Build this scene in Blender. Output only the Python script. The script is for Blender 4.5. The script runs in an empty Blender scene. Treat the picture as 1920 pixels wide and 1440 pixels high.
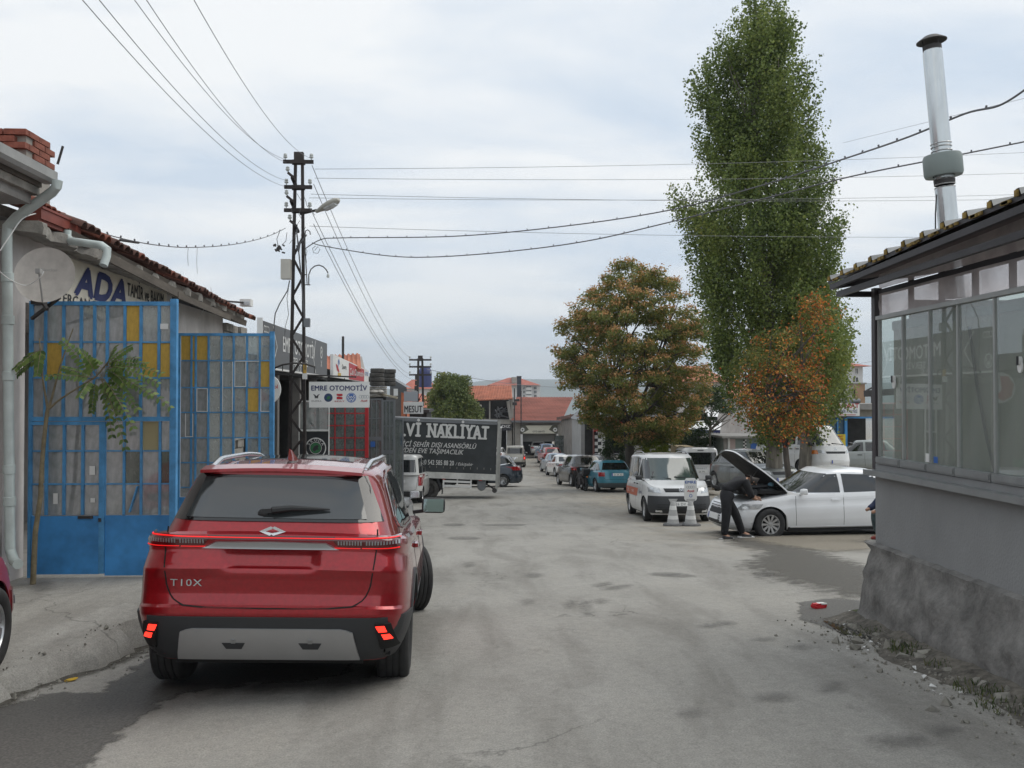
import bpy, bmesh, math, random
import numpy as np
from mathutils import Vector, Matrix, Euler
random.seed(7); rng = np.random.default_rng(7)
R = math.radians; PI = math.pi
SC = bpy.context.scene
COL = SC.collection
# ------------------------------------------------------------ camera
FPX = 1710.0; CAMZ = 2.0; YAW = R(2.04); PITCH = R(0.905)
cam_d = bpy.data.cameras.new('camera'); cam = bpy.data.objects.new('camera', cam_d); COL.objects.link(cam)
cam_d.sensor_width = 36; cam_d.lens = FPX / 1920 * 36; cam_d.clip_end = 20000; cam_d.clip_start = 0.05
cam.location = (0, 0, CAMZ); cam.rotation_euler = (PI/2 + PITCH, 0, -YAW)
SC.camera = cam
# ------------------------------------------------------------ world: overcast sky
SUN_EL, SUN_AZ = R(54), R(72)     # azimuth clockwise from +Y: high on the right, behind thin cloud
world = bpy.data.worlds.new('World'); SC.world = world; world.use_nodes = True
nt = world.node_tree; N = nt.nodes; L = nt.links; N.clear()
wo = N.new('ShaderNodeOutputWorld'); bg = N.new('ShaderNodeBackground'); bg.inputs[1].default_value = 0.1
sky = N.new('ShaderNodeTexSky'); sky.sky_type = 'NISHITA'; sky.sun_disc = False
sky.sun_elevation = SUN_EL; sky.sun_rotation = SUN_AZ
tc = N.new('ShaderNodeTexCoord'); sep = N.new('ShaderNodeSeparateXYZ'); L.new(tc.outputs['Generated'], sep.inputs[0])
def wmath(op, a, b=None, c=None):
 n = N.new('ShaderNodeMath'); n.operation = op
 for i, v in enumerate((a, b, c)):
  if v is None: continue
  if isinstance(v, (int, float)): n.inputs[i].default_value = v
  else: L.new(v, n.inputs[i])
 return n.outputs[0]
# project the view direction on a cloud layer
zz = wmath('MAXIMUM', sep.outputs[2], 0.0)
zd = wmath('ADD', zz, 0.16)
comb = N.new('ShaderNodeCombineXYZ')
L.new(wmath('DIVIDE', sep.outputs[0], zd), comb.inputs[0]); L.new(wmath('DIVIDE', sep.outputs[1], zd), comb.inputs[1])
ns = N.new('ShaderNodeTexNoise'); ns.inputs['Scale'].default_value = 1.15; ns.inputs['Detail'].default_value = 7; ns.inputs['Roughness'].default_value = .55
ns.inputs['Distortion'].default_value = .35
mp = N.new('ShaderNodeMapping'); mp.inputs['Scale'].default_value = (0.8, 1.25, 1); mp.inputs['Location'].default_value = (3.3, 1.8, 0)
L.new(comb.outputs[0], mp.inputs[0]); L.new(mp.outputs[0], ns.inputs[0])
cr = N.new('ShaderNodeValToRGB'); cr.color_ramp.elements[0].position = .36; cr.color_ramp.elements[1].position = .6
cr.color_ramp.elements[0].color = (5.9, 6.75, 7.75, 1); cr.color_ramp.elements[1].color = (8.7, 8.85, 8.9, 1)
L.new(ns.outputs[0], cr.inputs[0])
mixs = N.new('ShaderNodeMix'); mixs.data_type = 'RGBA'; mixs.inputs[0].default_value = .93
L.new(sky.outputs[0], mixs.inputs[6]); L.new(cr.outputs[0], mixs.inputs[7])
# low band at the horizon a little greyer blue
hz = N.new('ShaderNodeMapRange'); hz.inputs[1].default_value = 0.0; hz.inputs[2].default_value = .14; hz.inputs[3].default_value = .75; hz.inputs[4].default_value = 0
L.new(sep.outputs[2], hz.inputs[0])
mixh = N.new('ShaderNodeMix'); mixh.data_type = 'RGBA'; L.new(hz.outputs[0], mixh.inputs[0])
L.new(mixs.outputs[2], mixh.inputs[6]); mixh.inputs[7].default_value = (6.9, 7.6, 8.1, 1)
L.new(mixh.outputs[2], bg.inputs[0]); L.new(bg.outputs[0], wo.inputs[0])
sun_d = bpy.data.lights.new('sun', 'SUN'); sun = bpy.data.objects.new('sun', sun_d); COL.objects.link(sun)
sun_d.energy = 1.4; sun_d.angle = R(48); sun_d.color = (1, .95, .86)
sdir = Vector((math.sin(SUN_AZ)*math.cos(SUN_EL), math.cos(SUN_AZ)*math.cos(SUN_EL), math.sin(SUN_EL)))
sun.rotation_euler = sdir.to_track_quat('Z', 'Y').to_euler()
SC.view_settings.view_transform = 'Standard'; SC.view_settings.look = 'None'
SC.view_settings.exposure = 0.25; SC.view_settings.gamma = 1; SC.view_settings.use_curve_mapping = False
SC.render.engine = 'CYCLES'
SC.cycles.max_bounces = 6; SC.cycles.transparent_max_bounces = 24; SC.cycles.glossy_bounces = 3; SC.cycles.diffuse_bounces = 2
# ------------------------------------------------------------ picture to place helper (measured points back to metres)
_F = Vector((math.sin(YAW)*math.cos(PITCH), math.cos(YAW)*math.cos(PITCH), math.sin(PITCH)))
_Rt = Vector((math.cos(YAW), -math.sin(YAW), 0)); _U = _Rt.cross(_F)
def ray(px, py): return _F + _Rt*((px-960)/FPX) + _U*((720-py)/FPX)
def P(px, py, Y):
 d = ray(px, py); return Vector((0, 0, CAMZ)) + d*(Y/d.y)
def XP(px, X, py=747):       # street depth at which column px meets the plane x=X
 d = ray(px, py); return d.y/d.x*X
_ky = [-30, -10, 0, 5, 6.8, 9, 12, 15, 19.7, 24.5, 36, 50, 60, 75, 97, 140, 400, 1000]
_kd = [1.4, 1.72, 1.88, 2.0, 2.07, 2.2, 2.4, 2.6, 2.93, 3.3, 3.9, 4.7, 5.15, 5.75, 6.35, 7.5, 20, 40]
def sm(a, b, x):
 t = min(1, max(0, (x-a)/(b-a))); return t*t*(3-2*t)
def gz(x, y):
 c = .03*max(-4, min(4.5, x)) * (1-sm(11, 20, y))
 return CAMZ - float(np.interp(y, _ky, _kd)) + c
def G(px, py):
 d = ray(px, py); lo, hi = 1.0, 400.0
 for _ in range(50):
  m = (lo+hi)/2; p = Vector((0, 0, CAMZ)) + d*(m/d.y)
  if p.z > gz(p.x, p.y): lo = m
  else: hi = m
 return Vector((0, 0, CAMZ)) + d*(lo/d.y)
# ------------------------------------------------------------ object helpers
def tag(o, label=None, cat=None, group=None, kind=None):
 if label: o['label'] = label
 if cat: o['category'] = cat
 if group: o['group'] = group
 if kind: o['kind'] = kind
 return o
def root(name, label, cat, loc=(0, 0, 0), rz=0, group=None):
 o = bpy.data.objects.new(name, None); COL.objects.link(o); o.location = loc; o.rotation_euler = (0, 0, rz)
 o.empty_display_size = .2
 return tag(o, label, cat, group)
def link(name, me, parent=None, loc=None, rot=None, scale=None):
 o = bpy.data.objects.new(name, me); COL.objects.link(o)
 if parent: o.parent = parent
 if loc is not None: o.location = loc
 if rot is not None: o.rotation_euler = rot
 if scale is not None: o.scale = scale
 return o
def mesh(name, vs, fs, mat, smooth=False, ang=40, merge=0):
 me = bpy.data.meshes.new(name); me.from_pydata([tuple(v) for v in vs], [], fs)
 mats = mat if isinstance(mat, (list, tuple)) else [mat]
 for m in mats: me.materials.append(m)
 if merge:
  b = bmesh.new(); b.from_mesh(me); bmesh.ops.remove_doubles(b, verts=b.verts, dist=merge)
  bmesh.ops.recalc_face_normals(b, faces=b.faces); b.to_mesh(me); b.free()
 if smooth:
  me.polygons.foreach_set('use_smooth', [True]*len(me.polygons)); me.update()
  if ang: me.set_sharp_from_angle(angle=R(ang))
 me.update(); return me
class MB:
 """collects shapes for ONE mesh"""
 def __init__(s): s.v = []; s.f = []
 def add(s, vs, fs):
  n = len(s.v); s.v += [Vector(v) for v in vs]; s.f += [tuple(i+n for i in f) for f in fs]; return s
 def box(s, x0, x1, y0, y1, z0, z1, M=None):
  vs = [Vector(p) for p in ((x0,y0,z0),(x1,y0,z0),(x1,y1,z0),(x0,y1,z0),(x0,y0,z1),(x1,y0,z1),(x1,y1,z1),(x0,y1,z1))]
  if M is not None: vs = [M @ v for v in vs]
  return s.add(vs, [(0,3,2,1),(4,5,6,7),(0,1,5,4),(1,2,6,5),(2,3,7,6),(3,0,4,7)])
 def cbox(s, c, d, M=None):
  return s.box(c[0]-d[0]/2, c[0]+d[0]/2, c[1]-d[1]/2, c[1]+d[1]/2, c[2]-d[2]/2, c[2]+d[2]/2, M)
 def bar(s, a, b, w, h=None, up=(0, 0, 1)):
  a = Vector(a); b = Vector(b); h = h or w; d = (b-a); Ln = d.length
  if Ln < 1e-6: return s
  d /= Ln; u = Vector(up)
  if abs(d.dot(u)) > .98: u = Vector((0, 1, 0)) if abs(d.y) < .9 else Vector((1, 0, 0))
  r = d.cross(u).normalized(); u = r.cross(d)
  vs = []
  for p in (a, b):
   for sx, sz in ((-1,-1),(1,-1),(1,1),(-1,1)): vs.append(p + r*(sx*w/2) + u*(sz*h/2))
  return s.add(vs, [(0,1,2,3),(7,6,5,4),(0,4,5,1),(1,5,6,2),(2,6,7,3),(3,7,4,0)])
 def tube(s, pts, r, n=8, cap=True):
  pts = [Vector(p) for p in pts]; k = len(pts); rr = r if isinstance(r, (list, tuple)) else [r]*k
  d0 = (pts[1]-pts[0]).normalized(); u = Vector((0, 0, 1)) if abs(d0.z) < .9 else Vector((1, 0, 0))
  vs = []
  for i, p in enumerate(pts):
   d = (pts[min(i+1, k-1)]-pts[max(i-1, 0)]).normalized()
   a = d.cross(u)
   if a.length < 1e-4: a = d.orthogonal()
   a.normalize(); b = a.cross(d).normalized(); u = b
   for j in range(n):
    t = 2*PI*j/n; vs.append(p + (a*math.cos(t) + b*math.sin(t))*rr[i])
  fs = [(i*n+j, i*n+(j+1) % n, (i+1)*n+(j+1) % n, (i+1)*n+j) for i in range(k-1) for j in range(n)]
  if cap: fs += [tuple(range(n-1, -1, -1)), tuple((k-1)*n+j for j in range(n))]
  return s.add(vs, fs)
 def lathe(s, prof, n=24, M=None, close=False):
  """prof: (r, z) list, turned round z"""
  k = len(prof); vs = []
  for (r, z) in prof:
   for j in range(n):
    t = 2*PI*j/n; v = Vector((r*math.cos(t), r*math.sin(t), z)); vs.append(M @ v if M is not None else v)
  m = k if close else k-1
  fs = [(i*n+j, i*n+(j+1) % n, ((i+1) % k)*n+(j+1) % n, ((i+1) % k)*n+j) for i in range(m) for j in range(n)]
  return s.add(vs, fs)
 def poly(s, pts, th, M=None):
  """flat outline in x,y extruded along z by th (fan-free ngon)"""
  n = len(pts); vs = [Vector((p[0], p[1], 0)) for p in pts]+[Vector((p[0], p[1], th)) for p in pts]
  if M is not None: vs = [M @ v for v in vs]
  return s.add(vs, [tuple(range(n-1, -1, -1)), tuple(range(n, 2*n))]+[(i, (i+1) % n, n+(i+1) % n, n+i) for i in range(n)])
 def me(s, name, mat, smooth=False, ang=40, merge=0): return mesh(name, s.v, s.f, mat, smooth, ang, merge)
 def obj(s, name, mat, parent=None, smooth=False, ang=40, merge=0):
  return link(name, s.me(name, mat, smooth, ang, merge), parent)
def thing_mesh(mb, name, mat, label, cat, group=None, smooth=False, base=None):
 """a thing that is one mesh, its origin at its base"""
 vs = np.array([v[:] for v in mb.v]); lo = vs.min(0); hi = vs.max(0)
 b = Vector(base) if base is not None else Vector(((lo[0]+hi[0])/2, (lo[1]+hi[1])/2, lo[2]))
 mb.v = [v-b for v in mb.v]
 o = link(name, mb.me(name, mat, smooth), None, b); return tag(o, label, cat, group)
# ------------------------------------------------------------ materials
def mat(name, col, rough=.6, metal=0, var=0, vscale=3, bump=0, bscale=40, coat=0, emit=0, spec=.5, col2=None, dirt=None, vdet=4, stretch=None, alpha=1):
 m = bpy.data.materials.new(name); m.use_nodes = True; t = m.node_tree; n = t.nodes; l = t.links
 b = n['Principled BSDF']; b.inputs['Base Color'].default_value = (*col, 1); b.inputs['Roughness'].default_value = rough
 b.inputs['Metallic'].default_value = metal; b.inputs['Specular IOR Level'].default_value = spec
 if coat: b.inputs['Coat Weight'].default_value = coat; b.inputs['Coat Roughness'].default_value = .03
 if emit: b.inputs['Emission Color'].default_value = (*col, 1); b.inputs['Emission Strength'].default_value = emit
 if alpha < 1: b.inputs['Alpha'].default_value = alpha
 if var or bump or col2:
  c = n.new('ShaderNodeTexCoord'); mp = n.new('ShaderNodeMapping'); l.new(c.outputs['Object'], mp.inputs[0])
  if stretch: mp.inputs['Scale'].default_value = stretch
 if var or col2:
  x = n.new('ShaderNodeTexNoise'); x.inputs['Scale'].default_value = vscale; x.inputs['Detail'].default_value = vdet; x.inputs['Roughness'].default_value = .65
  l.new(mp.outputs[0], x.inputs[0])
  r = n.new('ShaderNodeValToRGB'); r.color_ramp.elements[0].position = .32; r.color_ramp.elements[1].position = .68
  c2 = col2 or tuple(min(1, q*(1+var)) for q in col); c1 = tuple(q*(1-var) for q in col)
  r.color_ramp.elements[0].color = (*c1, 1); r.color_ramp.elements[1].color = (*c2, 1)
  l.new(x.outputs[0], r.inputs[0]); l.new(r.outputs[0], b.inputs['Base Color'])
 if bump:
  x2 = n.new('ShaderNodeTexNoise'); x2.inputs['Scale'].default_value = bscale; x2.inputs['Detail'].default_value = 5; l.new(mp.outputs[0], x2.inputs[0])
  bb = n.new('ShaderNodeBump'); bb.inputs['Strength'].default_value = bump; bb.inputs['Distance'].default_value = .02
  l.new(x2.outputs[0], bb.inputs['Height']); l.new(bb.outputs[0], b.inputs['Normal'])
 return m
def glass_mat(name, tint=(.6, .65, .63), clear=.6, dirt=(.3, .3, .28), dirtfac=.2, rough=.03, f0=.12, dscale=2.5):
 """window glass: see-through + reflection + a film of dirt"""
 m = bpy.data.materials.new(name); m.use_nodes = True; t = m.node_tree; n = t.nodes; l = t.links; n.clear()
 o = n.new('ShaderNodeOutputMaterial'); tr = n.new('ShaderNodeBsdfTransparent'); tr.inputs[0].default_value = (*[q*clear for q in tint], 1)
 df = n.new('ShaderNodeBsdfDiffuse'); df.inputs[0].default_value = (*dirt, 1)
 gl = n.new('ShaderNodeBsdfGlossy'); gl.inputs[1].default_value = rough; gl.inputs[0].default_value = (.95, .98, 1, 1)
 c = n.new('ShaderNodeTexCoord'); x = n.new('ShaderNodeTexNoise'); x.inputs['Scale'].default_value = dscale; x.inputs['Detail'].default_value = 5; l.new(c.outputs['Object'], x.inputs[0])
 mr = n.new('ShaderNodeMapRange'); mr.inputs[1].default_value = .3; mr.inputs[2].default_value = .7; mr.inputs[3].default_value = dirtfac*.7; mr.inputs[4].default_value = min(1, dirtfac*1.3); l.new(x.outputs[0], mr.inputs[0])
 m1 = n.new('ShaderNodeMixShader'); l.new(mr.outputs[0], m1.inputs[0]); l.new(tr.outputs[0], m1.inputs[1]); l.new(df.outputs[0], m1.inputs[2])
 fr = n.new('ShaderNodeFresnel'); fr.inputs[0].default_value = 1.5
 ad = n.new('ShaderNodeMath'); ad.operation = 'ADD'; ad.inputs[1].default_value = f0-.04; ad.use_clamp = True; l.new(fr.outputs[0], ad.inputs[0])
 ge_ = n.new('ShaderNodeNewGeometry'); bf = n.new('ShaderNodeMath'); bf.operation = 'SUBTRACT'; bf.inputs[0].default_value = 1; l.new(ge_.outputs['Backfacing'], bf.inputs[1])
 mu = n.new('ShaderNodeMath'); mu.operation = 'MULTIPLY'; l.new(ad.outputs[0], mu.inputs[0]); l.new(bf.outputs[0], mu.inputs[1])
 m2 = n.new('ShaderNodeMixShader'); l.new(mu.outputs[0], m2.inputs[0]); l.new(m1.outputs[0], m2.inputs[1]); l.new(gl.outputs[0], m2.inputs[2])
 l.new(m2.outputs[0], o.inputs[0]); return m
def leaf_mat(name, stops, trans=.25, rough=.55):
 m = bpy.data.materials.new(name); m.use_nodes = True; t = m.node_tree; n = t.nodes; l = t.links; b = n['Principled BSDF']; o = n['Material Output']
 a = n.new('ShaderNodeAttribute'); a.attribute_name = 'tint'; r = n.new('ShaderNodeValToRGB')
 e = r.color_ramp.elements
 e[0].position, e[0].color = stops[0][0], (*stops[0][1], 1); e[1].position, e[1].color = stops[-1][0], (*stops[-1][1], 1)
 for p, c in stops[1:-1]: q = e.new(p); q.color = (*c, 1)
 l.new(a.outputs['Fac'], r.inputs[0]); l.new(r.outputs[0], b.inputs['Base Color']); b.inputs['Roughness'].default_value = rough
 b.inputs['Specular IOR Level'].default_value = .35
 tl = n.new('ShaderNodeBsdfTranslucent'); l.new(r.outputs[0], tl.inputs[0]); mx = n.new('ShaderNodeMixShader'); mx.inputs[0].default_value = trans
 l.new(b.outputs[0], mx.inputs[1]); l.new(tl.outputs[0], mx.inputs[2]); l.new(mx.outputs[0], o.inputs[0]); return m
M = {}
M['black'] = mat('black_plastic', (.018, .019, .02), .5)
M['rubber'] = mat('rubber', (.028, .028, .028), .8, var=.3, vscale=12)
M['dusty_rubber'] = mat('dusty_rubber', (.07, .066, .06), .9, var=.35, vscale=8)
M['cladding'] = mat('grey_cladding', (.035, .037, .04), .55, bump=.15, bscale=300)
M['chrome'] = mat('chrome', (.62, .63, .64), .18, 1)
M['satin'] = mat('satin_silver', (.42, .43, .44), .35, .8)
M['rim'] = mat('rim_alloy', (.5, .51, .52), .3, .75)
M['rimdark'] = mat('rim_well', (.03, .03, .03), .6)
M['carglass'] = glass_mat('car_glass', clear=.35, dirt=(.05, .055, .06), dirtfac=.12, f0=.1)
M['darkglass'] = mat('tinted_glass', (.008, .01, .011), .03, spec=.8, coat=.3)
M['seat'] = mat('car_interior', (.02, .02, .022), .8)
M['under'] = mat('underbody', (.01, .01, .01), .9)
M['redlens'] = mat('red_lens', (.28, .008, .01), .15, coat=.8)
M['redglow'] = mat('red_light', (1, .012, .012), .3, emit=.45)
M['orangeglow'] = mat('brake_glow', (1, .035, .02), .3, emit=1.7)
M['amber'] = mat('amber_lens', (.75, .22, .03), .2, coat=.6)
M['lens'] = mat('head_lens', (.55, .57, .58), .12, .35, coat=.6, var=.25, vscale=14)
M['white'] = mat('white_paint', (.72, .72, .70), .5, var=.05, vscale=2)
M['concrete'] = mat('concrete', (.27, .26, .245), .9, var=.22, vscale=1.6, bump=.5, bscale=30)
M['rough_concrete'] = mat('rough_concrete', (.25, .235, .21), .95, var=.4, vscale=3.5, bump=1, bscale=14)
M['dark_metal'] = mat('dark_metal', (.05, .046, .045), .6, .3, var=.3, vscale=5)
M['rust_metal'] = mat('tarred_iron', (.035, .028, .026), .7, .2, var=.4, vscale=6)
M['zinc'] = mat('galvanised', (.42, .44, .45), .42, .75, var=.12, vscale=6)
M['grey_metal'] = mat('grey_metal', (.17, .18, .19), .5, .4, var=.1)
M['wire'] = mat('wire', (.09, .09, .095), .5)
M['thinwire'] = mat('bare_wire', (.16, .165, .175), .45, .3)
M['porcelain'] = mat('porcelain', (.45, .47, .45), .25)
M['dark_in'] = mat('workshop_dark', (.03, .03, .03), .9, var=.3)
M['paper'] = mat('paper', (.7, .7, .68), .8)
# ------------------------------------------------------------ lettering
_fc = {}
def text_geo(s, size=1, bold=0, shear=0, width=1, align='CENTER', space=1):
 bold = 0; space = space*1.03
 k = (s, bold, shear, space)
 if k not in _fc:
  c = bpy.data.curves.new('t', 'FONT'); c.body = s; c.size = 1; c.offset = bold; c.shear = shear; c.space_character = space; c.resolution_u = 3
  o = bpy.data.objects.new('t', c); COL.objects.link(o); bpy.context.view_layer.update()
  dg = bpy.context.evaluated_depsgraph_get(); me = bpy.data.meshes.new_from_object(o.evaluated_get(dg))
  v = np.array([q.co[:] for q in me.vertices]); f = [tuple(p.vertices) for p in me.polygons]
  bpy.data.objects.remove(o); bpy.data.curves.remove(c); bpy.data.meshes.remove(me); _fc[k] = (v, f)
 v, f = _fc[k]
 if len(v) == 0: return [], []
 v = v.copy(); x0, x1 = v[:, 0].min(), v[:, 0].max()
 cap = .73
 v[:, 0] -= {'CENTER': (x0+x1)/2, 'LEFT': x0, 'RIGHT': x1}[align]
 v[:, 0] *= size*width/cap; v[:, 1] *= size/cap
 return v, f
class Flat:
 """flat print: collects outlines in u (right), v (up)"""
 def __init__(s): s.v = []; s.f = []
 def _a(s, vs, fs, l=0): n = len(s.v); s.v += [(float(a[0]), float(a[1]), l) for a in vs]; s.f += [tuple(i+n for i in q) for q in fs]; return s
 def text(s, t, u, v, size, fit=None, **k):
  vs, fs = text_geo(t, size, **k)
  if len(vs) == 0: return s
  if fit:
   w = vs[:, 0].max()-vs[:, 0].min(); vs[:, 0] *= fit/w
  b = k.get('bold', 0)*size*.75
  for i, (dx, dy) in enumerate(((0, 0), (b, 0), (-b, 0), (0, b*.7), (0, -b*.7)) if b > 0 else ((0, 0),)): s._a([(a[0]+u+dx, a[1]+v+dy) for a in vs], fs, .0006*i)
  return s
 def rect(s, u0, v0, u1, v1): return s._a([(u0, v0), (u1, v0), (u1, v1), (u0, v1)], [(0, 1, 2, 3)])
 def poly(s, pts): return s._a(pts, [tuple(range(len(pts)))])
 def ring(s, u, v, r0, r1, n=28, a0=0, a1=2*PI, sy=1):
  vs = [];
  for i in range(n+1):
   t = a0+(a1-a0)*i/n
   vs += [(u+r0*math.cos(t), v+r0*math.sin(t)*sy), (u+r1*math.cos(t), v+r1*math.sin(t)*sy)]
  return s._a(vs, [(2*i, 2*i+1, 2*i+3, 2*i+2) for i in range(n)])
 def disc(s, u, v, r, n=28, sy=1): return s._a([(u+r*math.cos(2*PI*i/n), v+r*math.sin(2*PI*i/n)*sy) for i in range(n)], [tuple(range(n))])
 def line(s, a, b, w):
  dx, dy = b[0]-a[0], b[1]-a[1]; q = math.hypot(dx, dy); nx, ny = -dy/q*w/2, dx/q*w/2
  return s._a([(a[0]-nx, a[1]-ny), (b[0]-nx, b[1]-ny), (b[0]+nx, b[1]+ny), (a[0]+nx, a[1]+ny)], [(0, 1, 2, 3)])
 def put(s, name, m, parent, o, ux, vx, lift=.004, nrm=None):
  """flat onto a plane at o with axes ux, vx"""
  ux = Vector(ux); vx = Vector(vx); nn = ux.cross(vx).normalized() if nrm is None else Vector(nrm)
  vs = [Vector(o)+ux*a+vx*b+nn*(lift+l) for a, b, l in s.v]
  return link(name, mesh(name, vs, s.f, m), parent)
 def wrap(s, name, m, parent, fn):
  fs = [f for f in s.f if s.v[f[0]][2] == 0]
  return link(name, mesh(name, [fn(a, b) for a, b, _ in s.v], fs, m), parent)
# ------------------------------------------------------------ ground, road, forecourt
def node(t, typ, **kw):
 n = t.nodes.new(typ)
 for k, v in kw.items():
  try: n.inputs[k.replace('_', ' ')].default_value = v
  except Exception: setattr(n, k, v)
 return n
def road_mat(nm='worn_asphalt', k=1.0, dusty=1.0):
 m = bpy.data.materials.new(nm); m.use_nodes = True; t = m.node_tree; l = t.links; b = t.nodes['Principled BSDF']
 c = node(t, 'ShaderNodeTexCoord')
 def noise(sc, det=5, ro=.6, vec=None, dist=0):
  x = t.nodes.new('ShaderNodeTexNoise'); x.inputs['Scale'].default_value = sc; x.inputs['Detail'].default_value = det; x.inputs['Roughness'].default_value = ro; x.inputs['Distortion'].default_value = dist
  l.new(vec or c.outputs['Object'], x.inputs[0]); return x.outputs[0]
 def ramp(f, *st):
  r = t.nodes.new('ShaderNodeValToRGB'); e = r.color_ramp.elements
  e[0].position, e[0].color = st[0][0], (*st[0][1], 1); e[1].position, e[1].color = st[-1][0], (*st[-1][1], 1)
  for p, cc in st[1:-1]: q = e.new(p); q.color = (*cc, 1)
  l.new(f, r.inputs[0]); return r.outputs[0]
 def mix(f, a, b_, mode='MIX'):
  x = t.nodes.new('ShaderNodeMix'); x.data_type = 'RGBA'; x.blend_type = mode
  if isinstance(f, (int, float)): x.inputs[0].default_value = f
  else: l.new(f, x.inputs[0])
  for i, v in ((6, a), (7, b_)):
   if isinstance(v, tuple): x.inputs[i].default_value = (*v, 1)
   else: l.new(v, x.inputs[i])
  return x.outputs[2]
 base = ramp(noise(.45, 6, .6), (.3, (.272*k, .262*k, .24*k)), (.5, (.305*k, .294*k, .27*k)), (.7, (.335*k, .324*k, .30*k)))
 mp = node(t, 'ShaderNodeMapping'); mp.inputs['Scale'].default_value = (1, .22, 1); mp.inputs['Rotation'].default_value = (0, 0, .12); l.new(c.outputs['Object'], mp.inputs[0])
 streak = ramp(noise(1.6, 5, .6, mp.outputs[0], .4), (.36, (.7, .69, .68)), (.52, (1, 1, 1)), (.72, (1.06, 1.05, 1.03)))
 base = mix(.75, base, streak, 'MULTIPLY')
 # small dark scars and oil spots
 spot = ramp(noise(2.3, 7, .7, None, .6), (.30, (.6, .6, .6)), (.40, (1, 1, 1)), (.9, (1, 1, 1)))
 base = mix(.45, base, spot, 'MULTIPLY')
 grit = ramp(noise(85, 3, .8), (.33, (.66, .66, .66)), (.5, (.98, .98, .98)), (.68, (1.3, 1.3, 1.28)))
 base = mix(.8, base, grit, 'MULTIPLY')
 fine = ramp(noise(14, 4, .7), (.3, (.86, .86, .86)), (.6, (1.05, 1.05, 1.04)))
 base = mix(.8, base, fine, 'MULTIPLY')
 # hairline cracks
 vo = t.nodes.new('ShaderNodeTexVoronoi'); vo.feature = 'DISTANCE_TO_EDGE'; vo.inputs['Scale'].default_value = .55
 wv = t.nodes.new('ShaderNodeVectorMath'); wv.operation = 'ADD'; nz = t.nodes.new('ShaderNodeTexNoise'); nz.inputs['Scale'].default_value = 2.2; nz.inputs['Detail'].default_value = 6
 l.new(c.outputs['Object'], nz.inputs[0]); l.new(c.outputs['Object'], wv.inputs[0]); l.new(nz.outputs[1], wv.inputs[1]); l.new(wv.outputs[0], vo.inputs[0])
 cm = ramp(vo.outputs[0], (0, (.55, .55, .55)), (.012, (1, 1, 1)), (.5, (1, 1, 1)))
 msk = ramp(noise(.3, 2), (.5, (0, 0, 0)), (.6, (1, 1, 1)))
 base = mix(msk, base, mix(1.0, base, cm, 'MULTIPLY'))
 # sandy dust over the parking side (x > 3.5)
 sp = node(t, 'ShaderNodeSeparateXYZ'); l.new(c.outputs['Object'], sp.inputs[0])
 def rng_(o, a, b_, lo=0, hi=1):
  x = t.nodes.new('ShaderNodeMapRange'); x.inputs[1].default_value = a; x.inputs[2].default_value = b_; x.inputs[3].default_value = lo; x.inputs[4].default_value = hi; l.new(o, x.inputs[0]); return x.outputs[0]
 def mth(op, a, b_):
  x = t.nodes.new('ShaderNodeMath'); x.operation = op; x.use_clamp = True
  for i, v in enumerate((a, b_)):
   if isinstance(v, (int, float)): x.inputs[i].default_value = v
   else: l.new(v, x.inputs[i])
  return x.outputs[0]
 dn = rng_(noise(.8, 7, .65, None, .5), .38, .6)
 dm = mth('MULTIPLY', mth('MULTIPLY', rng_(sp.outputs[0], 2.6, 5.2), rng_(sp.outputs[1], 13.5, 17)), dn)
 base = mix(dm, base, ramp(noise(5, 5), (.35, (.235, .205, .16)), (.65, (.36, .325, .27))))
 l.new(base, b.inputs['Base Color'])
 b.inputs['Roughness'].default_value = .88; b.inputs['Specular IOR Level'].default_value = .3
 bp = node(t, 'ShaderNodeBump'); bp.inputs['Strength'].default_value = .55; bp.inputs['Distance'].default_value = .008
 l.new(noise(70, 4, .7), bp.inputs['Height'])
 bp2 = node(t, 'ShaderNodeBump'); bp2.inputs['Strength'].default_value = .5; bp2.inputs['Distance'].default_value = .06
 l.new(noise(1.8, 5, .6), bp2.inputs['Height']); l.new(bp.outputs[0], bp2.inputs['Normal']); l.new(bp2.outputs[0], b.inputs['Normal'])
 return m
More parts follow.
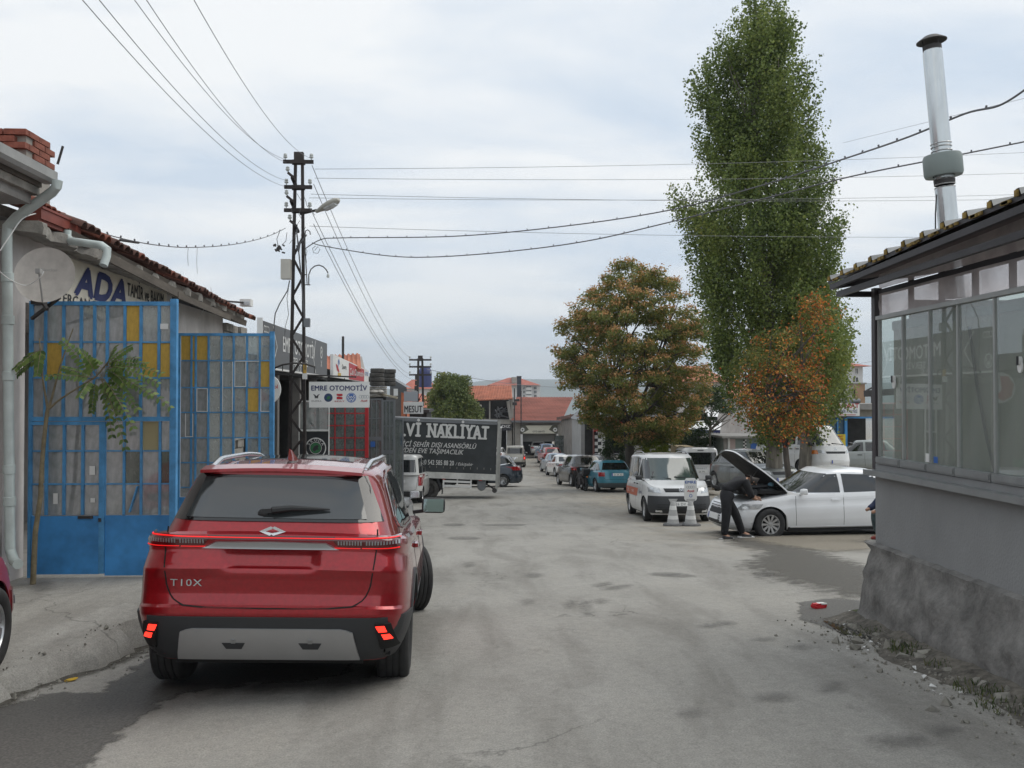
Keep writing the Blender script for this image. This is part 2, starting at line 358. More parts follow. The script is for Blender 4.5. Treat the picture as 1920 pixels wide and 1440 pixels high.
def stain_mat(name, col, rough, fac=.8, nscale=3, spec=.4, sharp=.12, col2=None):
 m = bpy.data.materials.new(name); m.use_nodes = True; t = m.node_tree; l = t.links; b = t.nodes['Principled BSDF']; o = t.nodes['Material Output']
 b.inputs['Roughness'].default_value = rough; b.inputs['Specular IOR Level'].default_value = spec
 c = node(t, 'ShaderNodeTexCoord'); x = node(t, 'ShaderNodeTexNoise'); x.inputs['Scale'].default_value = nscale; x.inputs['Detail'].default_value = 7; x.inputs['Roughness'].default_value = .68; l.new(c.outputs['Object'], x.inputs[0])
 a = node(t, 'ShaderNodeAttribute'); a.attribute_name = 'mask'
 s = node(t, 'ShaderNodeMath'); s.operation = 'ADD'; l.new(a.outputs['Fac'], s.inputs[0]); l.new(x.outputs[0], s.inputs[1])
 r = node(t, 'ShaderNodeMapRange'); r.inputs[1].default_value = 1.0-sharp; r.inputs[2].default_value = 1.0+sharp; r.inputs[3].default_value = 0; r.inputs[4].default_value = fac; l.new(s.outputs[0], r.inputs[0])
 g = node(t, 'ShaderNodeTexNoise'); g.inputs['Scale'].default_value = 60; g.inputs['Detail'].default_value = 4; l.new(c.outputs['Object'], g.inputs[0])
 cr_ = node(t, 'ShaderNodeValToRGB'); cr_.color_ramp.elements[0].position = .35; cr_.color_ramp.elements[1].position = .7
 cr_.color_ramp.elements[0].color = (*[q*.75 for q in col], 1); cr_.color_ramp.elements[1].color = (*(col2 or [q*1.5 for q in col]), 1)
 l.new(g.outputs[0], cr_.inputs[0]); l.new(cr_.outputs[0], b.inputs['Base Color'])
 tr = node(t, 'ShaderNodeBsdfTransparent'); mx = node(t, 'ShaderNodeMixShader'); l.new(r.outputs[0], mx.inputs[0]); l.new(tr.outputs[0], mx.inputs[1]); l.new(b.outputs[0], mx.inputs[2]); l.new(mx.outputs[0], o.inputs[0])
 return m
def sheet(name, xs, ys, zf, m, kind='structure', smooth=True):
 vs = [(x, y, zf(x, y)) for y in ys for x in xs]; n = len(xs)
 fs = [(j*n+i, j*n+i+1, (j+1)*n+i+1, (j+1)*n+i) for j in range(len(ys)-1) for i in range(n-1)]
 o = link(name, mesh(name, vs, fs, m, smooth, 0)); return tag(o, kind=kind)
earth = mat('dry_earth', (.24, .215, .17), .95, var=.25, vscale=.3, bump=.5, bscale=5)
ys = sorted(set(_ky + list(np.arange(-9, 60, .5)) + list(np.arange(60, 140, 3)) + [180, 240, 320, 500, 700]))
xs = [-1200, -500, -200, -80, -40, -25, -15] + list(np.arange(-10, 14.01, 1)) + [18, 25, 40, 80, 200, 500, 1200]
sheet('ground', xs, [y for y in ys if y >= -30]+[4000], lambda x, y: (gz(x, y) if y < 1500 else -80)-.06, earth)
ROAD = road_mat()
rxs = list(np.arange(-5.3, 14.01, .5)) + [16, 18, 20, 22, 24]
rys = [y for y in ys if -30 <= y <= 140]
sheet('road', rxs, rys, gz, ROAD)
# forecourt slab on the left, its kerb broken away towards the camera
def fz(x, y):
 return CAMZ - float(np.interp(y, [-10, 2, 5, 6, 7, 8, 9, 12, 15, 20, 26], [1.84, 1.95, 2.05, 2.045, 2.02, 1.99, 1.97, 2.02, 2.25, 2.75, 3.3]))
def edge_x(y):
 e = float(np.interp(y, [3, 5.0, 6.0, 6.7, 7.6, 8.4, 12, 26], [-6.5, -4.6, -3.85, -3.5, -3.25, -3.12, -3.15, -3.3]))
 return e + .05*math.sin(y*5.1) + .04*math.sin(y*13.3+1) + .03*math.sin(y*31) + .02*math.sin(y*67)
CONC = road_mat('forecourt_concrete', 1.1)
vs = []; fs = []; K = 9; Y = list(np.arange(3, 25, .12))
for y in Y:
 kk = 1-sm(5.5, 6.3, y); e = edge_x(y); top = fz(-4, y); low = gz(e, y)-.08
 prof = [(-5.25-e, top), (-1.2, top), (-.5, top), (-.2, top-.002), (-.05, top-.008-.01*random.random()), (.0, top-.02-.03*random.random()), (.05+.05*random.random()+.22*kk, (top+low)/2+.03), (.09+.06*random.random()+.42*kk, low+.06), (.14+.5*kk, low)]
 for (dx, z) in prof: vs.append((e+dx if dx > -5.2-e else -5.25, y, z))
 vs[-K] = (min(-5.25, e-.01), y, top)
n = len(Y)
fs = [(j*K+i, j*K+i+1, (j+1)*K+i+1, (j+1)*K+i) for j in range(n-1) for i in range(K-1)]
tag(link('pavement', mesh('pavement', vs, fs, CONC, True, 35)), kind='structure')
# stains, wet patches and darker patches: thin films that follow the road
def film(name, pts, m, lift=.005, inner=.25, res=.12, zf=gz):
 """pts: outline (x, y). mask rises from the edge inwards"""
 pts = np.array([(p[0], p[1]) for p in pts]); lo = pts.min(0)-.3; hi = pts.max(0)+.3
 nx = max(4, int((hi[0]-lo[0])/res)); ny = max(4, int((hi[1]-lo[1])/res))
 X = np.linspace(lo[0], hi[0], nx); Yv = np.linspace(lo[1], hi[1], ny); vs = []; mk = []
 def sd(x, y):
  inside = False; d = 1e9; k = len(pts)
  for i in range(k):
   ax, ay = pts[i]; bx, by = pts[(i+1) % k]
   if (ay > y) != (by > y) and x < (bx-ax)*(y-ay)/(by-ay)+ax: inside = not inside
   vx, vy = bx-ax, by-ay; tt = max(0, min(1, ((x-ax)*vx+(y-ay)*vy)/(vx*vx+vy*vy+1e-9)))
   d = min(d, math.hypot(x-ax-tt*vx, y-ay-tt*vy))
  return d if inside else -d
 for y in Yv:
  for x in X: vs.append((x, y, zf(x, y)+lift)); mk.append(.5+max(-.5, min(.5, .5*sd(x, y)/inner)))
 fs = [(j*nx+i, j*nx+i+1, (j+1)*nx+i+1, (j+1)*nx+i) for j in range(ny-1) for i in range(nx-1) if max(mk[j*nx+i], mk[j*nx+i+1], mk[(j+1)*nx+i], mk[(j+1)*nx+i+1]) > .12]
 me = mesh(name, vs, fs, m, True, 0); at = me.attributes.new('mask', 'FLOAT', 'POINT'); at.data.foreach_set('value', mk)
 return tag(link(name, me), kind='structure')
WET = stain_mat('wet_asphalt', (.115, .11, .10), .6, .82, 6, .5, .07)
OIL = stain_mat('oil_stain', (.10, .093, .08), .6, .75, 5.5, .35, .16)
SCAR = stain_mat('tyre_scar', (.13, .125, .118), .9, .34, 16, .3, .22)
SAND = stain_mat('spilled_sand', (.28, .25, .20), .95, .6, 4, .2, .25)
PUD = stain_mat('puddle_water', (.045, .045, .045), .06, .92, 5, .9, .06)
film('wet_and_dark_patch', [G(-60, 1470), G(-60, 1345), G(95, 1300), G(190, 1300), G(290, 1225), G(420, 1195), G(600, 1190), G(700, 1210), G(640, 1270), G(460, 1285), G(330, 1300), G(235, 1370), G(120, 1470)], WET, inner=.22, res=.06)
film('wet_and_dark_patch', [G(300, 1180), G(500, 1165), G(740, 1190), G(740, 1285), G(500, 1300), G(300, 1290)], stain_mat('under_car_dark', (.08, .078, .075), .7, .6, 3, .3, .3), lift=.009, inner=.2, res=.08)  # darker soft-edged film over the road beneath the red crossover
film('oil_patch', [G(1345, 1005), G(1420, 998), G(1480, 1018), G(1560, 1045), G(1640, 1070), G(1660, 1125), G(1590, 1118), G(1530, 1100), G(1455, 1085), G(1400, 1062), G(1440, 1035), G(1380, 1020)], OIL, inner=.7, res=.1)
film('oil_patch', [G(1340, 995), G(1560, 1000), G(1640, 990), G(1640, 1012), G(1500, 1018), G(1380, 1016)], OIL, lift=.008, inner=.3, res=.1)
film('sand_patch', [G(1400, 1010), G(1490, 1001), G(1640, 998), G(1640, 1030), G(1560, 1035), G(1450, 1022)], SAND, lift=.012, inner=.4, res=.1)
film('wet_and_dark_patch', [G(1500, 1130), G(1560, 1122), G(1640, 1130), G(1680, 1170), G(1700, 1215), G(1640, 1200), G(1560, 1180), G(1500, 1160)], WET, lift=.006, inner=.15, res=.05)
film('puddle', [G(1590, 1148), G(1640, 1140), G(1665, 1150), G(1640, 1168), G(1600, 1164)], PUD, lift=.012, inner=.08, res=.03)
film('puddle', [G(1545, 1166), G(1600, 1178), G(1650, 1190), G(1640, 1200), G(1580, 1192)], PUD, lift=.012, inner=.05, res=.03)
for i, (x, y, a, w, h) in enumerate([(1130, 1097, 30, 26, 5), (1155, 1102, 35, 32, 5), (1245, 1077, 5, 44, 4), (1275, 1080, -4, 40, 4), (1435, 1077, 0, 22, 6), (1070, 1135, 60, 10, 9), (1100, 1140, 60, 8, 18), (1125, 1128, 0, 14, 6),
  (1360, 1170, 0, 24, 5), (1330, 1175, 0, 22, 4), (1430, 1200, 0, 22, 4), (1500, 1215, 0, 22, 5), (1560, 1290, 0, 30, 12), (1690, 1392, 0, 70, 16), (1775, 1372, 0, 40, 12), (990, 1130, 0, 12, 6), (80, 1170, 0, 30, 12), (950, 985, 0, 50, 3), (870, 1010, 0, 40, 4), (850, 985, 0, 30, 3), (880, 1060, 20, 14, 5), (1000, 1080, 10, 22, 5), (1300, 1340, 10, 30, 8), (1450, 1310, 0, 36, 10)]):
 w *= 1.6; h *= 1.8
 zf = gz if x > 200 else fz
 pts = []
 for k in range(9):
  t = 2*PI*k/9; u = math.cos(t)*w*random.uniform(.8, 1.15)/2; v = math.sin(t)*h*random.uniform(.8, 1.15)/2
  pts.append(G(x+u, y+v-.12*a*u/30))
 film('road_scar', pts, SCAR, lift=.007+.0004*i, inner=.12, res=.05, zf=zf)
KD = stain_mat('kerb_shade', (.085, .078, .065), .95, .7, 9, .2, .2)  # earthy dark strip stands in for the shaded underside of the broken edge
Ky = np.arange(6.0, 11, .3)
film('kerb_shade', [(edge_x(y)+.03, y) for y in Ky]+[(edge_x(y)+.20, y) for y in Ky[::-1]], KD, lift=.011, inner=.12, res=.05)
# hills beyond the town
hm = mat('far_hill', (.10, .12, .09), 1, var=.3, vscale=.004)
vs = []; fs = []; nh = 160
for i in range(nh+1):
 x = -2600+5200*i/nh
 h = 52+26*math.sin(x/700+.6)+12*math.sin(x/210)+6*math.sin(x/90+1)
 for (y, k) in ((2500, -.9), (2900, .35), (3300, .8), (3700, 1), (4300, .7)): vs.append((x*1.1, y+80*math.sin(x/300), k*h if k > 0 else -60))
fs = [(i*5+j, i*5+j+5, i*5+j+6, i*5+j+1) for i in range(nh) for j in range(4)]
tag(link('hills', mesh('hills', vs, fs, hm, True, 0)), kind='structure')
# ------------------------------------------------------------ vehicles: bodies turned from plan loops stacked over the height
class Vol:
 def __init__(s, zl, zt, rows, nf=5, nr=5, crown=.02, arches=(), ar=.36, az=.33):
  s.zl = zl; s.zt = zt; s.rows = np.array(rows, float); s.nf = nf; s.nr = nr; s.crown = crown; s.arches = arches; s.ar = ar; s.az = az
 def par(s, t): r = s.rows; return tuple(float(np.interp(t, r[:, 0], r[:, i])) for i in (1, 2, 3))
 def f(s, d, x): return float(np.interp(x, [q[0] for q in d], [q[1] for q in d]))
 def zof(s, x, t, yf): return s.f(s.zl, x)+(s.f(s.zt, x)-s.f(s.zl, x))*t+s.crown*t*t*(1-min(1, yf*yf))
 def tof(s, x, z, yf=1):
  a = s.f(s.zl, x); b = s.f(s.zt, x); t = (z-a)/max(.01, b-a)
  for _ in range(3): t = (z-a-s.crown*t*t*(1-min(1, yf*yf)))/max(.01, b-a)
  return max(-.02, min(1.02, t))
 def _side(s, x, z, sg):
  b, xf, xr = s.par(s.tof(x, z)); c = (xf+xr)/2; u = (x-c)/(xf-c) if x > c else (c-x)/(c-xr); n = s.nf if x > c else s.nr
  return Vector((x, sg*b*(1-min(.9999, abs(u))**n)**(1/n), z))
 def _end(s, y, z, front):
  xf = s.par(.5)[1 if front else 2]; x = xf
  for _ in range(5):
   b, f_, r_ = s.par(s.tof(x, z, y/s.par(.5)[0])); c = (f_+r_)/2; n = s.nf if front else s.nr; e = f_ if front else r_
   x = c+(e-c)*(1-min(.9999, abs(y)/b)**n)**(1/n)
  return Vector((x, y, z))
 def side(s, sg):
  def fn(x, z, off=0):
   p = s._side(x, z, sg)
   if not off: return p
   a = s._side(x+.02, z, sg)-p; b = s._side(x, z+.02, sg)-p; n = a.cross(b); n.normalize()
   if n.y*sg < 0: n = -n
   return p+n*off
  return fn
 def end(s, front):
  def fn(y, z, off=0):
   p = s._end(y, z, front)
   if not off: return p
   a = s._end(y+.02 if y < 0 else y-.02, z, front)-p; b = s._end(y, z+.02, front)-p; n = a.cross(b); n.normalize()
   if n.x*(1 if front else -1) < 0: n = -n
   return p+n*off
  return fn
 def top(s):
  def fn(x, y, off=0):
   b, xf, xr = s.par(1.0); return Vector((x, y, s.f(s.zt, x)+s.crown*(1-min(1, (y/b)**2))+off))
  return fn
 def mesh(s, name, m, parent, dx=.06, nrow=14, ne=9, bottom=False, ts=None, cap=True, smooth=40):
  cf = .5**(1/s.nf); cr_ = .5**(1/s.nr)
  b0, xf0, xr0 = s.par(.5); L_ = xf0-xr0
  us = list(np.linspace(-cr_, cf, int(L_/dx)))
  for a in s.arches:
   u = (a-(xf0+xr0)/2)/(L_/2)
   for k in np.linspace(-1.06, 1.06, 23): us.append(u+k*s.ar/(L_/2))
  us = sorted(q for q in us if -cr_ <= q <= cf)
  us = [q for i, q in enumerate(us) if i == 0 or q-us[i-1] > .004]
  cols = [('r', y) for y in np.linspace(0, cr_, ne)][:-1]+[('s', u) for u in us]+[('f', y) for y in np.linspace(cf, 0, ne)][1:]
  T = ts if ts is not None else sorted(set(list(np.linspace(0, 1, nrow))+[float(q) for q in s.rows[:, 0]]))
  def vert(c, t):
   b, xf, xr = s.par(t); c0 = (xf+xr)/2; k, q = c
   if k == 'r': x = c0-(c0-xr)*(1-q**s.nr)**(1/s.nr); y = q*b
   elif k == 'f': x = c0+(xf-c0)*(1-q**s.nf)**(1/s.nf); y = q*b
   else:
    x = c0+q*(xf-c0); n = s.nf if q > 0 else s.nr; y = b*(1-abs(q)**n)**(1/n)
   return x, y, b
  grid = []
  for c in cols:
   col = []
   for t in T:
    x, y, b = vert(c, t); z = s.zof(x, t, y/b)
    if c[0] == 's':
     for a in s.arches:
      d = abs(x-a)
      if d < s.ar:
       za = s.az+math.sqrt(s.ar**2-d*d)
       if z < za:
        z = za; tt = s.tof(x, za); bb, xf, xr = s.par(tt); y = bb*(y/b)
    col.append(Vector((x, y, z)))
   grid.append(col)
  vs = []; fs = []; nt_ = len(T); nc = len(cols)
  for sg in (1, -1):
   o = len(vs)
   for col in grid: vs += [Vector((v.x, v.y*sg, v.z)) for v in col]
   for i in range(nc-1):
    for j in range(nt_-1):
     q = (o+i*nt_+j, o+(i+1)*nt_+j, o+(i+1)*nt_+j+1, o+i*nt_+j+1); fs.append(q if sg < 0 else q[::-1])
  if cap:
   b1, xf1, xr1 = s.par(1.0); Mc = 9; o = len(vs)
   for col in grid:
    v = col[-1]
    for k in range(Mc):
     q = -1+2*k/(Mc-1); y = v.y*q; z = s.f(s.zt, v.x)+s.crown*(1-min(1, (y/b1)**2)); vs.append(Vector((v.x, y, z)))
   for i in range(nc-1):
    for k in range(Mc-1): fs.append((o+i*Mc+k, o+i*Mc+k+1, o+(i+1)*Mc+k+1, o+(i+1)*Mc+k))
  me = mesh(name, vs, fs, m, True, smooth, merge=.0008)
  return link(name, me, parent)
def mirror_shell(c, dx, dy, dz):
 bm = bmesh.new(); bmesh.ops.create_cube(bm, size=1); bmesh.ops.scale(bm, vec=(dx, dy, dz), verts=bm.verts)
 for v in bm.verts:
  if v.co.x > 0: v.co.y *= .72; v.co.z *= .7
 bmesh.ops.bevel(bm, geom=bm.edges[:], offset=min(dx, dz)*.33, segments=3, affect='EDGES', profile=.6)
 mb = MB(); bm.verts.index_update(); mb.add([v.co+c for v in bm.verts], [tuple(v.index for v in f.verts) for f in bm.faces]); bm.free(); return mb
def pl(pts, k):
 """n points evenly along a polyline"""
 p = [Vector((a[0], a[1])) for a in pts]; d = [0]
 for i in range(1, len(p)): d.append(d[-1]+(p[i]-p[i-1]).length)
 out = []
 for i in range(k):
  t = d[-1]*i/(k-1); out.append((float(np.interp(t, d, [q[0] for q in p])), float(np.interp(t, d, [q[1] for q in p]))))
 return out
def patch_mb(mb, fn, lo, hi, nu=10, nv=3, off=.004, th=.006):
 A = pl(lo, nu+1); B = pl(hi, nu+1); o = len(mb.v); k = nv+1
 for s_ in (off, off-th):
  for i in range(nu+1):
   for j in range(k):
    q = j/nv; mb.v.append(fn(A[i][0]*(1-q)+B[i][0]*q, A[i][1]*(1-q)+B[i][1]*q, s_))
 n1 = (nu+1)*k
 fs = []
 for i in range(nu):
  for j in range(nv): fs.append((o+i*k+j, o+(i+1)*k+j, o+(i+1)*k+j+1, o+i*k+j+1))
 rim = [(i*k, (i+1)*k) for i in range(nu)]+[(nu*k+j, nu*k+j+1) for j in range(nv)]+[((i+1)*k+nv, i*k+nv) for i in range(nu)][::-1]+[(j+1, j) for j in range(nv)][::-1]
 for a, b in rim: fs.append((o+a, o+n1+a, o+n1+b, o+b))
 mb.f += fs
def patch(name, m, parent, fn, lo, hi, nu=10, nv=3, off=.004, th=.008, smooth=True, label=None):
 mb = MB(); patch_mb(mb, fn, lo, hi, nu, nv, off, th)
 b = link(name, mesh(name, mb.v, mb.f, m, smooth, 40), parent)
 bm = bmesh.new(); bm.from_mesh(b.data); bmesh.ops.recalc_face_normals(bm, faces=bm.faces); bm.to_mesh(b.data); bm.free()
 if label: b['label'] = label
 return b
def seam(name, m, parent, fn, pts, w=.006, off=.0015, n=14):
 """thin line along a polyline on a surface"""
 A = pl(pts, n); lo = []; hi = []
 for i, a in enumerate(A):
  b0 = A[max(0, i-1)]; b1 = A[min(n-1, i+1)]; dx, dy = b1[0]-b0[0], b1[1]-b0[1]; q = math.hypot(dx, dy) or 1
  lo.append((a[0]+dy/q*w/2, a[1]-dx/q*w/2)); hi.append((a[0]-dy/q*w/2, a[1]+dx/q*w/2))
 return patch(name, m, parent, fn, lo, hi, n-1, 1, off, .004, smooth=False)
def wrapband(name, m, parent, vol, front, xlim, z0, z1, off=.004, th=.01, nz=3, zf=None, ylim=None):
 """band round one end of a body from x=xlim on one side to the other"""
 n = vol.nf if front else vol.nr; c = .5**(1/n); vs = []; b, xf, xr = vol.par(.5); c0 = (xf+xr)/2; e = xf if front else xr
 colL = []
 if ylim is None:
  ux = (xlim-c0)/(e-c0)
  for u in np.linspace(ux, c, 9): colL.append(('s', c0+u*(e-c0)))
  for y in np.linspace(c, 0, 9)[1:]: colL.append(('e', y*b))
 else:
  for y in np.linspace(ylim, 0, 10): colL.append(('e', y))
 cols = [(k, q, 1) for k, q in colL]+[(k, q, -1) for k, q in colL[::-1][1:]]
 mb = MB(); K = nz+1
 for o_ in (off, off-th):
  for (k, q, sg) in cols:
   a = z0; d = z1
   if zf: a, d = zf(abs(q) if k == 'e' else 99, z0, z1)
   for j in range(K):
    z = a+(d-a)*j/nz
    if k == 's': mb.v.append(vol.side(sg)(q, z, o_))
    else: mb.v.append(vol.end(front)(sg*q, z, o_))
 N_ = len(cols)
 for i in range(N_-1):
  for j in range(nz):
   mb.f.append((i*K+j, (i+1)*K+j, (i+1)*K+j+1, i*K+j+1)); o2 = N_*K
   mb.f.append((o2+i*K+j, o2+i*K+j+1, o2+(i+1)*K+j+1, o2+(i+1)*K+j))
  for j in (0, nz):
   mb.f.append((i*K+j, N_*K+i*K+j, N_*K+(i+1)*K+j, (i+1)*K+j))
 for i in (0, N_-1):
  for j in range(nz): mb.f.append((i*K+j, i*K+j+1, N_*K+i*K+j+1, N_*K+i*K+j))
 me = mesh(name, mb.v, mb.f, m, True, 40)
 bm = bmesh.new(); bm.from_mesh(me); bmesh.ops.recalc_face_normals(bm, faces=bm.faces); bm.to_mesh(me); bm.free()
 return link(name, me, parent)
_wc = {}
def wheel(parent, loc, r, w, side, style='ten', yaw=0, tyre='rubber', rim='rim'):
 """a wheel whose outer face looks to local y*side"""
 key = (round(r, 3), round(w, 3), style, tyre, rim)
 if key not in _wc:
  Rx = Matrix.Rotation(PI/2, 4, 'X')   # lathe z -> -y ; outer = -z => +y
  prof = []; h = w/2; ri = r*(.62 if style != 'van' else .58)
  prof += [(ri, -h*.78), (ri+.02, -h*.93), (r*.86, -h), (r*.96, -h*.9)]
  ng = 4
  for i in range(ng):
   a = -h*.8+i*(1.6*h/ng); b = a+1.6*h/ng; prof += [(r*.995, a+.004), (r, a+.008), (r, b-.008), (r*.995, b-.004), (r-.009, b-.003), (r-.009, b+.003)]
  prof = prof[:-2]+[(r*.96, h*.9), (r*.86, h), (ri+.02, h*.93), (ri, h*.78)]
  t = MB(); t.lathe(prof, 36, Rx, close=True); tme = t.me('tyre', M[tyre], True, 35)
  q = MB(); zo = h*.72
  q.lathe([(ri-.001, h*.8), (ri-.012, h*.8), (ri-.03, h*.5), (ri-.035, -h*.7), (ri-.001, -h*.78)], 36, Rx @ Matrix.Scale(-1, 4, (0, 0, 1)))
  if style == 'ten': ns_, sw = 10, .052
  elif style == 'five': ns_, sw = 5, .1
  elif style == 'multi': ns_, sw = 16, .026
  elif style == 'cap': ns_, sw = 7, .11
  else: ns_, sw = 0, 0
  zoff = -zo
  for i in range(ns_):
   a = 2*PI*i/ns_; Mx = Rx @ Matrix.Rotation(a, 4, 'Z')
   k = ri/ .2
   vs = [(.03, -sw*.30*k, zoff+.012), (ri-.008, -sw*.5*k, zoff+.002), (ri-.008, sw*.5*k, zoff+.002), (.03, sw*.30*k, zoff+.012), (.03, -sw*.2*k, zoff+.04), (ri-.008, -sw*.3*k, zoff+.03), (ri-.008, sw*.3*k, zoff+.03), (.03, sw*.2*k, zoff+.04)]
   q.add([Mx @ Vector(v) for v in vs], [(0,1,2,3),(7,6,5,4),(0,4,5,1),(1,5,6,2),(2,6,7,3),(3,7,4,0)])
  if style == 'van':
   q.lathe([(0, -h*.2), (ri*.35, -h*.2), (ri*.45, -h*.45), (ri*.8, -h*.2), (ri-.002, -h*.75)], 28, Rx)
  q.lathe([(.0, zoff-.004), (ri*.16, zoff-.002), (ri*.22, zoff+.012), (ri*.24, zoff+.05)], 20, Rx)
  qme = q.me('rim', M[rim], True, 35)
  dk = MB(); dk.lathe([(0, -h*.05), (ri-.02, -h*.05)], 24, Rx); dk.lathe([(0, -h*.3), (ri*.62, -h*.3), (ri*.62, h*.1)], 24, Rx)
  dme = dk.me('brake', M['rimdark'], True, 35)
  _wc[key] = (tme, qme, dme)
 tme, qme, dme = _wc[key]
 wme = bpy.data.objects.new('wheel', None); COL.objects.link(wme); wme.parent = parent; wme.location = loc
 wme.rotation_euler = (0, 0, (0 if side > 0 else PI)+yaw); wme.empty_display_size = .1
 link('tyre', tme, wme); link('rim', qme, wme); link('brake', dme, wme)
 return wme
PAINTS = {}
def paint(name, col, metal=.0, rough=.32, coat=.8, dirt=.12):
 k = (name,)
 if k not in PAINTS: PAINTS[k] = mat('paint_'+name, col, rough, metal, var=dirt, vscale=1.6, coat=coat, vdet=6)
 return PAINTS[k]
def plate(parent, fn, zc, text='26 AB', w=.52, h=.11, yc=0, off=.012, sgn=1, show=True):
 p = patch('number_plate', M['white'], parent, fn, [(yc-w/2, zc-h/2), (yc+w/2, zc-h/2)], [(yc-w/2, zc+h/2), (yc+w/2, zc+h/2)], 4, 1, off, .012, smooth=False)
 b = Flat(); b.rect(-w/2, -h/2, -w/2+.045, h/2); s_ = sgn
 b.wrap('plate_band', M['blueprint'], p, lambda u, v: fn(yc+s_*u, zc+v, off+.002))
 if text:
  f = Flat(); f.text(text, .02, -h*.33, h*.62, bold=.02, space=1.1); f.wrap('plate_text', M['black'], p, lambda u, v: fn(yc+s_*u, zc+v, off+.002))
 return p
M['blueprint'] = mat('plate_blue', (.02, .06, .35), .5)

def car(name, label, group, S, pm, x, y, heading, z=None, tilt=0, wheelyaw=0, cat='car', platetxt='26 AB', detail=1, lit=False):
 """S: dict of sizes; heading: rotation of the forward axis (0 = world +X)"""
 L_, W, H, r = S['L'], S['W'], S['H'], S['r']; hw = W/2; xf = L_/2; xr = -L_/2; fa = xf-S['fo']; ra = fa-S['wb']; cl = S.get('cl', .22)
 rt = root(name, label, cat, (x, y, gz(x, y) if z is None else z), heading, group)
 ch_, sh_ = math.cos(heading), math.sin(heading)
 g4 = [gz(x+ch_*a-sh_*b, y+sh_*a+ch_*b) for a, b in ((1.4, 0), (-1.4, 0), (0, .8), (0, -.8))]
 if z is None: rt.location.z = (g4[0]+g4[1])/2
 rt.rotation_euler = (math.atan2(g4[2]-g4[3], 1.6), -math.atan2(g4[0]-g4[1], 2.8), heading)
 belt = S['belt']; hood = S['hood'];
 zt = [(xr, S['deck0']), (S['xrb'], S['deck']), (S['xcowl'], hood), (xf-.25, S['nose']+.04), (xf, S['nose']-.03)]
 zt = sorted(zt); zl = [(xr, cl+.06), (xr+.4, cl), (xf-.4, cl), (xf, cl+.03)]
 rows = S.get('rows') or [(0, hw-.06, xf-.10, xr+.09), (.12, hw-.02, xf-.02, xr+.02), (.28, hw, xf, xr), (.45, hw, xf-.015, xr+.005), (.62, hw-.005, xf-.04, xr+.03), (.8, hw-.02, xf-.07, xr+.05), (.93, hw-.04, xf-.11, xr+.08), (1, hw-.075, xf-.16, xr+.12)]
 low = Vol(zl, zt, rows, S.get('nf', 4.5), S.get('nr', 5), S.get('crown', .03), (ra, fa), r+.045, r)
 body = low.mesh('body', pm, rt, dx=.08/detail, nrow=10)
 # glasshouse
 rz = S['roof']; zb = [(a, b-.03) for a, b in zt]
 wb_, wr = hw-.085, S.get('wr', hw-.26)
 tt = [(0, wb_, S['xcowl']+.03, S['xrb']), (.25, wb_-(wb_-wr)*.2, None, None), (.5, wb_-(wb_-wr)*.45, None, None), (.75, wb_-(wb_-wr)*.72, None, None), (.92, wr, None, None), (1, wr-.07, None, None)]
 g = []
 for (t, b, a, c) in tt:
  g.append((t, b, S['xcowl']+.03+(S['xwf']-S['xcowl']-.03)*t**S.get('wsp', 1.0), S['xrb']+(S['xrr']-S['xrb'])*t**S.get('rsp', 1.0)))
 gh = Vol(zb, rz, g, S.get('gnf', 4.5), S.get('gnr', 5), .03)
 cab = gh.mesh('roof', S.get('roofm', pm), body, dx=.1/detail, nrow=9, ne=8)
 xrW = S['xrb']; z0 = belt+.015
 gm = S.get('glass', M['darkglass'])
 for sg in (1, -1):
  sd = gh.side(sg)
  for (lo, hi) in S['win']:
   patch('side_window', gm, rt, sd, lo, hi, 8, 4, .005, .01)
  ls = low.side(sg)
  for xs_ in S.get('doors', ()):
   seam('door_seam', M['under'], body, ls, [(xs_, belt-.03), (xs_+.01, (belt+cl)/2+.1), (xs_-.01, cl+.12)], .008)
  for xh in S.get('handles', ()):
   patch('door_handle', S.get('handm', M['black']), rt, ls, [(xh-.09, belt-.13), (xh+.09, belt-.13)], [(xh-.09, belt-.10), (xh+.09, belt-.10)], 3, 1, .02, .025)
  if S.get('trim'): patch('side_trim', M['cladding'], rt, ls, [(ra+r+.07, S['trim']), (fa-r-.07, S['trim'])], [(ra+r+.07, S['trim']+.07), (fa-r-.07, S['trim']+.07)], 6, 1, .012, .02)
  # mirror
  mx = S['xcowl']-.18; mp_ = Vector((mx, sg*(hw+.05), belt+.07)); mb = mirror_shell(mp_, .11, .19, .135)
  mb.bar((mx+.02, sg*(hw-.09), belt-.01), (mx+.01, sg*(hw+.03), belt+.03), .05, .03)
  mm = mb.obj('wing_mirror', S.get('mirm', pm), rt, True)
  gl = MB(); gl.cbox(mp_-Vector((.056, 0, 0)), (.006, .14, .09)); gl.obj('mirror_glass', M['chrome'], mm)
 fe = gh.end(True); re = gh.end(False)
 zr_f = S['roof_at'](S['xwf']) if 'roof_at' in S else gh.f(rz, S['xwf'])
 zc = hood+.01; ww = wb_-.07; wt = wr-.07
 patch('windscreen', gm if S.get('wsg') is None else S['wsg'], rt, fe, [(-ww, zc+.02), (ww, zc+.02)], [(-wt, zr_f-.07), (wt, zr_f-.07)], 12, 5, .005, .01)
 rg = S['rearglass']; patch('rear_window', gm, rt, re, [(-rg[0], rg[2]), (rg[0], rg[2])], [(-rg[1], rg[3]), (rg[1], rg[3])], 12, 5, .005, .01)
 if S.get('wiper'):
  wb2 = MB(); z_ = zc+.04
  for y0 in (-.1, .5): wb2.bar(fe(y0, z_, .02), fe(y0-.5, z_+.05, .02), .02, .02)
  wb2.obj('wiper', M['black'], rt)
 # ends
 lf = low.end(True); lr = low.end(False)
 hl = S['headlight']   # (y0,y1,z0,z1)
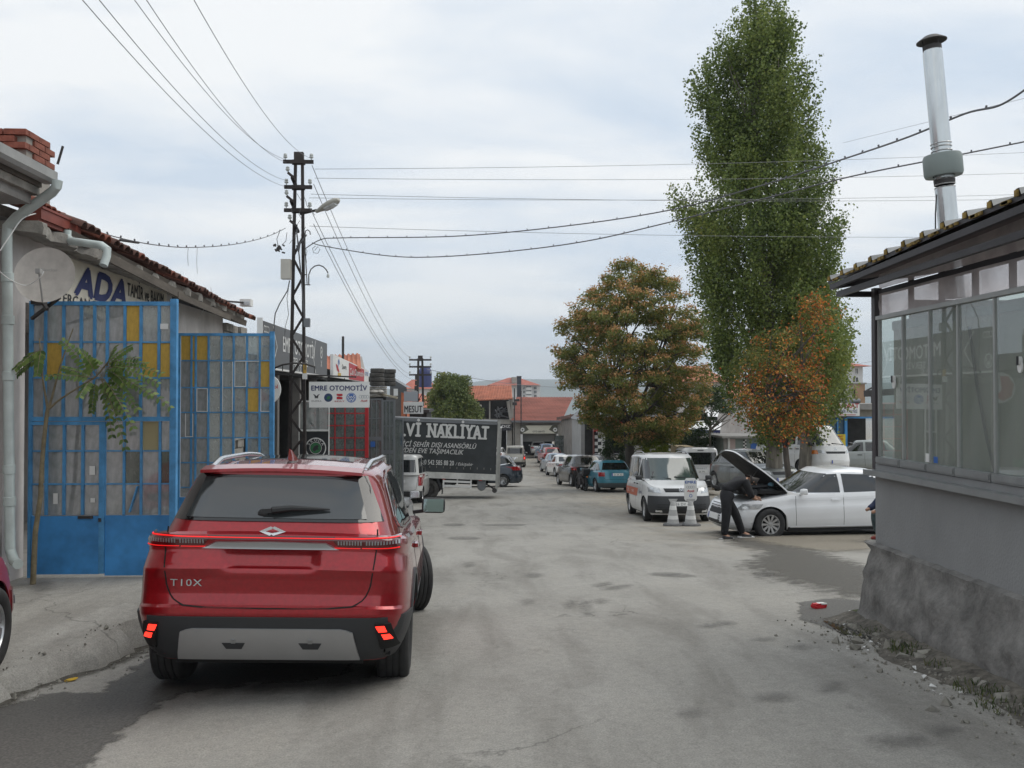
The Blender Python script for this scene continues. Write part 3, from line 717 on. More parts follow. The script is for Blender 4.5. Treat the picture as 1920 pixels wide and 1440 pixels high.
 for sg in (1, -1):
  patch('headlight', M['lens'], rt, lf, [(sg*hl[0], hl[2]+.01), (sg*hl[1], hl[2]+.04)], [(sg*(hl[0]+.03), hl[3]-.01), (sg*hl[1], hl[3])], 7, 3, .006, .012)
  tl = S['taillight']
  tlp = patch('taillight', M['redlens'], rt, lr if not S.get('tall') else lr, [(sg*tl[0], tl[2]), (sg*tl[1], tl[2])], [(sg*tl[0], tl[3]), (sg*tl[1], tl[3])], 6, 4, .008, .014)
  if lit: patch('lit_lamp', M['orangeglow'], tlp, lr, [(sg*(tl[0]+.02), tl[2]+.05), (sg*(tl[1]-.03), tl[2]+.05)], [(sg*(tl[0]+.02), tl[2]+.2), (sg*(tl[1]-.03), tl[2]+.2)], 4, 2, .012, .01)
  if S.get('fog'): q = S['fog']; patch('fog_lamp', M['lens'], rt, lf, [(sg*q[0], q[2]), (sg*q[1], q[2])], [(sg*q[0], q[3]), (sg*q[1], q[3])], 3, 2, .012, .014)
 gr = S['grille']; gp = patch('grille', M['black'], rt, lf, [(-gr[0]*.9, gr[1]), (gr[0]*.9, gr[1])], [(-gr[0], gr[2]), (gr[0], gr[2])], 8, 2, .005, .01)
 nb = S.get('gbars', 2)
 for i in range(nb):
  zz_ = gr[1]+(gr[2]-gr[1])*(i+1)/(nb+1); patch('grille_bar', S.get('gbm', M['cladding']), gp, lf, [(-gr[0]*.93, zz_-.008), (gr[0]*.93, zz_-.008)], [(-gr[0]*.93, zz_+.008), (gr[0]*.93, zz_+.008)], 8, 1, .014, .01)
 patch('air_intake', M['black'], rt, lf, [(-hw*.55, cl+.07), (hw*.55, cl+.07)], [(-hw*.6, cl+.18), (hw*.6, cl+.18)], 8, 2, .004 if not S.get('bumper') else .02, .01)
 if S.get('bumper'):
  q = S['bumper']
  wrapband('front_bumper', q[2], rt, low, True, fa+r+.06, q[0], q[1], .014, .03)
  wrapband('rear_bumper', q[2], rt, low, False, ra-r-.06, q[0], q[1]-.04, .014, .03)
 else:
  seam('bumper_seam', M['under'], body, lr, [(-hw*.9, S.get('bz', .55)), (hw*.9, S.get('bz', .55))], .008, n=16)
 if S.get('tgs'):
  q = S['tgs']; ts_ = [(-q[0], rg[2]), (-q[1], q[2]), (-q[1]+.06, q[3]), (q[1]-.06, q[3]), (q[1], q[2]), (q[0], rg[2])]
  seam('tailgate_seam', M['under'], body, lr, ts_, .008, n=30)
 plate(rt, lr, S.get('pz', .62), platetxt, off=.022, sgn=-1)
 plate(rt, lf, S.get('pzf', cl+.24), platetxt, off=.03, sgn=1)
 if S.get('rails'):
  for sg in (1, -1):
   mb = MB(); yr = wr-.10; pts = []
   x0, x1 = S['rails']
   for i in range(9):
    q = i/8; xx = x0+(x1-x0)*q; h_ = .055*min(1, min(q, 1-q)*6); pts.append((xx, sg*yr, gh.f(rz, xx)+.0+h_))
   mb.tube(pts, .014, 8); mb.obj('roof_rail', S.get('railm', M['satin']), rt, True)
 ub = MB(); ub.box(xr+.2, xf-.3, -hw+.28, hw-.28, cl+.0, .62); ub.box(ra+r+.06, fa-r-.06, -hw+.05, hw-.05, cl+.005, .5); ub.box(xr+.28, ra-r-.06, -hw+.16, hw-.16, cl+.05, .6); ub.box(fa+r+.02, xf-.32, -hw+.2, hw-.2, cl+.05, .5)
 ub.obj('underbody', M['under'], rt)
 tw = S.get('tw', .20)
 for a, wy in ((fa, wheelyaw), (ra, 0)):
  for sg in (1, -1): wheel(rt, (a, sg*(hw-tw/2-.02), r), r, tw, sg, S.get('style', 'ten'), wy, S.get('tyre', 'rubber'), S.get('rim', 'rim'))
 S['_vol'] = (low, gh)
 return rt, low, gh
def lin(*p): return list(p)
HATCH = dict(L=4.1, W=1.70, H=1.42, r=.30, wb=2.5, fo=.82, cl=.2, belt=.90, hood=.90, nose=.72, deck0=.90, deck=.94, xrb=-1.93, xcowl=.95, xwf=.15, xrr=-1.42,
 roof=[(-1.9, 1.34), (-1.3, 1.385), (-.5, 1.405), (.2, 1.38), (1, 1.3)],
 win=[([(.78, .93), (-.02, .93)], [(.30, 1.29), (-.02, 1.31)]), ([(-.12, .93), (-.98, .93)], [(-.12, 1.31), (-.86, 1.30)]), ([(-1.06, .95), (-1.62, .98)], [(-.98, 1.29), (-1.22, 1.24)])],
 doors=(-.07, .92), handles=(.12,), rearglass=(.62, .50, .99, 1.29), headlight=(.42, .72, .58, .72), taillight=(.55, .76, .70, .88), grille=(.38, .58, .68), pz=.78, pzf=.42, tgs=(.66, .62, .7, .58), style='cap')
SEDAN = dict(L=4.5, W=1.75, H=1.42, r=.31, wb=2.65, fo=.87, cl=.2, belt=.90, hood=.92, nose=.72, deck0=.92, deck=.97, xrb=-1.55, xcowl=.95, xwf=.25, xrr=-.95,
 roof=[(-1.7, 1.28), (-1, 1.37), (-.4, 1.41), (.3, 1.385), (1, 1.28)],
 win=[([(.80, .93), (.0, .93)], [(.38, 1.30), (.0, 1.32)]), ([(-.09, .93), (-.95, .94)], [(-.09, 1.32), (-.80, 1.30)])],
 doors=(-.05, -.98, .95), handles=(.15, -.78), rearglass=(.60, .50, 1.0, 1.30), headlight=(.42, .76, .58, .71), taillight=(.50, .80, .70, .86), grille=(.36, .58, .69), pz=.80, pzf=.42, tgs=(.64, .60, .75, .62), style='ten')
MPV = dict(L=4.4, W=1.80, H=1.62, r=.32, wb=2.7, fo=.88, cl=.2, belt=1.02, hood=1.02, nose=.78, deck0=1.0, deck=1.04, xrb=-2.05, xcowl=1.15, xwf=.35, xrr=-1.6,
 roof=[(-2.1, 1.50), (-1.5, 1.56), (-.5, 1.61), (.3, 1.58), (1.1, 1.5)],
 win=[([(.95, 1.05), (.02, 1.05)], [(.48, 1.48), (.02, 1.51)]), ([(-.08, 1.05), (-1.05, 1.08)], [(-.08, 1.51), (-1.0, 1.49)]), ([(-1.13, 1.09), (-1.78, 1.18)], [(-1.08, 1.48), (-1.48, 1.42)])],
 doors=(-.03, -1.05, 1.02), handles=(.15, -.85), rearglass=(.66, .54, 1.12, 1.47), headlight=(.42, .76, .64, .80), taillight=(.58, .82, .84, 1.02), grille=(.40, .62, .72), pz=.80, pzf=.42, tgs=(.70, .66, .8, .6), style='ten')
VAN = dict(L=4.40, W=1.80, H=1.82, r=.32, wb=2.68, fo=.86, cl=.2, belt=1.08, hood=1.06, nose=.86, deck0=1.08, deck=1.08, xrb=-2.13, xcowl=1.30, xwf=.45, xrr=-2.06, wr=.72,
 roof=[(-2.3, 1.72), (-1.9, 1.775), (-.5, 1.80), (.3, 1.76), (1.2, 1.66)],
 win=[([(1.10, 1.12), (.20, 1.12)], [(.62, 1.60), (.20, 1.66)]), ([(.05, 1.12), (-.92, 1.12)], [(.05, 1.68), (-.92, 1.69)]), ([(-1.06, 1.12), (-1.92, 1.12)], [(-1.06, 1.69), (-1.88, 1.66)])],
 doors=(.12, -.98, 1.12), handles=(.28, -.2), rearglass=(.66, .62, 1.16, 1.62), headlight=(.52, .80, .76, .92), taillight=(.74, .86, .66, 1.06), grille=(.46, .80, .90), pz=.82, pzf=.50,
 tgs=(.72, .72, .9, .5), style='cap', nr=9, gnr=9, nf=4.5, bumper=(.26, .70, M['cladding']), rails=(-1.9, .1), wiper=1, mirm=M['black'])
# ------------------------------------------------------------ the red crossover in front
def red_suv():
 pr = mat('paint_red_metallic', (.31, .005, .011), .3, .55, coat=1, var=.12, vscale=30, vdet=2)
 xr, xf = -2.30, 2.30; r = .365; ra, fa = -1.42, 1.47
 x0, y0 = -1.53, 8.52
 zc = gz(x0, y0-1.2)
 rt = root('parked_suv', 'glossy dark red crossover with lit tail lights, seen from behind in the road', 'car', (x0, y0, zc-.015), PI/2)
 rt.rotation_euler = (R(1.5), R(2.8), PI/2+R(1.9))     # follows the cross fall and the downhill road
 rt.scale = (1, 1.03, 1)
 rt.location.z = (gz(x0, y0-1.42)+gz(x0, y0+1.47))/2+.03
 zl = [(-2.3, .30), (-1.9, .24), (1.9, .24), (2.3, .28)]
 zt = [(-2.35, 1.16), (-1.9, 1.12), (-1, 1.07), (1.2, 1.02), (1.9, .95), (2.3, .80)]
 # (t, half width, front x, rear x); t runs over about .24..1.14 at the tail
 def T(z): return (z-.28)/(1.155-.28)
 rows = [(0, .80, 2.12, -2.10), (T(.34), .86, 2.2, -2.17), (T(.46), .905, 2.26, -2.25), (T(.54), .925, 2.28, -2.285), (T(.60), .935, 2.3, -2.30), (T(.645), .937, 2.3, -2.298), (T(.665), .937, 2.3, -2.272),
   (T(.74), .936, 2.29, -2.262), (T(.84), .932, 2.28, -2.268), (T(.905), .925, 2.27, -2.285), (T(.935), .92, 2.26, -2.277), (T(1.03), .905, 2.24, -2.235), (T(1.07), .908, 2.22, -2.235), (T(1.10), .905, 2.2, -2.25), (T(1.135), .898, 2.17, -2.235), (1, .872, 2.12, -2.20)]
 low = Vol(zl, zt, rows, 4.2, 9.5, .02, (ra, fa), r+.05, r)
 body = low.mesh('body', pr, rt, dx=.05, nrow=30, ne=30, smooth=28)
 rz = [(-2.2, 1.545), (-1.95, 1.57), (-1.2, 1.615), (-.3, 1.635), (.3, 1.62), (1.0, 1.52), (1.3, 1.38)]
 zb = [(a, b-.05) for a, b in zt]
 g = [(0, .845, 1.32, -2.22), (.12, .825, 1.20, -2.185), (.3, .79, 1.02, -2.12), (.5, .752, .83, -2.05), (.7, .712, .66, -1.985), (.85, .675, .54, -1.95), (.93, .64, .47, -1.945), (.975, .60, .42, -1.955), (1, .56, .40, -1.965)]
 gh = Vol(zb, rz, g, 4.2, 6.5, .035)
 cab = gh.mesh('roof', pr, body, dx=.06, nrow=12, ne=18, smooth=35)
 re = gh.end(False); lr = low.end(False)
 # tailgate glass with its black surround
 gl = mat('black_gloss', (.006, .006, .007), .06, coat=.6)
 sur = patch('rear_window', gl, rt, re, [(-.72, 1.225), (.72, 1.225)], [(-.585, 1.545), (.585, 1.545)], 20, 8, .006, .012)
 rgm = glass_mat('rear_glass', tint=(.5, .56, .55), clear=.45, dirt=(.10, .105, .105), dirtfac=.35, f0=.14)
 M['suvrear'] = mat('tinted_rear_glass', (.035, .040, .042), .05, spec=.9, coat=.4)
 patch('pane', M['suvrear'], sur, re, [(-.61, 1.245), (.61, 1.245)], [(-.52, 1.525), (.52, 1.525)], 18, 6, .010, .004)
 # spoiler lip
 sp = MB(); pts = []
 for i in range(17):
  y = -.60+1.2*i/16; y *= .93; pts.append((-1.94-.075*(1-(y/.6)**4), y, 1.567+.03*(1-(y/.62)**2)))
 for i in range(16):
  a, b = Vector(pts[i]), Vector(pts[i+1])
  sp.add([a, b, b+Vector((.16, 0, .028)), a+Vector((.16, 0, .028)), a+Vector((.0, 0, -.022)), b+Vector((.0, 0, -.022)), b+Vector((.15, 0, -.03)), a+Vector((.15, 0, -.03))], [(0, 3, 2, 1), (4, 5, 6, 7), (0, 1, 5, 4), (1, 2, 6, 5), (3, 0, 4, 7)])
 sp.obj('spoiler', pr, rt, True, 30, merge=.001)
 # wiper
 wp = MB(); wp.tube([re(.03, 1.285, .02), re(.02, 1.283, .04), re(-.10, 1.295, .045), re(-.32, 1.30, .03), re(-.36, 1.30, .028)], [.02, .026, .022, .01, .006], 8)
 wp.lathe([(0, 0), (.03, 0), (.034, .02), (0, .03)], 14, Matrix.Translation(re(.09, 1.28, .0)) @ Matrix.Rotation(-PI/2, 4, 'Y'))
 wp.bar(re(.09, 1.28, .03), re(-.02, 1.285, .035), .035, .03)
 wp.obj('wiper', M['black'], rt, True)
 # tail lamps
 dk = mat('smoked_red_lens', (.09, .004, .006), .12, coat=1)
 for sg in (1, -1):
  lp = patch('taillight', dk, rt, lr, [(sg*.44, 1.072), (sg*.60, 1.055), (sg*.845, 1.050)], [(sg*.40, 1.125), (sg*.60, 1.135), (sg*.845, 1.142)], 16, 4, .006, .012)
  for (lo, hi) in (([(sg*.60, 1.062), (sg*.838, 1.060)], [(sg*.60, 1.067), (sg*.838, 1.066)]), ([(sg*.831, 1.060), (sg*.838, 1.060)], [(sg*.831, 1.13), (sg*.838, 1.13)]), ([(sg*.36, 1.062), (sg*.59, 1.061)], [(sg*.36, 1.066), (sg*.59, 1.066)]),
       ([(sg*.60, 1.122), (sg*.838, 1.126)], [(sg*.60, 1.127), (sg*.838, 1.131)])):
   patch('light_strip', M['redglow'], lp, lr, lo, hi, 8, 1, .011, .006)
  mb = MB()
  for k in range(22):
   y = .44+.39*k/21
   if abs(y-.61) < .015: continue
   patch_mb(mb, lr, [(sg*y, 1.088), (sg*(y+.009), 1.088)], [(sg*y, 1.108), (sg*(y+.009), 1.108)], 1, 1, .010, .004)
  link('lens_ribs', mesh('lens_ribs', mb.v, mb.f, M['satin'], False), lp)['kind'] = 'stuff'
 patch('light_bar', M['redglow'], rt, lr, [(-.60, 1.122), (.60, 1.122)], [(-.60, 1.127), (.60, 1.127)], 24, 1, .010, .008)
 patch('lamp_band', dk, rt, lr, [(-.42, 1.112), (.42, 1.112)], [(-.42, 1.138), (.42, 1.138)], 20, 1, .005, .008)
 # silver blade
 patch('tailgate_blade', M['satin'], rt, lr, [(-.45, 1.052), (0, 1.050), (.45, 1.052)], [(-.36, 1.098), (0, 1.103), (.36, 1.098)], 18, 2, .024, .03)
 # plate recess, pressed into the gate (no plate fitted)
 for v in body.data.vertices:
  if v.co.x < -2:
   q = (1-sm(.24, .36, abs(v.co.y)))*sm(.90, .945, v.co.z)*(1-sm(1.05, 1.07, v.co.z)); v.co.x += .045*q
 # seams
 sg_ = M['under']
 seam('tailgate_seam', sg_, body, lr, [(-.695, 1.19), (-.70, 1.10), (-.685, .95), (-.665, .80), (-.63, .72), (-.56, .672), (-.4, .660), (0, .656), (.4, .660), (.56, .672), (.63, .72), (.665, .80), (.685, .95), (.70, 1.10), (.695, 1.19)], .009, n=60, off=.002)
 # lower cladding and skid plate
 def zf(y, a, b):
  k = max(0, min(1, (y-.60)/.22)) if y < 50 else 1
  return a, b+.0*k
 wrapband('bumper_cladding', M['cladding'], rt, low, False, ra-r-.075, .285, .60, .012, .03, 6)
 skid = patch('skid_plate', M['satin'] if 0 else mat('skid_silver', (.42, .42, .42), .42, .5, var=.05), rt, lr, [(-.60, .30), (.60, .30)], [(-.56, .50), (-.50, .525), (.50, .525), (.56, .50)], 26, 4, .026, .03)
 for sy in (.22, -.28):
  patch('skid_notch', M['cladding'], skid, lr, [(sy-.05, .385), (sy+.05, .385)], [(sy-.075, .43), (sy+.075, .43)], 3, 1, .030, .006)
  patch('parking_sensor', M['satin'], rt, lr, [(sy-.014, .43), (sy+.014, .43)], [(sy-.014, .458), (sy+.014, .458)], 2, 1, .033, .01)
 for sg in (1, -1):
  fp = patch('reflector', M['under'], rt, lr, [(sg*.735, .37), (sg*.85, .37)], [(sg*.70, .56), (sg*.80, .56)], 5, 4, .018, .02)
  patch('fog_light', M['orangeglow'], fp, lr, [(sg*.725, .505), (sg*.775, .505)], [(sg*.705, .545), (sg*.76, .545)], 3, 2, .024, .01)
  patch('fog_light', M['orangeglow'], fp, lr, [(sg*.755, .45), (sg*.81, .45)], [(sg*.74, .485), (sg*.79, .485)], 3, 2, .024, .01)
  ls = low.side(sg)
  # arch trims
  for a in (fa, ra):
   A = []; B = []
   for i in range(19):
    t = PI*i/18; ct, st = math.cos(t), math.sin(t)
    A.append((a+ct*(r+.05), r+st*(r+.05))); B.append((a+ct*(r+.11), r+st*(r+.10)))
   patch('arch_trim', M['cladding'], rt, ls, A, B, 18, 1, .012, .03)
  patch('sill_cladding', M['cladding'], rt, ls, [(ra+r+.03, .27), (fa-r-.03, .27)], [(ra+r+.03, .42), (fa-r-.03, .42)], 8, 2, .014, .03)
  # side glass, chrome line
  gs = gh.side(sg)
  for lo, hi in (([(1.05, 1.07), (.08, 1.09)], [(.62, 1.47), (.08, 1.56)]), ([(.02, 1.09), (-.98, 1.12)], [(.02, 1.56), (-.95, 1.545)]), ([(-1.05, 1.13), (-1.60, 1.19)], [(-1.02, 1.54), (-1.45, 1.48)])):
   patch('side_window', M['darkglass'], rt, gs, lo, hi, 8, 5, .006, .012)
  seam('window_trim', M['chrome'], rt, gs, [(1.1, 1.06), (0, 1.075), (-1.0, 1.105), (-1.62, 1.17), (-1.68, 1.22), (-1.48, 1.50), (-1.0, 1.56), (0, 1.585), (.6, 1.50)], .016, .014, 40)
  for xs_ in (1.0, .04, -1.02): seam('door_seam', sg_, body, ls, [(xs_, 1.03), (xs_+.02, .7), (xs_, .42)], .007)
  for xh in (.2, -.85): patch('door_handle', pr, rt, ls, [(xh-.10, .93), (xh+.10, .93)], [(xh-.10, .965), (xh+.10, .965)], 3, 1, .03, .03)
  # roof rail
  mb = MB(); pts = []
  for i in range(15):
   q = i/14; xx = -1.62+2.0*q; pts.append((xx, sg*(.555+.03*math.sin(PI*q)), gh.f(rz, xx)-.005+.036*min(1, min(q, 1-q)*7)))
  mb.tube(pts, .021, 10); mb.tube([pts[0], (pts[0][0]-.07, pts[0][1], pts[0][2]-.035)], .016, 8); mb.obj('roof_rail', M['chrome'], rt, True)
  # mirror
  mp_ = Vector((.98, sg*1.025, 1.155)); mb = mirror_shell(mp_, .15, .25, .175)
  mb.bar((1.02, sg*.82, 1.075), (1.0, sg*.99, 1.10), .07, .035)
  mr = mb.obj('wing_mirror', M['black'], rt, True); mg = MB(); mg.cbox(mp_-Vector((.077, 0, 0)), (.006, .20, .13)); mg.obj('mirror_glass', mat('mirror', (.25, .33, .32), .04, 1) if sg > 0 else bpy.data.materials['mirror'], mr)
 fe = gh.end(True); patch('windscreen', M['darkglass'], rt, fe, [(-.74, 1.06), (.74, 1.06)], [(-.58, 1.56), (.58, 1.56)], 12, 5, .006, .012)
 lf = low.end(True)
 for sg in (1, -1): patch('headlight', M['lens'], rt, lf, [(sg*.5, .70), (sg*.86, .72)], [(sg*.5, .80), (sg*.86, .83)], 6, 3, .006, .012)
 patch('grille', M['black'], rt, lf, [(-.6, .5), (.6, .5)], [(-.5, .66), (.5, .66)], 10, 2, .006, .01)
 # badge: two interlocking chevrons forming a diamond eye
 b = Flat(); w, h, q = .088, .034, .4
 for s_ in (1, -1):
  b.poly([(s_*w, 0), (s_*.012, h), (-s_*.010, h*.62), (s_*(w*.52), 0)] if s_ > 0 else [(s_*w, 0), (s_*(w*.52), 0), (-s_*.010, h*.62), (s_*.012, h)])
  b.poly([(s_*w, 0), (s_*(w*.52), 0), (-s_*.010, -h*.62), (s_*.012, -h)] if s_ > 0 else [(s_*w, 0), (s_*.012, -h), (-s_*.010, -h*.62), (s_*(w*.52), 0)])
 b.wrap('badge', M['chrome'], rt, lambda u, v: lr(-u, 1.168+v, .012))
 f = Flat(); f.text('T10X', 0, 0, .05, bold=.02, space=1.1, width=1.2); f.wrap('model_lettering', M['lens'], rt, lambda u, v: lr(.535-u, .80+v, .012))
 # shark fin
 fn_ = MB(); fn_.add([(-1.72, 0, 1.655), (-1.62, .03, 1.64), (-1.46, .032, 1.65), (-1.38, 0, 1.655), (-1.46, -.032, 1.65), (-1.62, -.03, 1.64), (-1.68, 0, 1.735), (-1.58, .008, 1.72), (-1.58, -.008, 1.72)], [(0, 1, 7, 6), (1, 2, 7), (2, 3, 7), (5, 0, 6, 8), (4, 5, 8), (3, 4, 8), (7, 3, 8), (6, 7, 8), (0, 5, 4, 3, 2, 1)])
 fn_.obj('roof_antenna', pr, rt, True, 30)
 # panoramic roof, dark
 tp = gh.top(); patch('sunroof', M['darkglass'], rt, lambda x, y, o: tp(x, y, o), [(-1.2, -.42), (.3, -.42)], [(-1.2, .42), (.3, .42)], 12, 8, .006, .01)
 ub = MB(); ub.box(-2.1, 2.1, -.62, .62, .25, .62); ub.box(ra+r+.06, fa-r-.06, -.86, .86, .25, .5); ub.box(-2.05, ra-r-.06, -.8, .8, .3, .62); ub.obj('underbody', M['under'], rt)
 for a, wy in ((fa, R(24)), (ra, 0)):
  for sg in (1, -1): wheel(rt, (a, sg*(.925-.125), r-.03), r, .235, sg, 'five', wy)
red_suv()
# ------------------------------------------------------------ left side of the street
def X_(px, Y): return P(px, 747, Y).x
def Z_(py, Y, px=899): return P(px, py, Y).z
M['plaster_white'] = mat('dirty_white_plaster', (.50, .47, .45), .9, var=.2, vscale=1.7, bump=.3, bscale=20, stretch=(1, 1, .5))
M['plaster_old'] = mat('old_plaster', (.40, .38, .35), .95, var=.28, vscale=2.2, bump=.6, bscale=14)
M['tile'] = mat('clay_tile', (.25, .085, .055), .85, var=.4, vscale=2.5, bump=.3, bscale=20)
M['tile_dark'] = mat('weathered_tile', (.13, .065, .05), .9, var=.55, vscale=3, bump=.4, bscale=20)
M['tile_orange'] = mat('orange_tile', (.40, .145, .085), .85, var=.3, vscale=1.2)
M['gutter_red'] = mat('red_gutter', (.20, .045, .03), .5, var=.25, vscale=3)
M['pvc'] = mat('pvc_pipe', (.50, .56, .54), .45, var=.12, vscale=4)
M['pvc_grey'] = mat('pvc_pipe_grey', (.30, .30, .29), .5, var=.15, vscale=4)
M['brick'] = mat('red_brick', (.22, .075, .05), .9, var=.3, vscale=9, bump=.5, bscale=40)
M['mortar'] = mat('mortar', (.30, .28, .25), .95, bump=.4)
M['blue'] = mat('blue_gate_paint', (.07, .26, .50), .55, var=.32, vscale=5, bump=.1, bscale=60, vdet=8)
M['bluepanel'] = mat('blue_sheet', (.05, .25, .56), .5, var=.3, vscale=1.8, bump=.08, bscale=8)
M['yellow'] = mat('yellow_pane', (.52, .33, .06), .6, var=.15, vscale=5)
M['pane'] = glass_mat('grimy_pane', clear=.7, dirt=(.38, .39, .39), dirtfac=.7, f0=.17, dscale=3)
M['pane2'] = glass_mat('clearer_pane', tint=(.8, .83, .8), clear=.9, dirt=(.44, .47, .47), dirtfac=.48, f0=.15, dscale=4)
M['timber'] = mat('grey_timber', (.10, .085, .07), .9, var=.4, vscale=6, stretch=(1, .2, 1))
# ---- near left house: wall, eave, gutter, downpipe, chimney
nb = root('workshop_building', 'pale plastered corner building with grey gutter, downpipe and brick chimney at the left edge', 'building', (-5.2, 9, 0))
def kid(mb, name, m, par, smooth=False, ang=40):
 o = par; off = Vector((0, 0, 0)); q = par
 while q is not None: off += Vector(q.location); q = q.parent
 mb.v = [v-off for v in mb.v]
 return mb.obj(name, m, par, smooth, ang)
kid(MB().box(-9, -5.15, 2, 9.95, -.3, 4.28), 'wall', M['plaster_white'], nb)
kid(MB().box(-5.15, -5.09, 3, 9.9, -.2, .55), 'plinth', M['plaster_old'], nb)
kid(MB().box(-9.0, -4.66, 1.9, 9.62, 4.02, 4.12), 'soffit', M['concrete'], nb)
kid(MB().box(-9.0, -4.60, 1.9, 9.68, 4.12, 4.24), 'eave_slab', M['rough_concrete'], nb)
mb = MB(); zg = 4.31
prof = [(-.075, .05), (-.075, -.045), (-.05, -.07), (.05, -.07), (.082, -.035), (.085, .055), (.075, .055), (.07, -.03), (.045, -.055), (-.045, -.055), (-.065, -.035), (-.065, .05)]
k = len(prof)
for yy in (1.9, 9.68):
 for a, b in prof: mb.v.append(Vector((-4.50+a, yy, zg+b)))
mb.f = [(i, (i+1) % k, k+(i+1) % k, k+i) for i in range(k)]+[tuple(range(k))[::-1], tuple(range(k, 2*k))]
gu = kid(mb, 'gutter', M['pvc_grey'], nb, True, 30)
kid(MB().box(-4.60, -4.57, 1.9, 9.66, 4.2, 4.36), 'fascia', M['timber'], nb)
mb = MB(); mb.box(-9, -4.7, 1.9, 9.6, 4.24, 4.3)
vs = [(-9, 1.9, 5.3), (-4.62, 1.9, 4.37), (-4.62, 9.7, 4.37), (-9, 9.7, 5.3), (-9, 1.9, 4.3), (-4.62, 1.9, 4.31), (-4.62, 9.7, 4.31), (-9, 9.7, 4.3)]
mb.add(vs, [(0, 1, 2, 3), (3, 2, 6, 7), (0, 4, 5, 1)])
kid(mb, 'roof', M['tile'], nb)
mb = MB(); pts = [P(108, 338, 9.55), P(106, 350, 9.55), P(98, 360, 9.6), P(30, 408, 9.8), P(14, 425, 9.85), P(13, 450, 9.85), P(16, 760, 9.85), P(19, 1030, 9.85), P(26, 1052, 9.75), P(34, 1058, 9.65)]
mb.tube(pts, .052, 12)
dp = kid(mb, 'downpipe', M['pvc'], nb, True)
for (px, py) in ((14, 520), (15, 600), (16, 705), (17, 880), (18, 940)):
 mb = MB(); c = P(px, py, 9.85); mb.lathe([(.052, -.05), (.062, -.045), (.062, .045), (.052, .05)], 14, Matrix.Translation(c)); kid(mb, 'pipe_socket', M['pvc'], nb, True)
# chimney bricks one by one
zc0 = Z_(302, 10.2); xr_ = X_(70, 10.2); zt0 = Z_(265, 10.2)
kid(MB().box(xr_-.60, xr_-.02, 9.95, 10.5, 4.2, zt0-.02), 'chimney_core', M['mortar'], nb)
bm_ = MB().box(-.115, .115, -.055, .055, -.031, .031).me('brick', M['brick'])
ch = bpy.data.objects.new('chimney', None); COL.objects.link(ch); ch.parent = nb; ch.location = (0, 0, 0)
off = Vector(nb.location); nr = 5
for r_ in range(nr):
 z = zt0-.031-.073*r_
 for i in range(3):
  x = xr_-.115-.245*i-(.12 if r_ % 2 else 0)+random.uniform(-.006, .006)
  if x < xr_-.56: continue
  if r_ in (1, 2, 3) and i == 1 and random.random() < .25: continue
  link('brick', bm_, ch, Vector((x, 9.94+random.uniform(-.008, .008), z+random.uniform(-.004, .004)))-off, (0, 0, random.uniform(-.03, .03)))
 for i in range(2):
  link('brick', bm_, ch, Vector((xr_-.05, 10.08+.245*i+(.12 if r_ % 2 else 0), z))-off, (0, 0, PI/2+random.uniform(-.03, .03)))
kid(MB().bar(P(108, 308, 10.2), P(118, 274, 10.2), .02), 'metal_rod', M['dark_metal'], nb)
# ---- long low workshop row with tiled eave
lw = root('workshop_row', 'low white workshop with crumbling concrete eave and tiled roof behind the blue gates', 'building', (-5.2, 14, 0))
FX = -5.1
mb = MB(); mb.box(-9, FX, 9.96, 10.42, -.6, 3.82); mb.box(-9, FX, 10.42, 15.3, 3.08, 3.82); kid(mb, 'wall', M['plaster_white'], lw)
mb = MB(); mb.box(-9, FX+.002, 15.3, 18.3, -1, 3.62); kid(mb, 'wall', M['plaster_white'], lw)
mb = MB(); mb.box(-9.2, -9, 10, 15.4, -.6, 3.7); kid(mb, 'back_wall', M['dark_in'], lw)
mb = MB(); mb.box(-8.9, FX-.02, 10.43, 15.29, fz(-6, 12)-.1, fz(-6, 12)+.0); kid(mb, 'floor', M['concrete'], lw)
# broken stone pilaster
mb = MB(); random.seed(3)
for r_ in range(26):
 z = -.9+r_*.17
 for q in range(3):
  y = 18.32+q*.5; a = random.uniform(-.05, .05); b = random.uniform(-.04, .04)
  mb.box(-5.9, FX+.06+a*1.2, y+b, y+.48+b, z, z+.155)
kid(mb, 'pilaster', M['rough_concrete'], lw)['kind'] = 'stuff'
# eave slab with crumbling edge
vs = []; Yv = np.arange(9.9, 18.4, .07)
for y in Yv:
 e = -4.72+.045*math.sin(y*9)+.03*random.uniform(-1, 1); zt_ = 3.90-.022*(y-10); zb_ = zt_-.14+.012*random.uniform(-1, 1)
 for (x, z) in ((-5.12, zb_+.06), (e-.08, zb_+.02), (e-.02+.02*random.random(), zb_), (e, (zt_+zb_)/2), (e-.03*random.random(), zt_-.02), (e-.06, zt_), (-5.12, zt_)): vs.append((x, y, z))
K = 7; n = len(Yv); fs = [(j*K+i, (j+1)*K+i, (j+1)*K+i+1, j*K+i+1) for j in range(n-1) for i in range(K-1)]+[tuple(range(K)), tuple((n-1)*K+i for i in range(K))[::-1]]
mb = MB(); mb.add(vs, fs); kid(mb, 'eave_slab', M['rough_concrete'], lw, True, 30)
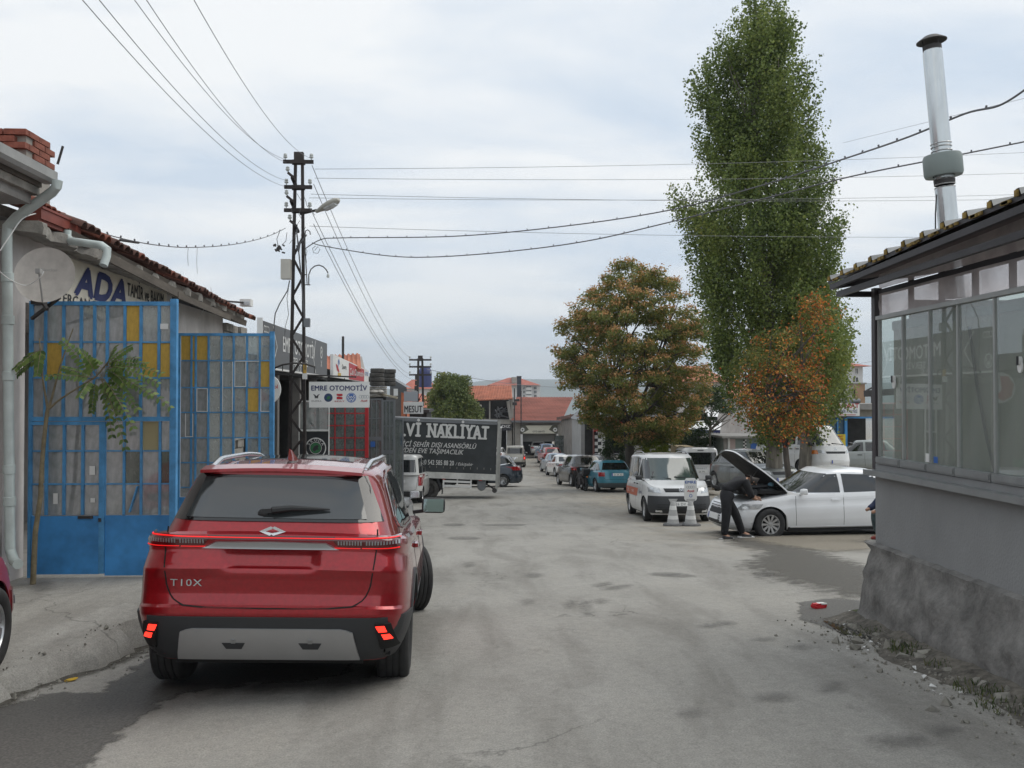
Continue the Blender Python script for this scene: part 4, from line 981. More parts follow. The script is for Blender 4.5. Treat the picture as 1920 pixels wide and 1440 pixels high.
# roof deck and timber under the tiles
def rzz(y): return float(np.interp(y, [9.9, 10.8, 13, 18.6], [4.00, 3.97, 3.87, 3.60]))
mb = MB(); Yv = np.arange(10.6, 19.0, .4); vs = []
for y in Yv: vs += [(-4.72, y, rzz(y)-.14), (-4.70, y, rzz(y)-.03), (-9, y, rzz(y)+1.5), (-9, y, rzz(y)+1.3)]
n = len(Yv); mb.add(vs, [(j*4+i, (j+1)*4+i, (j+1)*4+(i+1) % 4, j*4+(i+1) % 4) for j in range(n-1) for i in range(4)]+[(0, 1, 2, 3), (4*n-1, 4*n-2, 4*n-3, 4*n-4)])
kid(mb, 'roof', M['timber'], lw)
mb = MB(); mb.box(-9, -5.12, 9.96, 18.3, 3.60, 3.62); kid(mb, 'ceiling', M['timber'], lw)
mb = MB(); mb.bar((-4.66, 11.6, rzz(11.6)-.16), (-4.66, 14.5, rzz(14.5)-.19), .03, .12); mb.bar((-4.65, 14.2, rzz(14.2)-.22), (-4.66, 17.2, rzz(17.2)-.16), .03, .10); kid(mb, 'fascia_board', M['timber'], lw)
tp = []; nn = 6
for k_ in range(2):
 for i in range(nn+1):
  t = PI*i/nn; rr = .085 if k_ == 0 else .072
  tp.append((rr*math.cos(t), math.sin(t)*rr*.75))
vs = [(a[0], 0, a[1]) for a in tp[:nn+1]]+[(a[0], 0, a[1]-.016) for a in tp[:nn+1]]
vs2 = [(x*.86, .40, z) for x, y, z in vs]
m_ = nn+1; A = vs+vs2; fs = []
for i in range(nn): fs += [(i, i+1, 2*m_+i+1, 2*m_+i), (m_+i+1, m_+i, 3*m_+i, 3*m_+i+1), (i+1, i, m_+i, m_+i+1)]
fs += [(0, 2*m_, 3*m_, m_), (nn, m_+nn, 3*m_+nn, 2*m_+nn)]
tile_d = mesh('roof_tile', A, fs, M['tile_dark'], True, 40); tile_r = mesh('roof_tile', A, fs, M['tile'], True, 40)
offl = Vector(lw.location); rf = bpy.data.objects.new('tile_course', None); COL.objects.link(rf); rf.parent = lw
for j in range(3):
 y = 10.75
 while y < 18.9:
  zz_ = rzz(y)+.02+j*.13
  link('roof_tile', tile_d if random.random() < .8 else tile_r, rf, Vector((-4.60-j*.36+random.uniform(-.02, .02), y, zz_+random.uniform(-.012, .012)))-offl, (R(19), random.uniform(-.05, .05), PI/2+random.uniform(-.07, .07)))
  y += .185
# red gutter box and the overflow pipe
mb = MB(); A0 = P(28, 420, 9.97); B0 = P(146, 413, 10.9)
mb.box(-4.90, -4.72, 9.97, 10.95, 3.94, 4.05); mb.box(-4.92, -4.705, 9.97, 10.96, 4.05, 4.075); mb.box(-4.89, -4.75, 9.97, 10.94, 3.90, 3.94); kid(mb, 'gutter_box', M['gutter_red'], lw)
for i in range(6): link('roof_tile', tile_r, rf, Vector((-4.78-.02*i, 10.0+.17*i, 4.11+.01*math.sin(i*3)))-offl, (R(15), 0, PI/2))
mb = MB(); mb.tube([P(126, 432, 10.6), P(126, 444, 10.6), P(133, 452, 10.55), P(190, 460, 10.3), P(201, 468, 10.25), P(200, 480, 10.25), P(194, 498, 10.2)], .045, 12); kid(mb, 'overflow_pipe', M['pvc'], lw, True)
# cream wall sign above the gate
sg = root('wall_sign', 'cream workshop sign with big navy letters under the eave above the first blue gate', 'sign', (FX, 12.6, 3.2))
so = Vector(sg.location)
mb = MB(); ya, yb = XP(96, FX), XP(308, FX); mb.box(FX+.005, FX+.03, ya, yb, 3.10, 3.74)
M['cream'] = mat('cream_board', (.60, .56, .47), .6, var=.12, vscale=2)
kid(mb, 'panel', M['cream'], sg)
M['navy'] = mat('navy_print', (.025, .035, .13), .6); M['print_black'] = mat('print_black', (.03, .03, .035), .6)
def onX(f, name, m, par, x, y0, z0, po, up=(0, 0, 1)):   # print on a left-side wall: reads towards +Y
 return f.put(name, m, par, Vector((x, y0, z0))-po, (0, 1, 0), up, .004, (1, 0, 0))
f = Flat(); f.text('ADA', 0, 0, .37, fit=1.62, bold=.13, shear=.25, align='LEFT'); onX(f, 'lettering', M['navy'], sg, FX+.031, XP(134, FX), 3.32, so)
f = Flat(); f.text('TAMİR ve BAKIM', 0, 0, .20, fit=1.50, bold=.03, align='LEFT'); onX(f, 'lettering', M['print_black'], sg, FX+.031, XP(233, FX), 3.48, so)
f = Flat(); f.text('ERCAN TEL: 0 212', 0, 0, .12, fit=1.9, bold=.03, align='LEFT'); onX(f, 'lettering', M['print_black'], sg, FX+.031, XP(112, FX), 3.17, so)
# satellite dish
dc = P(84, 515, 9.55)
ds = root('satellite_dish', 'round cream satellite dish on a bracket beside the cream wall sign', 'satellite dish', (dc.x, dc.y, dc.z))
Md = (Vector((.10, -1, .20))).to_track_quat('Z', 'Y').to_matrix().to_4x4()
mb = MB(); prof = [(0, -.06)]+[(.29*i/8, -.06+.055*(i/8)**2) for i in range(1, 9)]+[(.298, .0), (.29, -.012)]+[(.29*i/8, -.072+.055*(i/8)**2) for i in range(7, 0, -1)]+[(0, -.07)]
mb.lathe(prof, 40, Md); mb.obj('reflector', mat('dish_paint', (.50, .47, .43), .5, var=.12, vscale=8), ds, True, 50)
mb = MB(); tip = Md @ Vector((.0, -.02, .16)); mb.tube([Md @ Vector((.0, -.29, .0)), tip], .009, 6); mb.cbox(tip, (.045, .06, .05)); mb.obj('feed_arm', M['pvc_grey'], ds)
mb = MB(); mb.bar(Md @ Vector((0, 0, -.07)), (-.22, .42, -.18), .04); mb.bar((-.02, .1, -.35), (-.3, .42, -.10), .03); mb.bar((.1, .12, -.22), (-.32, .40, -.42), .03); mb.cbox((-.15, .2, -.22), (.12, .12, .14)); mb.obj('bracket', M['dark_metal'], ds)
f = Flat(); f.text('NextStar', 0, 0, .03, bold=.0); f.put('lettering', M['pvc_grey'], ds, Md @ Vector((.03, .05, -.045)), Md.to_3x3() @ Vector((1, 0, 0)), Md.to_3x3() @ Vector((0, 1, 0)), .01)
# ---- blue glazed gates
def gate(name, label, Y, frame_px, cols, rows, panes, kick, extra=None, group=None, Mfr=None, barw=.03, kickm=None, skip=(), postw=.07, lean=0, bottom=None):
 """frame_px: x0, x1, ytop, ybottom of the leaf in its plane at street depth Y"""
 x0, x1 = X_(frame_px[0], Y), X_(frame_px[1], Y); zt_, zb_ = Z_(frame_px[2], Y), Z_(frame_px[3], Y)
 fm = Mfr or M['blue']; g = root(name, label, 'gate', (x0, Y, zb_), 0, group); o = Vector(g.location)
 mb = MB(); mb.box(x0, x0+barw*1.4, Y-.02, Y+.02, zb_, zt_); mb.box(x1-postw, x1, Y-.035, Y+.035, zb_-.02, zt_+.03); mb.box(x0, x1-postw-.001, Y-.022, Y+.022, zt_-.045, zt_)
 kid(mb, 'frame', fm, g)
 cx = [X_(c, Y) for c in cols]; rz_ = [Z_(r, Y) for r in rows]
 barm = {}
 def bar(ax0, ax1, az0, az1, w=.016):
  kid(MB().box(ax0, ax1, Y-w, Y+w, az0, az1), 'glazing_bar', fm, g)
 for i, c in enumerate(cx[1:-1]): bar(c-barw/2, c+barw/2, rz_[-1]+.001, zt_-.046, .018)
 for j, r in enumerate(rz_[1:-1]):
  h = barw*.32 if j+1 not in (extra or {}) else barw*.9
  for i in range(len(cx)-1): bar(cx[i]+barw/2+.001, cx[i+1]-barw/2-.001, r-h, r+h, .013)
 pm_ = {}
 for j in range(len(rz_)-1):
  for i in range(len(cx)-1):
   key = panes.get((j, i), 'pane')
   if key is None: continue
   w = cx[i+1]-cx[i]-barw; h = rz_[j]-rz_[j+1]-.02
   if key not in pm_: pm_[key] = MB().box(-.5, .5, -.003, .003, -.5, .5).me('pane', M[key])
   link('pane', pm_[key], g, Vector(((cx[i]+cx[i+1])/2, Y+.004, (rz_[j]+rz_[j+1])/2))-o, (random.uniform(-.012, .012), 0, random.uniform(-.01, .01)), (w+.012, 1, h+.012))
 if kick:
  kid(MB().box(x0+barw*1.4+.001, x1-postw-.001, Y-.015, Y+.015, zb_+.02, rz_[-1]), 'kick_panel', kickm or M['bluepanel'], g)
 return g
random.seed(11)
PN = {(0, 6): 'yellow', (1, 1): 'yellow', (1, 7): 'yellow', (1, 8): 'yellow', (0, 7): 'pane2', (0, 8): 'pane2', (0, 3): 'pane2', (0, 4): 'pane2'}
Y1 = 10.35
g1 = gate('workshop_gate', 'big blue glazed gate leaf with four yellow panes and a wicket door, at left', Y1, (55, 332, 568, 1077),
  [57, 85, 119, 152, 177, 201, 234, 264, 298, 324], [572, 643, 709, 783], PN, False)
o1 = Vector(g1.location)
def gb(x0, x1, y0, y1, w=.016, name='glazing_bar', m=None, dy=0): return kid(MB().box(X_(x0, Y1), X_(x1, Y1), Y1-w+dy, Y1+w+dy, Z_(y1, Y1), Z_(y0, Y1)), name, m or M['blue'], g1)
gb(57.5, 323.5, 781, 789, .024, 'mid_rail')
gp = MB().box(-.5, .5, -.003, .003, -.5, .5).me('pane', M['pane']); gpy = MB().box(-.5, .5, -.003, .003, -.5, .5).me('pane', mat('pale_yellow_pane', (.34, .29, .16), .7)); gpd = MB().box(-.5, .5, -.003, .003, -.5, .5).me('pane', glass_mat('dark_louvre_glass', clear=.5, dirt=(.12, .15, .12), dirtfac=.6))
rows3 = [789, 844, 905, 963]
wc = [60, 89, 122, 157, 190]
wick = bpy.data.objects.new('wicket_door', None); COL.objects.link(wick); wick.parent = g1
def wb_(x0, x1, y0, y1, w=.02, m=None, name='door_frame', dy=0): return kid(MB().box(X_(x0, Y1), X_(x1, Y1), Y1-w+dy-.006, Y1+w+dy-.006, Z_(y1, Y1), Z_(y0, Y1)), name, m or M['blue'], wick)
wb_(57, 61, 790, 1070); wb_(188.5, 199, 790, 1070, .026); wb_(61.2, 188.3, 790, 796)
for c in wc[1:-1]: wb_(c-2.6, c+2.6, 796.3, 962, .016)
for r_ in rows3[1:-1]:
 for i in range(4): wb_(wc[i]+3, wc[i+1]-3, r_-1.5, r_+1.5, .012)
def pn(mesh_, x0, x1, y0, y1, par): link('pane', mesh_, par, Vector(((X_(x0, Y1)+X_(x1, Y1))/2, Y1+.004, (Z_(y0, Y1)+Z_(y1, Y1))/2))-o1, (random.uniform(-.012, .012), 0, random.uniform(-.01, .01)), (X_(x1, Y1)-X_(x0, Y1)-.01, 1, Z_(y0, Y1)-Z_(y1, Y1)-.01))
for j in range(3):
 for i in range(4): pn(gp, wc[i], wc[i+1], rows3[j] if j else 796, rows3[j+1], wick)
wb_(61.3, 188.3, 964, 1071, .014, M['bluepanel'], 'door_sheet')
hd = MB(); q = P(160, 970, Y1-.03); hd.cbox(q, (.16, .02, .03)); hd.cbox(q+Vector((.16, 0, -.03)), (.03, .02, .04)); kid(hd, 'door_bolt', M['dark_metal'], wick)
rc = [199, 234, 266, 301, 324]
for c in rc[1:-1]: gb(c-2.2, c+2.2, 789.5, 962.5, .017)
for r_ in rows3[1:-1]:
 for i in range(4): gb(rc[i]+2.6, rc[i+1]-2.6, r_-1.3, r_+1.3, .012)
for j in range(3):
 for i in range(4):
  pn(gpy if (j, i) == (0, 2) else gpd if (j, i) in ((1, 1), (1, 3)) else gp, rc[i], rc[i+1], rows3[j], rows3[j+1], g1)
gb(199.3, 323.5, 963.3, 1074, .014, 'kick_panel', M['bluepanel'])
kid(MB().bar(P(243, 960, Y1-.03), P(258, 912, Y1-.03), .05, .012), 'brace', M['blue'], g1)
# paper notices on the wicket glass
for (px, py, w, h) in ((173, 882, .06, .10), (104, 935, .05, .12), (174, 938, .05, .05), (308, 612, .09, .06)):
 q = P(px, py, Y1-.012); kid(MB().cbox(q, (w, .003, h)), 'notice', M['paper'], g1)
PN2 = {(0, 0): 'yellow', (0, 1): 'yellow', (0, 2): 'yellow', (1, 1): 'yellow', (1, 7): 'yellow', (2, 6): 'yellow', (4, 5): None}
for j in range(7):
 for i in range(8):
  if (j, i) not in PN2: PN2[(j, i)] = 'pane2' if i >= 3 and j < 5 else 'pane'
g2 = gate('workshop_gate', 'second blue glazed gate leaf behind the first one, with six small yellow panes', 15.35, (333, 514, 626, 1010),
  [338, 359, 367, 391, 415, 438, 463, 487, 509], [629, 677, 727, 773, 820, 866, 912, 930], PN2, True)
o2 = Vector(g2.location)
for (i0, i1, r0, r1, sides) in ((367, 391, 727, 773, 'LRTB'), (415, 438, 677, 773, 'LR'), (438, 487, 672, 680, 'B'), (346, 364, 773, 820, 'LRB'), (487, 509, 727, 773, 'LB'), (438, 463, 677, 727, 'LRB')):
 mb = MB(); Yp = 15.35-.02; a, b, c, d = X_(i0+1.5, Yp), X_(i1-1.5, Yp), Z_(r0+2, Yp), Z_(r1-2, Yp)
 if 'L' in sides: mb.box(a, a+.012, Yp-.004, Yp, d, c)
 if 'R' in sides: mb.box(b-.012, b, Yp-.004, Yp, d, c)
 if 'B' in sides: mb.box(a, b, Yp-.0045, Yp+.0005, d-.006, d+.006)
 if 'T' in sides: mb.box(a, b, Yp-.0045, Yp+.0005, c-.006, c+.006)
 kid(mb, 'putty_bead', M['paper'], g2)['kind'] = 'stuff'
# pale door leaf and bits standing behind the second gate
tg = thing_mesh(MB().box(X_(415, 17.2), X_(437, 17.2), 17.2, 17.25, -.9, 3.0), 'timber_board', M['white'], 'tall white board leaning behind the second blue gate', 'board')
# round lubricant sign beyond the gate
rs = root('round_sign', 'round white sign with a red figure hanging beyond the second blue gate', 'sign', P(497, 730, 20.2))
mb = MB(); mb.lathe([(0, -.02), (.345, -.02), (.35, 0), (.345, .02), (0, .02)], 36, Matrix.Rotation(PI/2, 4, 'X')); mb.obj('panel', M['white'], rs, True)
M['red'] = mat('red_print', (.45, .02, .03), .5); M['green'] = mat('green_print', (.03, .16, .06), .5); M['skyblue'] = mat('blue_print', (.03, .12, .4), .5)
f = Flat(); f.poly([(-.30, .08), (-.18, .26), (.02, .27), (-.02, -.05), (.14, -.2), (-.05, -.3), (-.25, -.18)]); f.put('emblem', M['red'], rs, (0, -.022, 0), (1, 0, 0), (0, 0, 1)); f = Flat(); f.text('ol', .24, .02, .09, bold=.03); f.put('lettering', M['red'], rs, (0, -.022, 0), (1, 0, 0), (0, 0, 1))
# ---- open fronted garage with the long grey sign
eb = root('garage_building', 'dark open-fronted garage under the long grey sign on the left', 'building', (-7, 26, -1))
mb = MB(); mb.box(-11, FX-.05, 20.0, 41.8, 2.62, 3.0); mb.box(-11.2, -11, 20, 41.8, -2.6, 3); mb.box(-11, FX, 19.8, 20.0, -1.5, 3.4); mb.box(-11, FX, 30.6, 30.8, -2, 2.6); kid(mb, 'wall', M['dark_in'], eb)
pm_ = mat('pillar_paint', (.16, .15, .14), .8, var=.2)
for y in (21.6, 23.6, 26.5, 29): kid(MB().box(FX-.3, FX-.08, y, y+.22, -2.2, 2.6), 'pillar', pm_, eb)
for i, (y, c, w) in enumerate(((20.6, (.25, .24, .23), .25), (22.6, (.33, .30, .28), .2), (24.6, (.14, .05, .04), .5), (21.2, (.02, .11, .05), .6))):
 thing_mesh(MB().box(FX-.9-.1*i, FX-.8-.1*i+w*.4, y, y+w, gz(-6, y)+.0, gz(-6, y)+(2.6 if i < 2 else 1.5)), 'storage_cabinet', mat('cabinet_%d' % i, c, .6), ['tall grey locker at the mouth of the dark garage', 'narrow pinkish locker inside the dark garage', 'brown cupboard inside the dark garage', 'green low cabinet just past the second blue gate'][i], 'cabinet')
bs = root('shop_sign', 'long grey fascia sign with white bold lettering above the open garage', 'sign', (FX, 26, 3)); bo = Vector(bs.location)
M['signgrey'] = mat('sign_grey', (.105, .108, .112), .5, var=.05)
ya, yb = XP(491, FX+.1), XP(613, FX+.1); za, zb2 = 2.74, 3.80
kid(MB().box(FX, FX+.10, ya, yb, za, zb2), 'panel', M['signgrey'], bs)
kid(MB().box(FX-.01, FX+.115, ya-.03, ya-.001, za-.05, zb2+.06), 'edge_trim', M['white'], bs); kid(MB().box(FX-.01, FX+.115, ya, yb, za-.045, za-.001), 'edge_trim', M['white'], bs)
def em(px, py): y = XP(px, FX+.1); return y, P(px, py, y).z
f = Flat(); f.text('EMRE OTOMOTİV', 0, 0, .40, fit=4.5, bold=.035); onX(f, 'lettering', M['white'], bs, FX+.101, (ya+yb)/2+.0, 3.20, bo)
f = Flat(); f.text('ÖZEL SERVİS', 0, 0, .20, fit=2.4, bold=.015); onX(f, 'lettering', M['white'], bs, FX+.101, (ya+yb)/2-.1, 2.98-.07, bo)
f = Flat()
for (a, b) in ((ya+.95, ya+1.35), ):
 f.line((ya+1.1, zb2-.05), (ya+1.55, (za+zb2)/2), .04); f.line((ya+1.55, (za+zb2)/2), (ya+1.1, za+.05), .04)
f.line((yb-2.1, zb2-.03), (yb-2.5, (za+zb2)/2), .04); f.line((yb-2.5, (za+zb2)/2), (yb-2.1, za+.03), .04)
for k_ in range(4): f.ring(ya+.22+.13*k_, 3.62, .06, .085, 20)
f.ring(ya+.45, 2.98, .15, .18, 24); f.line((ya+.34, 3.08), (ya+.42, 2.86), .03); f.line((ya+.42, 2.86), (ya+.45, 2.98), .03); f.line((ya+.45, 2.98), (ya+.48, 2.86), .03); f.line((ya+.48, 2.86), (ya+.56, 3.08), .03)
f.ring(yb-1.1, 3.45, .14, .19, 24); f.line((yb-1.2, 3.4), (yb-1.0, 3.52), .05); f.line((yb-1.2, 3.0), (yb-1.0, 3.2), .04); f.line((yb-1.0, 3.0), (yb-1.2, 3.2), .04)
for k_ in range(5): f.ring(ya+3.1+.35*k_, 2.82, .05, .075, 16)
onX(f, 'emblem', M['white'], bs, FX+.101, 0, 0, bo)
# ---- next sign: white and red
cs = root('shop_sign', 'slanting white and red workshop sign beyond the grey one', 'sign', (FX, 35, 3)); co = Vector(cs.location)
Xc = -5.05; y0c, y1c = XP(619, Xc), XP(687, Xc)
mb = MB(); mb.add([(Xc, y0c, 2.72), (Xc, y1c, 2.70), (Xc, y1c, 3.24), (Xc, y0c, 3.50), (Xc+.1, y0c, 2.72), (Xc+.1, y1c, 2.70), (Xc+.1, y1c, 3.24), (Xc+.1, y0c, 3.50)], [(0, 3, 2, 1), (4, 5, 6, 7), (0, 1, 5, 4), (1, 2, 6, 5), (2, 3, 7, 6), (3, 0, 4, 7)]); kid(mb, 'panel', M['white'], cs)
yr0, yr1 = XP(649, Xc), XP(678, Xc); xs_ = Xc+.104
kid(MB().add([(xs_, yr0, 2.73), (xs_, yr1, 2.72), (xs_, yr1, 3.24), (xs_, yr0, 3.36)], [(0, 1, 2, 3)]), 'red_field', M['red'], cs)
f = Flat(); f.text('Çalı Otomotiv', 0, 0, .26, fit=yr1-yr0-.4, bold=.02, shear=.2); onX(f, 'lettering', M['white'], cs, xs_+.001, (yr0+yr1)/2, 2.92, co)
f = Flat(); f.poly([(y0c+.5, 3.2), (y0c+.9, 3.15), (y0c+1.3, 2.98), (y0c+1.3, 2.9), (y0c+.8, 2.98)]); onX(f, 'emblem', M['red'], cs, xs_, 0, 0, co)
f = Flat(); f.ring(y0c+1.2, 3.2, .08, .18, 20, 0, PI*1.2); onX(f, 'emblem', M['skyblue'], cs, xs_, 0, 0, co)
f = Flat(); f.rect(y0c+1.0, 2.76, y0c+1.7, 2.9); onX(f, 'emblem', M['yellow'], cs, xs_, 0, 0, co)
f = Flat(); f.text('Quartz', 0, 0, .16, fit=1.1, bold=.02); onX(f, 'lettering', M['print_black'], cs, xs_, y0c+2.5, 3.08, co)
f = Flat(); f.text('OTO', 0, 0, .16, fit=1.2, bold=.02); onX(f, 'lettering', M['skyblue'], cs, xs_, y1c-.8, 3.0, co)
# ---- hanging white sign on the pole (faces the camera)
Ys = 21.75; hs = root('hanging_sign', 'white rectangular sign with five coloured car emblems hanging from the lattice pole', 'sign', P(636, 740, Ys)); ho = Vector(hs.location)
w_, h_ = X_(693, Ys)-X_(580, Ys), Z_(716, Ys)-Z_(764, Ys)
mb = MB(); mb.box(-w_/2, w_/2, 0, .05, -h_/2, h_/2); mb.obj('panel', M['white'], hs)
mb = MB(); mb.bar((-.55, .02, h_/2), (-.55, .02, h_/2+.09), .015); mb.bar((.12, .02, h_/2), (.12, .02, h_/2+.09), .015); mb.obj('hanger', M['dark_metal'], hs)
M['paleink'] = mat('silver_print', (.35, .37, .4), .5)
def pr(f, m): f.put('print', m, hs, (0, -.002, 0), (1, 0, 0), (0, 0, 1), .002)
f = Flat(); f.text('EMRE OTOMOTİV', 0, .10, .12, fit=w_*.92, bold=.045); pr(f, M['navy'])
f = Flat(); f.poly([(-.62, .02), (-.56, -.005), (-.535, -.04), (-.51, -.005), (-.45, .02), (-.49, -.03), (-.50, -.10), (-.52, -.07), (-.535, -.09), (-.55, -.07), (-.57, -.10), (-.58, -.03)]); f.text('CUPRA', -.535, -.165, .03, fit=.24); pr(f, M['print_black'])
f = Flat(); f.disc(-.255, -.07, .10); pr(f, M['navy']); f = Flat(); f.ring(-.255, -.07, .068, .072); f.poly([(-.30, -.09), (-.27, -.04), (-.23, -.03), (-.20, -.06), (-.23, -.11), (-.27, -.115)]); f.put('print', M['green'], hs, (0, -.003, 0), (1, 0, 0), (0, 0, 1), .003)
f = Flat(); f.poly([(-.06, .02), (.08, .02), (.08, -.03), (.0, -.035), (-.06, -.02)]); f.poly([(-.06, -.05), (.0, -.045), (.08, -.06), (.08, -.11), (-.06, -.11)]); f.text('SEAT', .01, -.17, .03, fit=.24, bold=.03); pr(f, M['red'])
f = Flat(); f.disc(.285, -.07, .115); pr(f, M['skyblue'])
f = Flat(); f.ring(.285, -.07, .092, .10)
for a, b in (((.215, -.01), (.26, -.08)), ((.26, -.08), (.285, -.03)), ((.285, -.03), (.31, -.08)), ((.31, -.08), (.355, -.01)), ((.20, -.05), (.255, -.15)), ((.255, -.15), (.285, -.09)), ((.285, -.09), (.315, -.15)), ((.315, -.15), (.37, -.05))): f.line(a, b, .016)
f.put('print', M['white'], hs, (0, -.003, 0), (1, 0, 0), (0, 0, 1), .003)
f = Flat()
for k_ in range(4): f.ring(.50+.055*k_, -.05, .03, .038, 18)
pr(f, M['paleink']); f = Flat(); f.text('Audi', .585, -.165, .05, fit=.16, bold=.04, shear=.2); pr(f, M['red'])
# ---- black emblem board on its white frame
Yk = 22.9; kb = root('emblem_board', 'tall glazed black board with a round green and white emblem beside the lattice pole', 'sign', (X_(588, Yk), Yk, gz(-4, Yk))); ko = Vector(kb.location)
xa, xb = X_(562, Yk), X_(616, Yk); zk = [Z_(q, Yk) for q in (752, 806, 870)]
kid(MB().box(xa, xb, Yk, Yk+.02, zk[2]-.7, zk[1]), 'panel', mat('board_black', (.02, .022, .025), .35), kb)
kid(MB().box(xa+.02, xb-.02, Yk+.004, Yk+.012, zk[1], zk[0]), 'glass', M['pane2'], kb)
mb = MB(); mb.box(xa-.02, xa, Yk-.02, Yk+.03, zk[2]-1.1, zk[0]+.02); mb.box(xb, xb+.02, Yk-.02, Yk+.03, zk[2]-1.1, zk[0]+.02); mb.box(xa+.001, xb-.001, Yk-.015, Yk+.025, zk[0]-.02, zk[0]+.015); mb.box(xa+.001, xb-.001, Yk-.015, Yk+.025, zk[1]-.03, zk[1]+.015); kid(mb, 'frame', M['white'], kb)
c = P(592, 840, Yk); f = Flat(); f.ring(0, 0, .235, .26); f.ring(0, 0, .14, .15);
for i, ch_ in enumerate('ŠKODA'):
 a = R(150-30*i); v_, f_ = text_geo(ch_, .075, bold=.03); rot = a-PI/2; f._a([(q[0]*math.cos(rot)-q[1]*math.sin(rot)+.165*math.cos(a), q[0]*math.sin(rot)+q[1]*math.cos(rot)+.165*math.sin(a)) for q in v_], f_)
f.put('emblem', M['white'], kb, c-ko-Vector((0, .002, 0)), (1, 0, 0), (0, 0, 1)); f = Flat(); f.disc(0, 0, .13); f.put('emblem', M['green'], kb, c-ko-Vector((0, .002, 0)), (1, 0, 0), (0, 0, 1))
f = Flat(); f.poly([(-.08, -.05), (-.04, .04), (.03, .08), (.08, .05), (.05, .0), (.09, -.04), (.02, -.04), (-.02, -.09)]); f.put('emblem', M['board'] if 'board' in M else M['print_black'], kb, c-ko-Vector((0, .004, 0)), (1, 0, 0), (0, 0, 1))
# ---- red and grey barred gates further along
M['redpaint'] = mat('red_gate_paint', (.42, .015, .02), .5, var=.15, vscale=4); M['gatepane'] = glass_mat('gate_pane', clear=.85, dirt=(.22, .24, .23), dirtfac=.5, f0=.08)
def bargate(label, Y, x0, x1, yt, yb_, ncol, nrow, m, barw=.03, heavy=(), thick=.09, dec=0):
 xa, xb = X_(x0, Y), X_(x1, Y); zt_, zb_ = Z_(yt, Y), Z_(yb_, Y); g = root('barred_gate', label, 'gate', (xa, Y, zb_));
 mb = MB(); mb.box(xa, xa+.04, Y-.02, Y+.02, zb_, zt_); mb.box(xb-thick, xb, Y-.03, Y+.03, zb_, zt_); mb.box(xa+.041, xb-thick-.001, Y-.02, Y+.02, zt_-.05, zt_)
 kid(mb, 'frame', m, g); px_ = MB().box(-.5, .5, -.003, .003, -.5, .5).me('pane', M['gatepane']); o = Vector(g.location)
 W_ = xb-thick-xa
 for i in range(1, ncol): x = xa+W_*i/ncol; kid(MB().box(x-barw/2, x+barw/2, Y-.015, Y+.015, zb_, zt_-.051), 'glazing_bar', m, g)
 for j in range(1, nrow):
  z = zb_+(zt_-zb_)*j/nrow; h_ = .06 if j in heavy else barw/2
  kid(MB().box(xa+.041, xb-thick-.001, Y-.011, Y+.011, z-h_, z+h_), 'glazing_bar', m, g)
 for i in range(ncol):
  for j in range(nrow): link('pane', px_, g, Vector((xa+W_*(i+.5)/ncol, Y+.003, zb_+(zt_-zb_)*(j+.5)/nrow))-o, (random.uniform(-.02, .02), 0, 0), (W_/ncol, 1, (zt_-zb_)/nrow))
 return g
bargate('red barred gate leaf with wicket frame under the hanging white sign', 26.8, 572, 691, 752, 935, 6, 8, M['redpaint'], .032, (3,), .10)
bargate('grey barred gate leaf with a blue sticker, between the red gate and the black truck', 28.6, 688, 718, 747, 935, 3, 5, M['grey_metal'], .03, (3,), .05)
bargate('narrow grey gate leaf right in front of the black truck canopy', 30.2, 717, 741, 750, 945, 3, 4, M['grey_metal'], .035, (2,), .06)
bargate('low grey steel frame gate standing before the truck lettering', 31.2, 738, 757, 784, 950, 1, 2, M['grey_metal'], .03, (), .05)
stk = thing_mesh(MB().cbox(P(699, 833, 28.56), (.14, .004, .17)), 'sticker', M['skyblue'], 'small blue sticker on the grey barred gate', 'sticker')
# ---- tiled gable behind the white and red sign
def tiled_roof(mb, a, b, c, d, n, rr=.05):
 """ridged roof plane: a-b eave (left, right), d-c ridge (left, right); ribs run from eave to ridge"""
 a, b, c, d = map(Vector, (a, b, c, d)); nn_ = (b-a).cross(d-a).normalized(); vs = []; m = n*4+1
 for e0, e1 in ((a, b), (d, c)):
  for i in range(m): q = i/(m-1); vs.append(e0+(e1-e0)*q+nn_*(rr*(1 if i % 4 in (1, 2) else 0)))
 for e0, e1 in ((a, b), (d, c)):
  for i in range(m): q = i/(m-1); vs.append(e0+(e1-e0)*q-nn_*.06)
 fs = [(i, i+1, m+i+1, m+i) for i in range(m-1)]+[(2*m+i+1, 2*m+i, 3*m+i, 3*m+i+1) for i in range(m-1)]+[(i+1, i, 2*m+i, 2*m+i+1) for i in range(m-1)]+[(m+i, m+i+1, 3*m+i+1, 3*m+i) for i in range(m-1)]
 fs += [(0, m, 3*m, 2*m), (m-1, 3*m-1, 4*m-1, 2*m-1)]
 mb.add(vs, fs)
def windows(par, rects, Yf, m, frame, depth=.06, mull=True):
 o = Vector(par.location)
 for (x0, x1, z0, z1) in rects:
  w = kid(MB().box(x0, x1, Yf-.02, Yf+.03, z0, z1), 'window', m, par)
  mb = MB(); t = .07
  mb.box(x0-t, x0, Yf-depth, Yf+.02, z0-t, z1+t); mb.box(x1, x1+t, Yf-depth, Yf+.02, z0-t, z1+t); mb.box(x0, x1, Yf-depth, Yf+.02, z1, z1+t); mb.box(x0-t*.5, x1+t*.5, Yf-depth-.03, Yf+.02, z0-t, z0)
  if mull: mb.box((x0+x1)/2-.03, (x0+x1)/2+.03, Yf-depth+.01, Yf-.021, z0, z1)
  q = Vector(o); mb.v = [v-q for v in mb.v]; mb.obj('window_frame', frame, w)
gh_ = root('gabled_house', 'small house with orange tiled gable roof peeping over the white and red sign', 'house', (X_(645, 39), 39, -2))
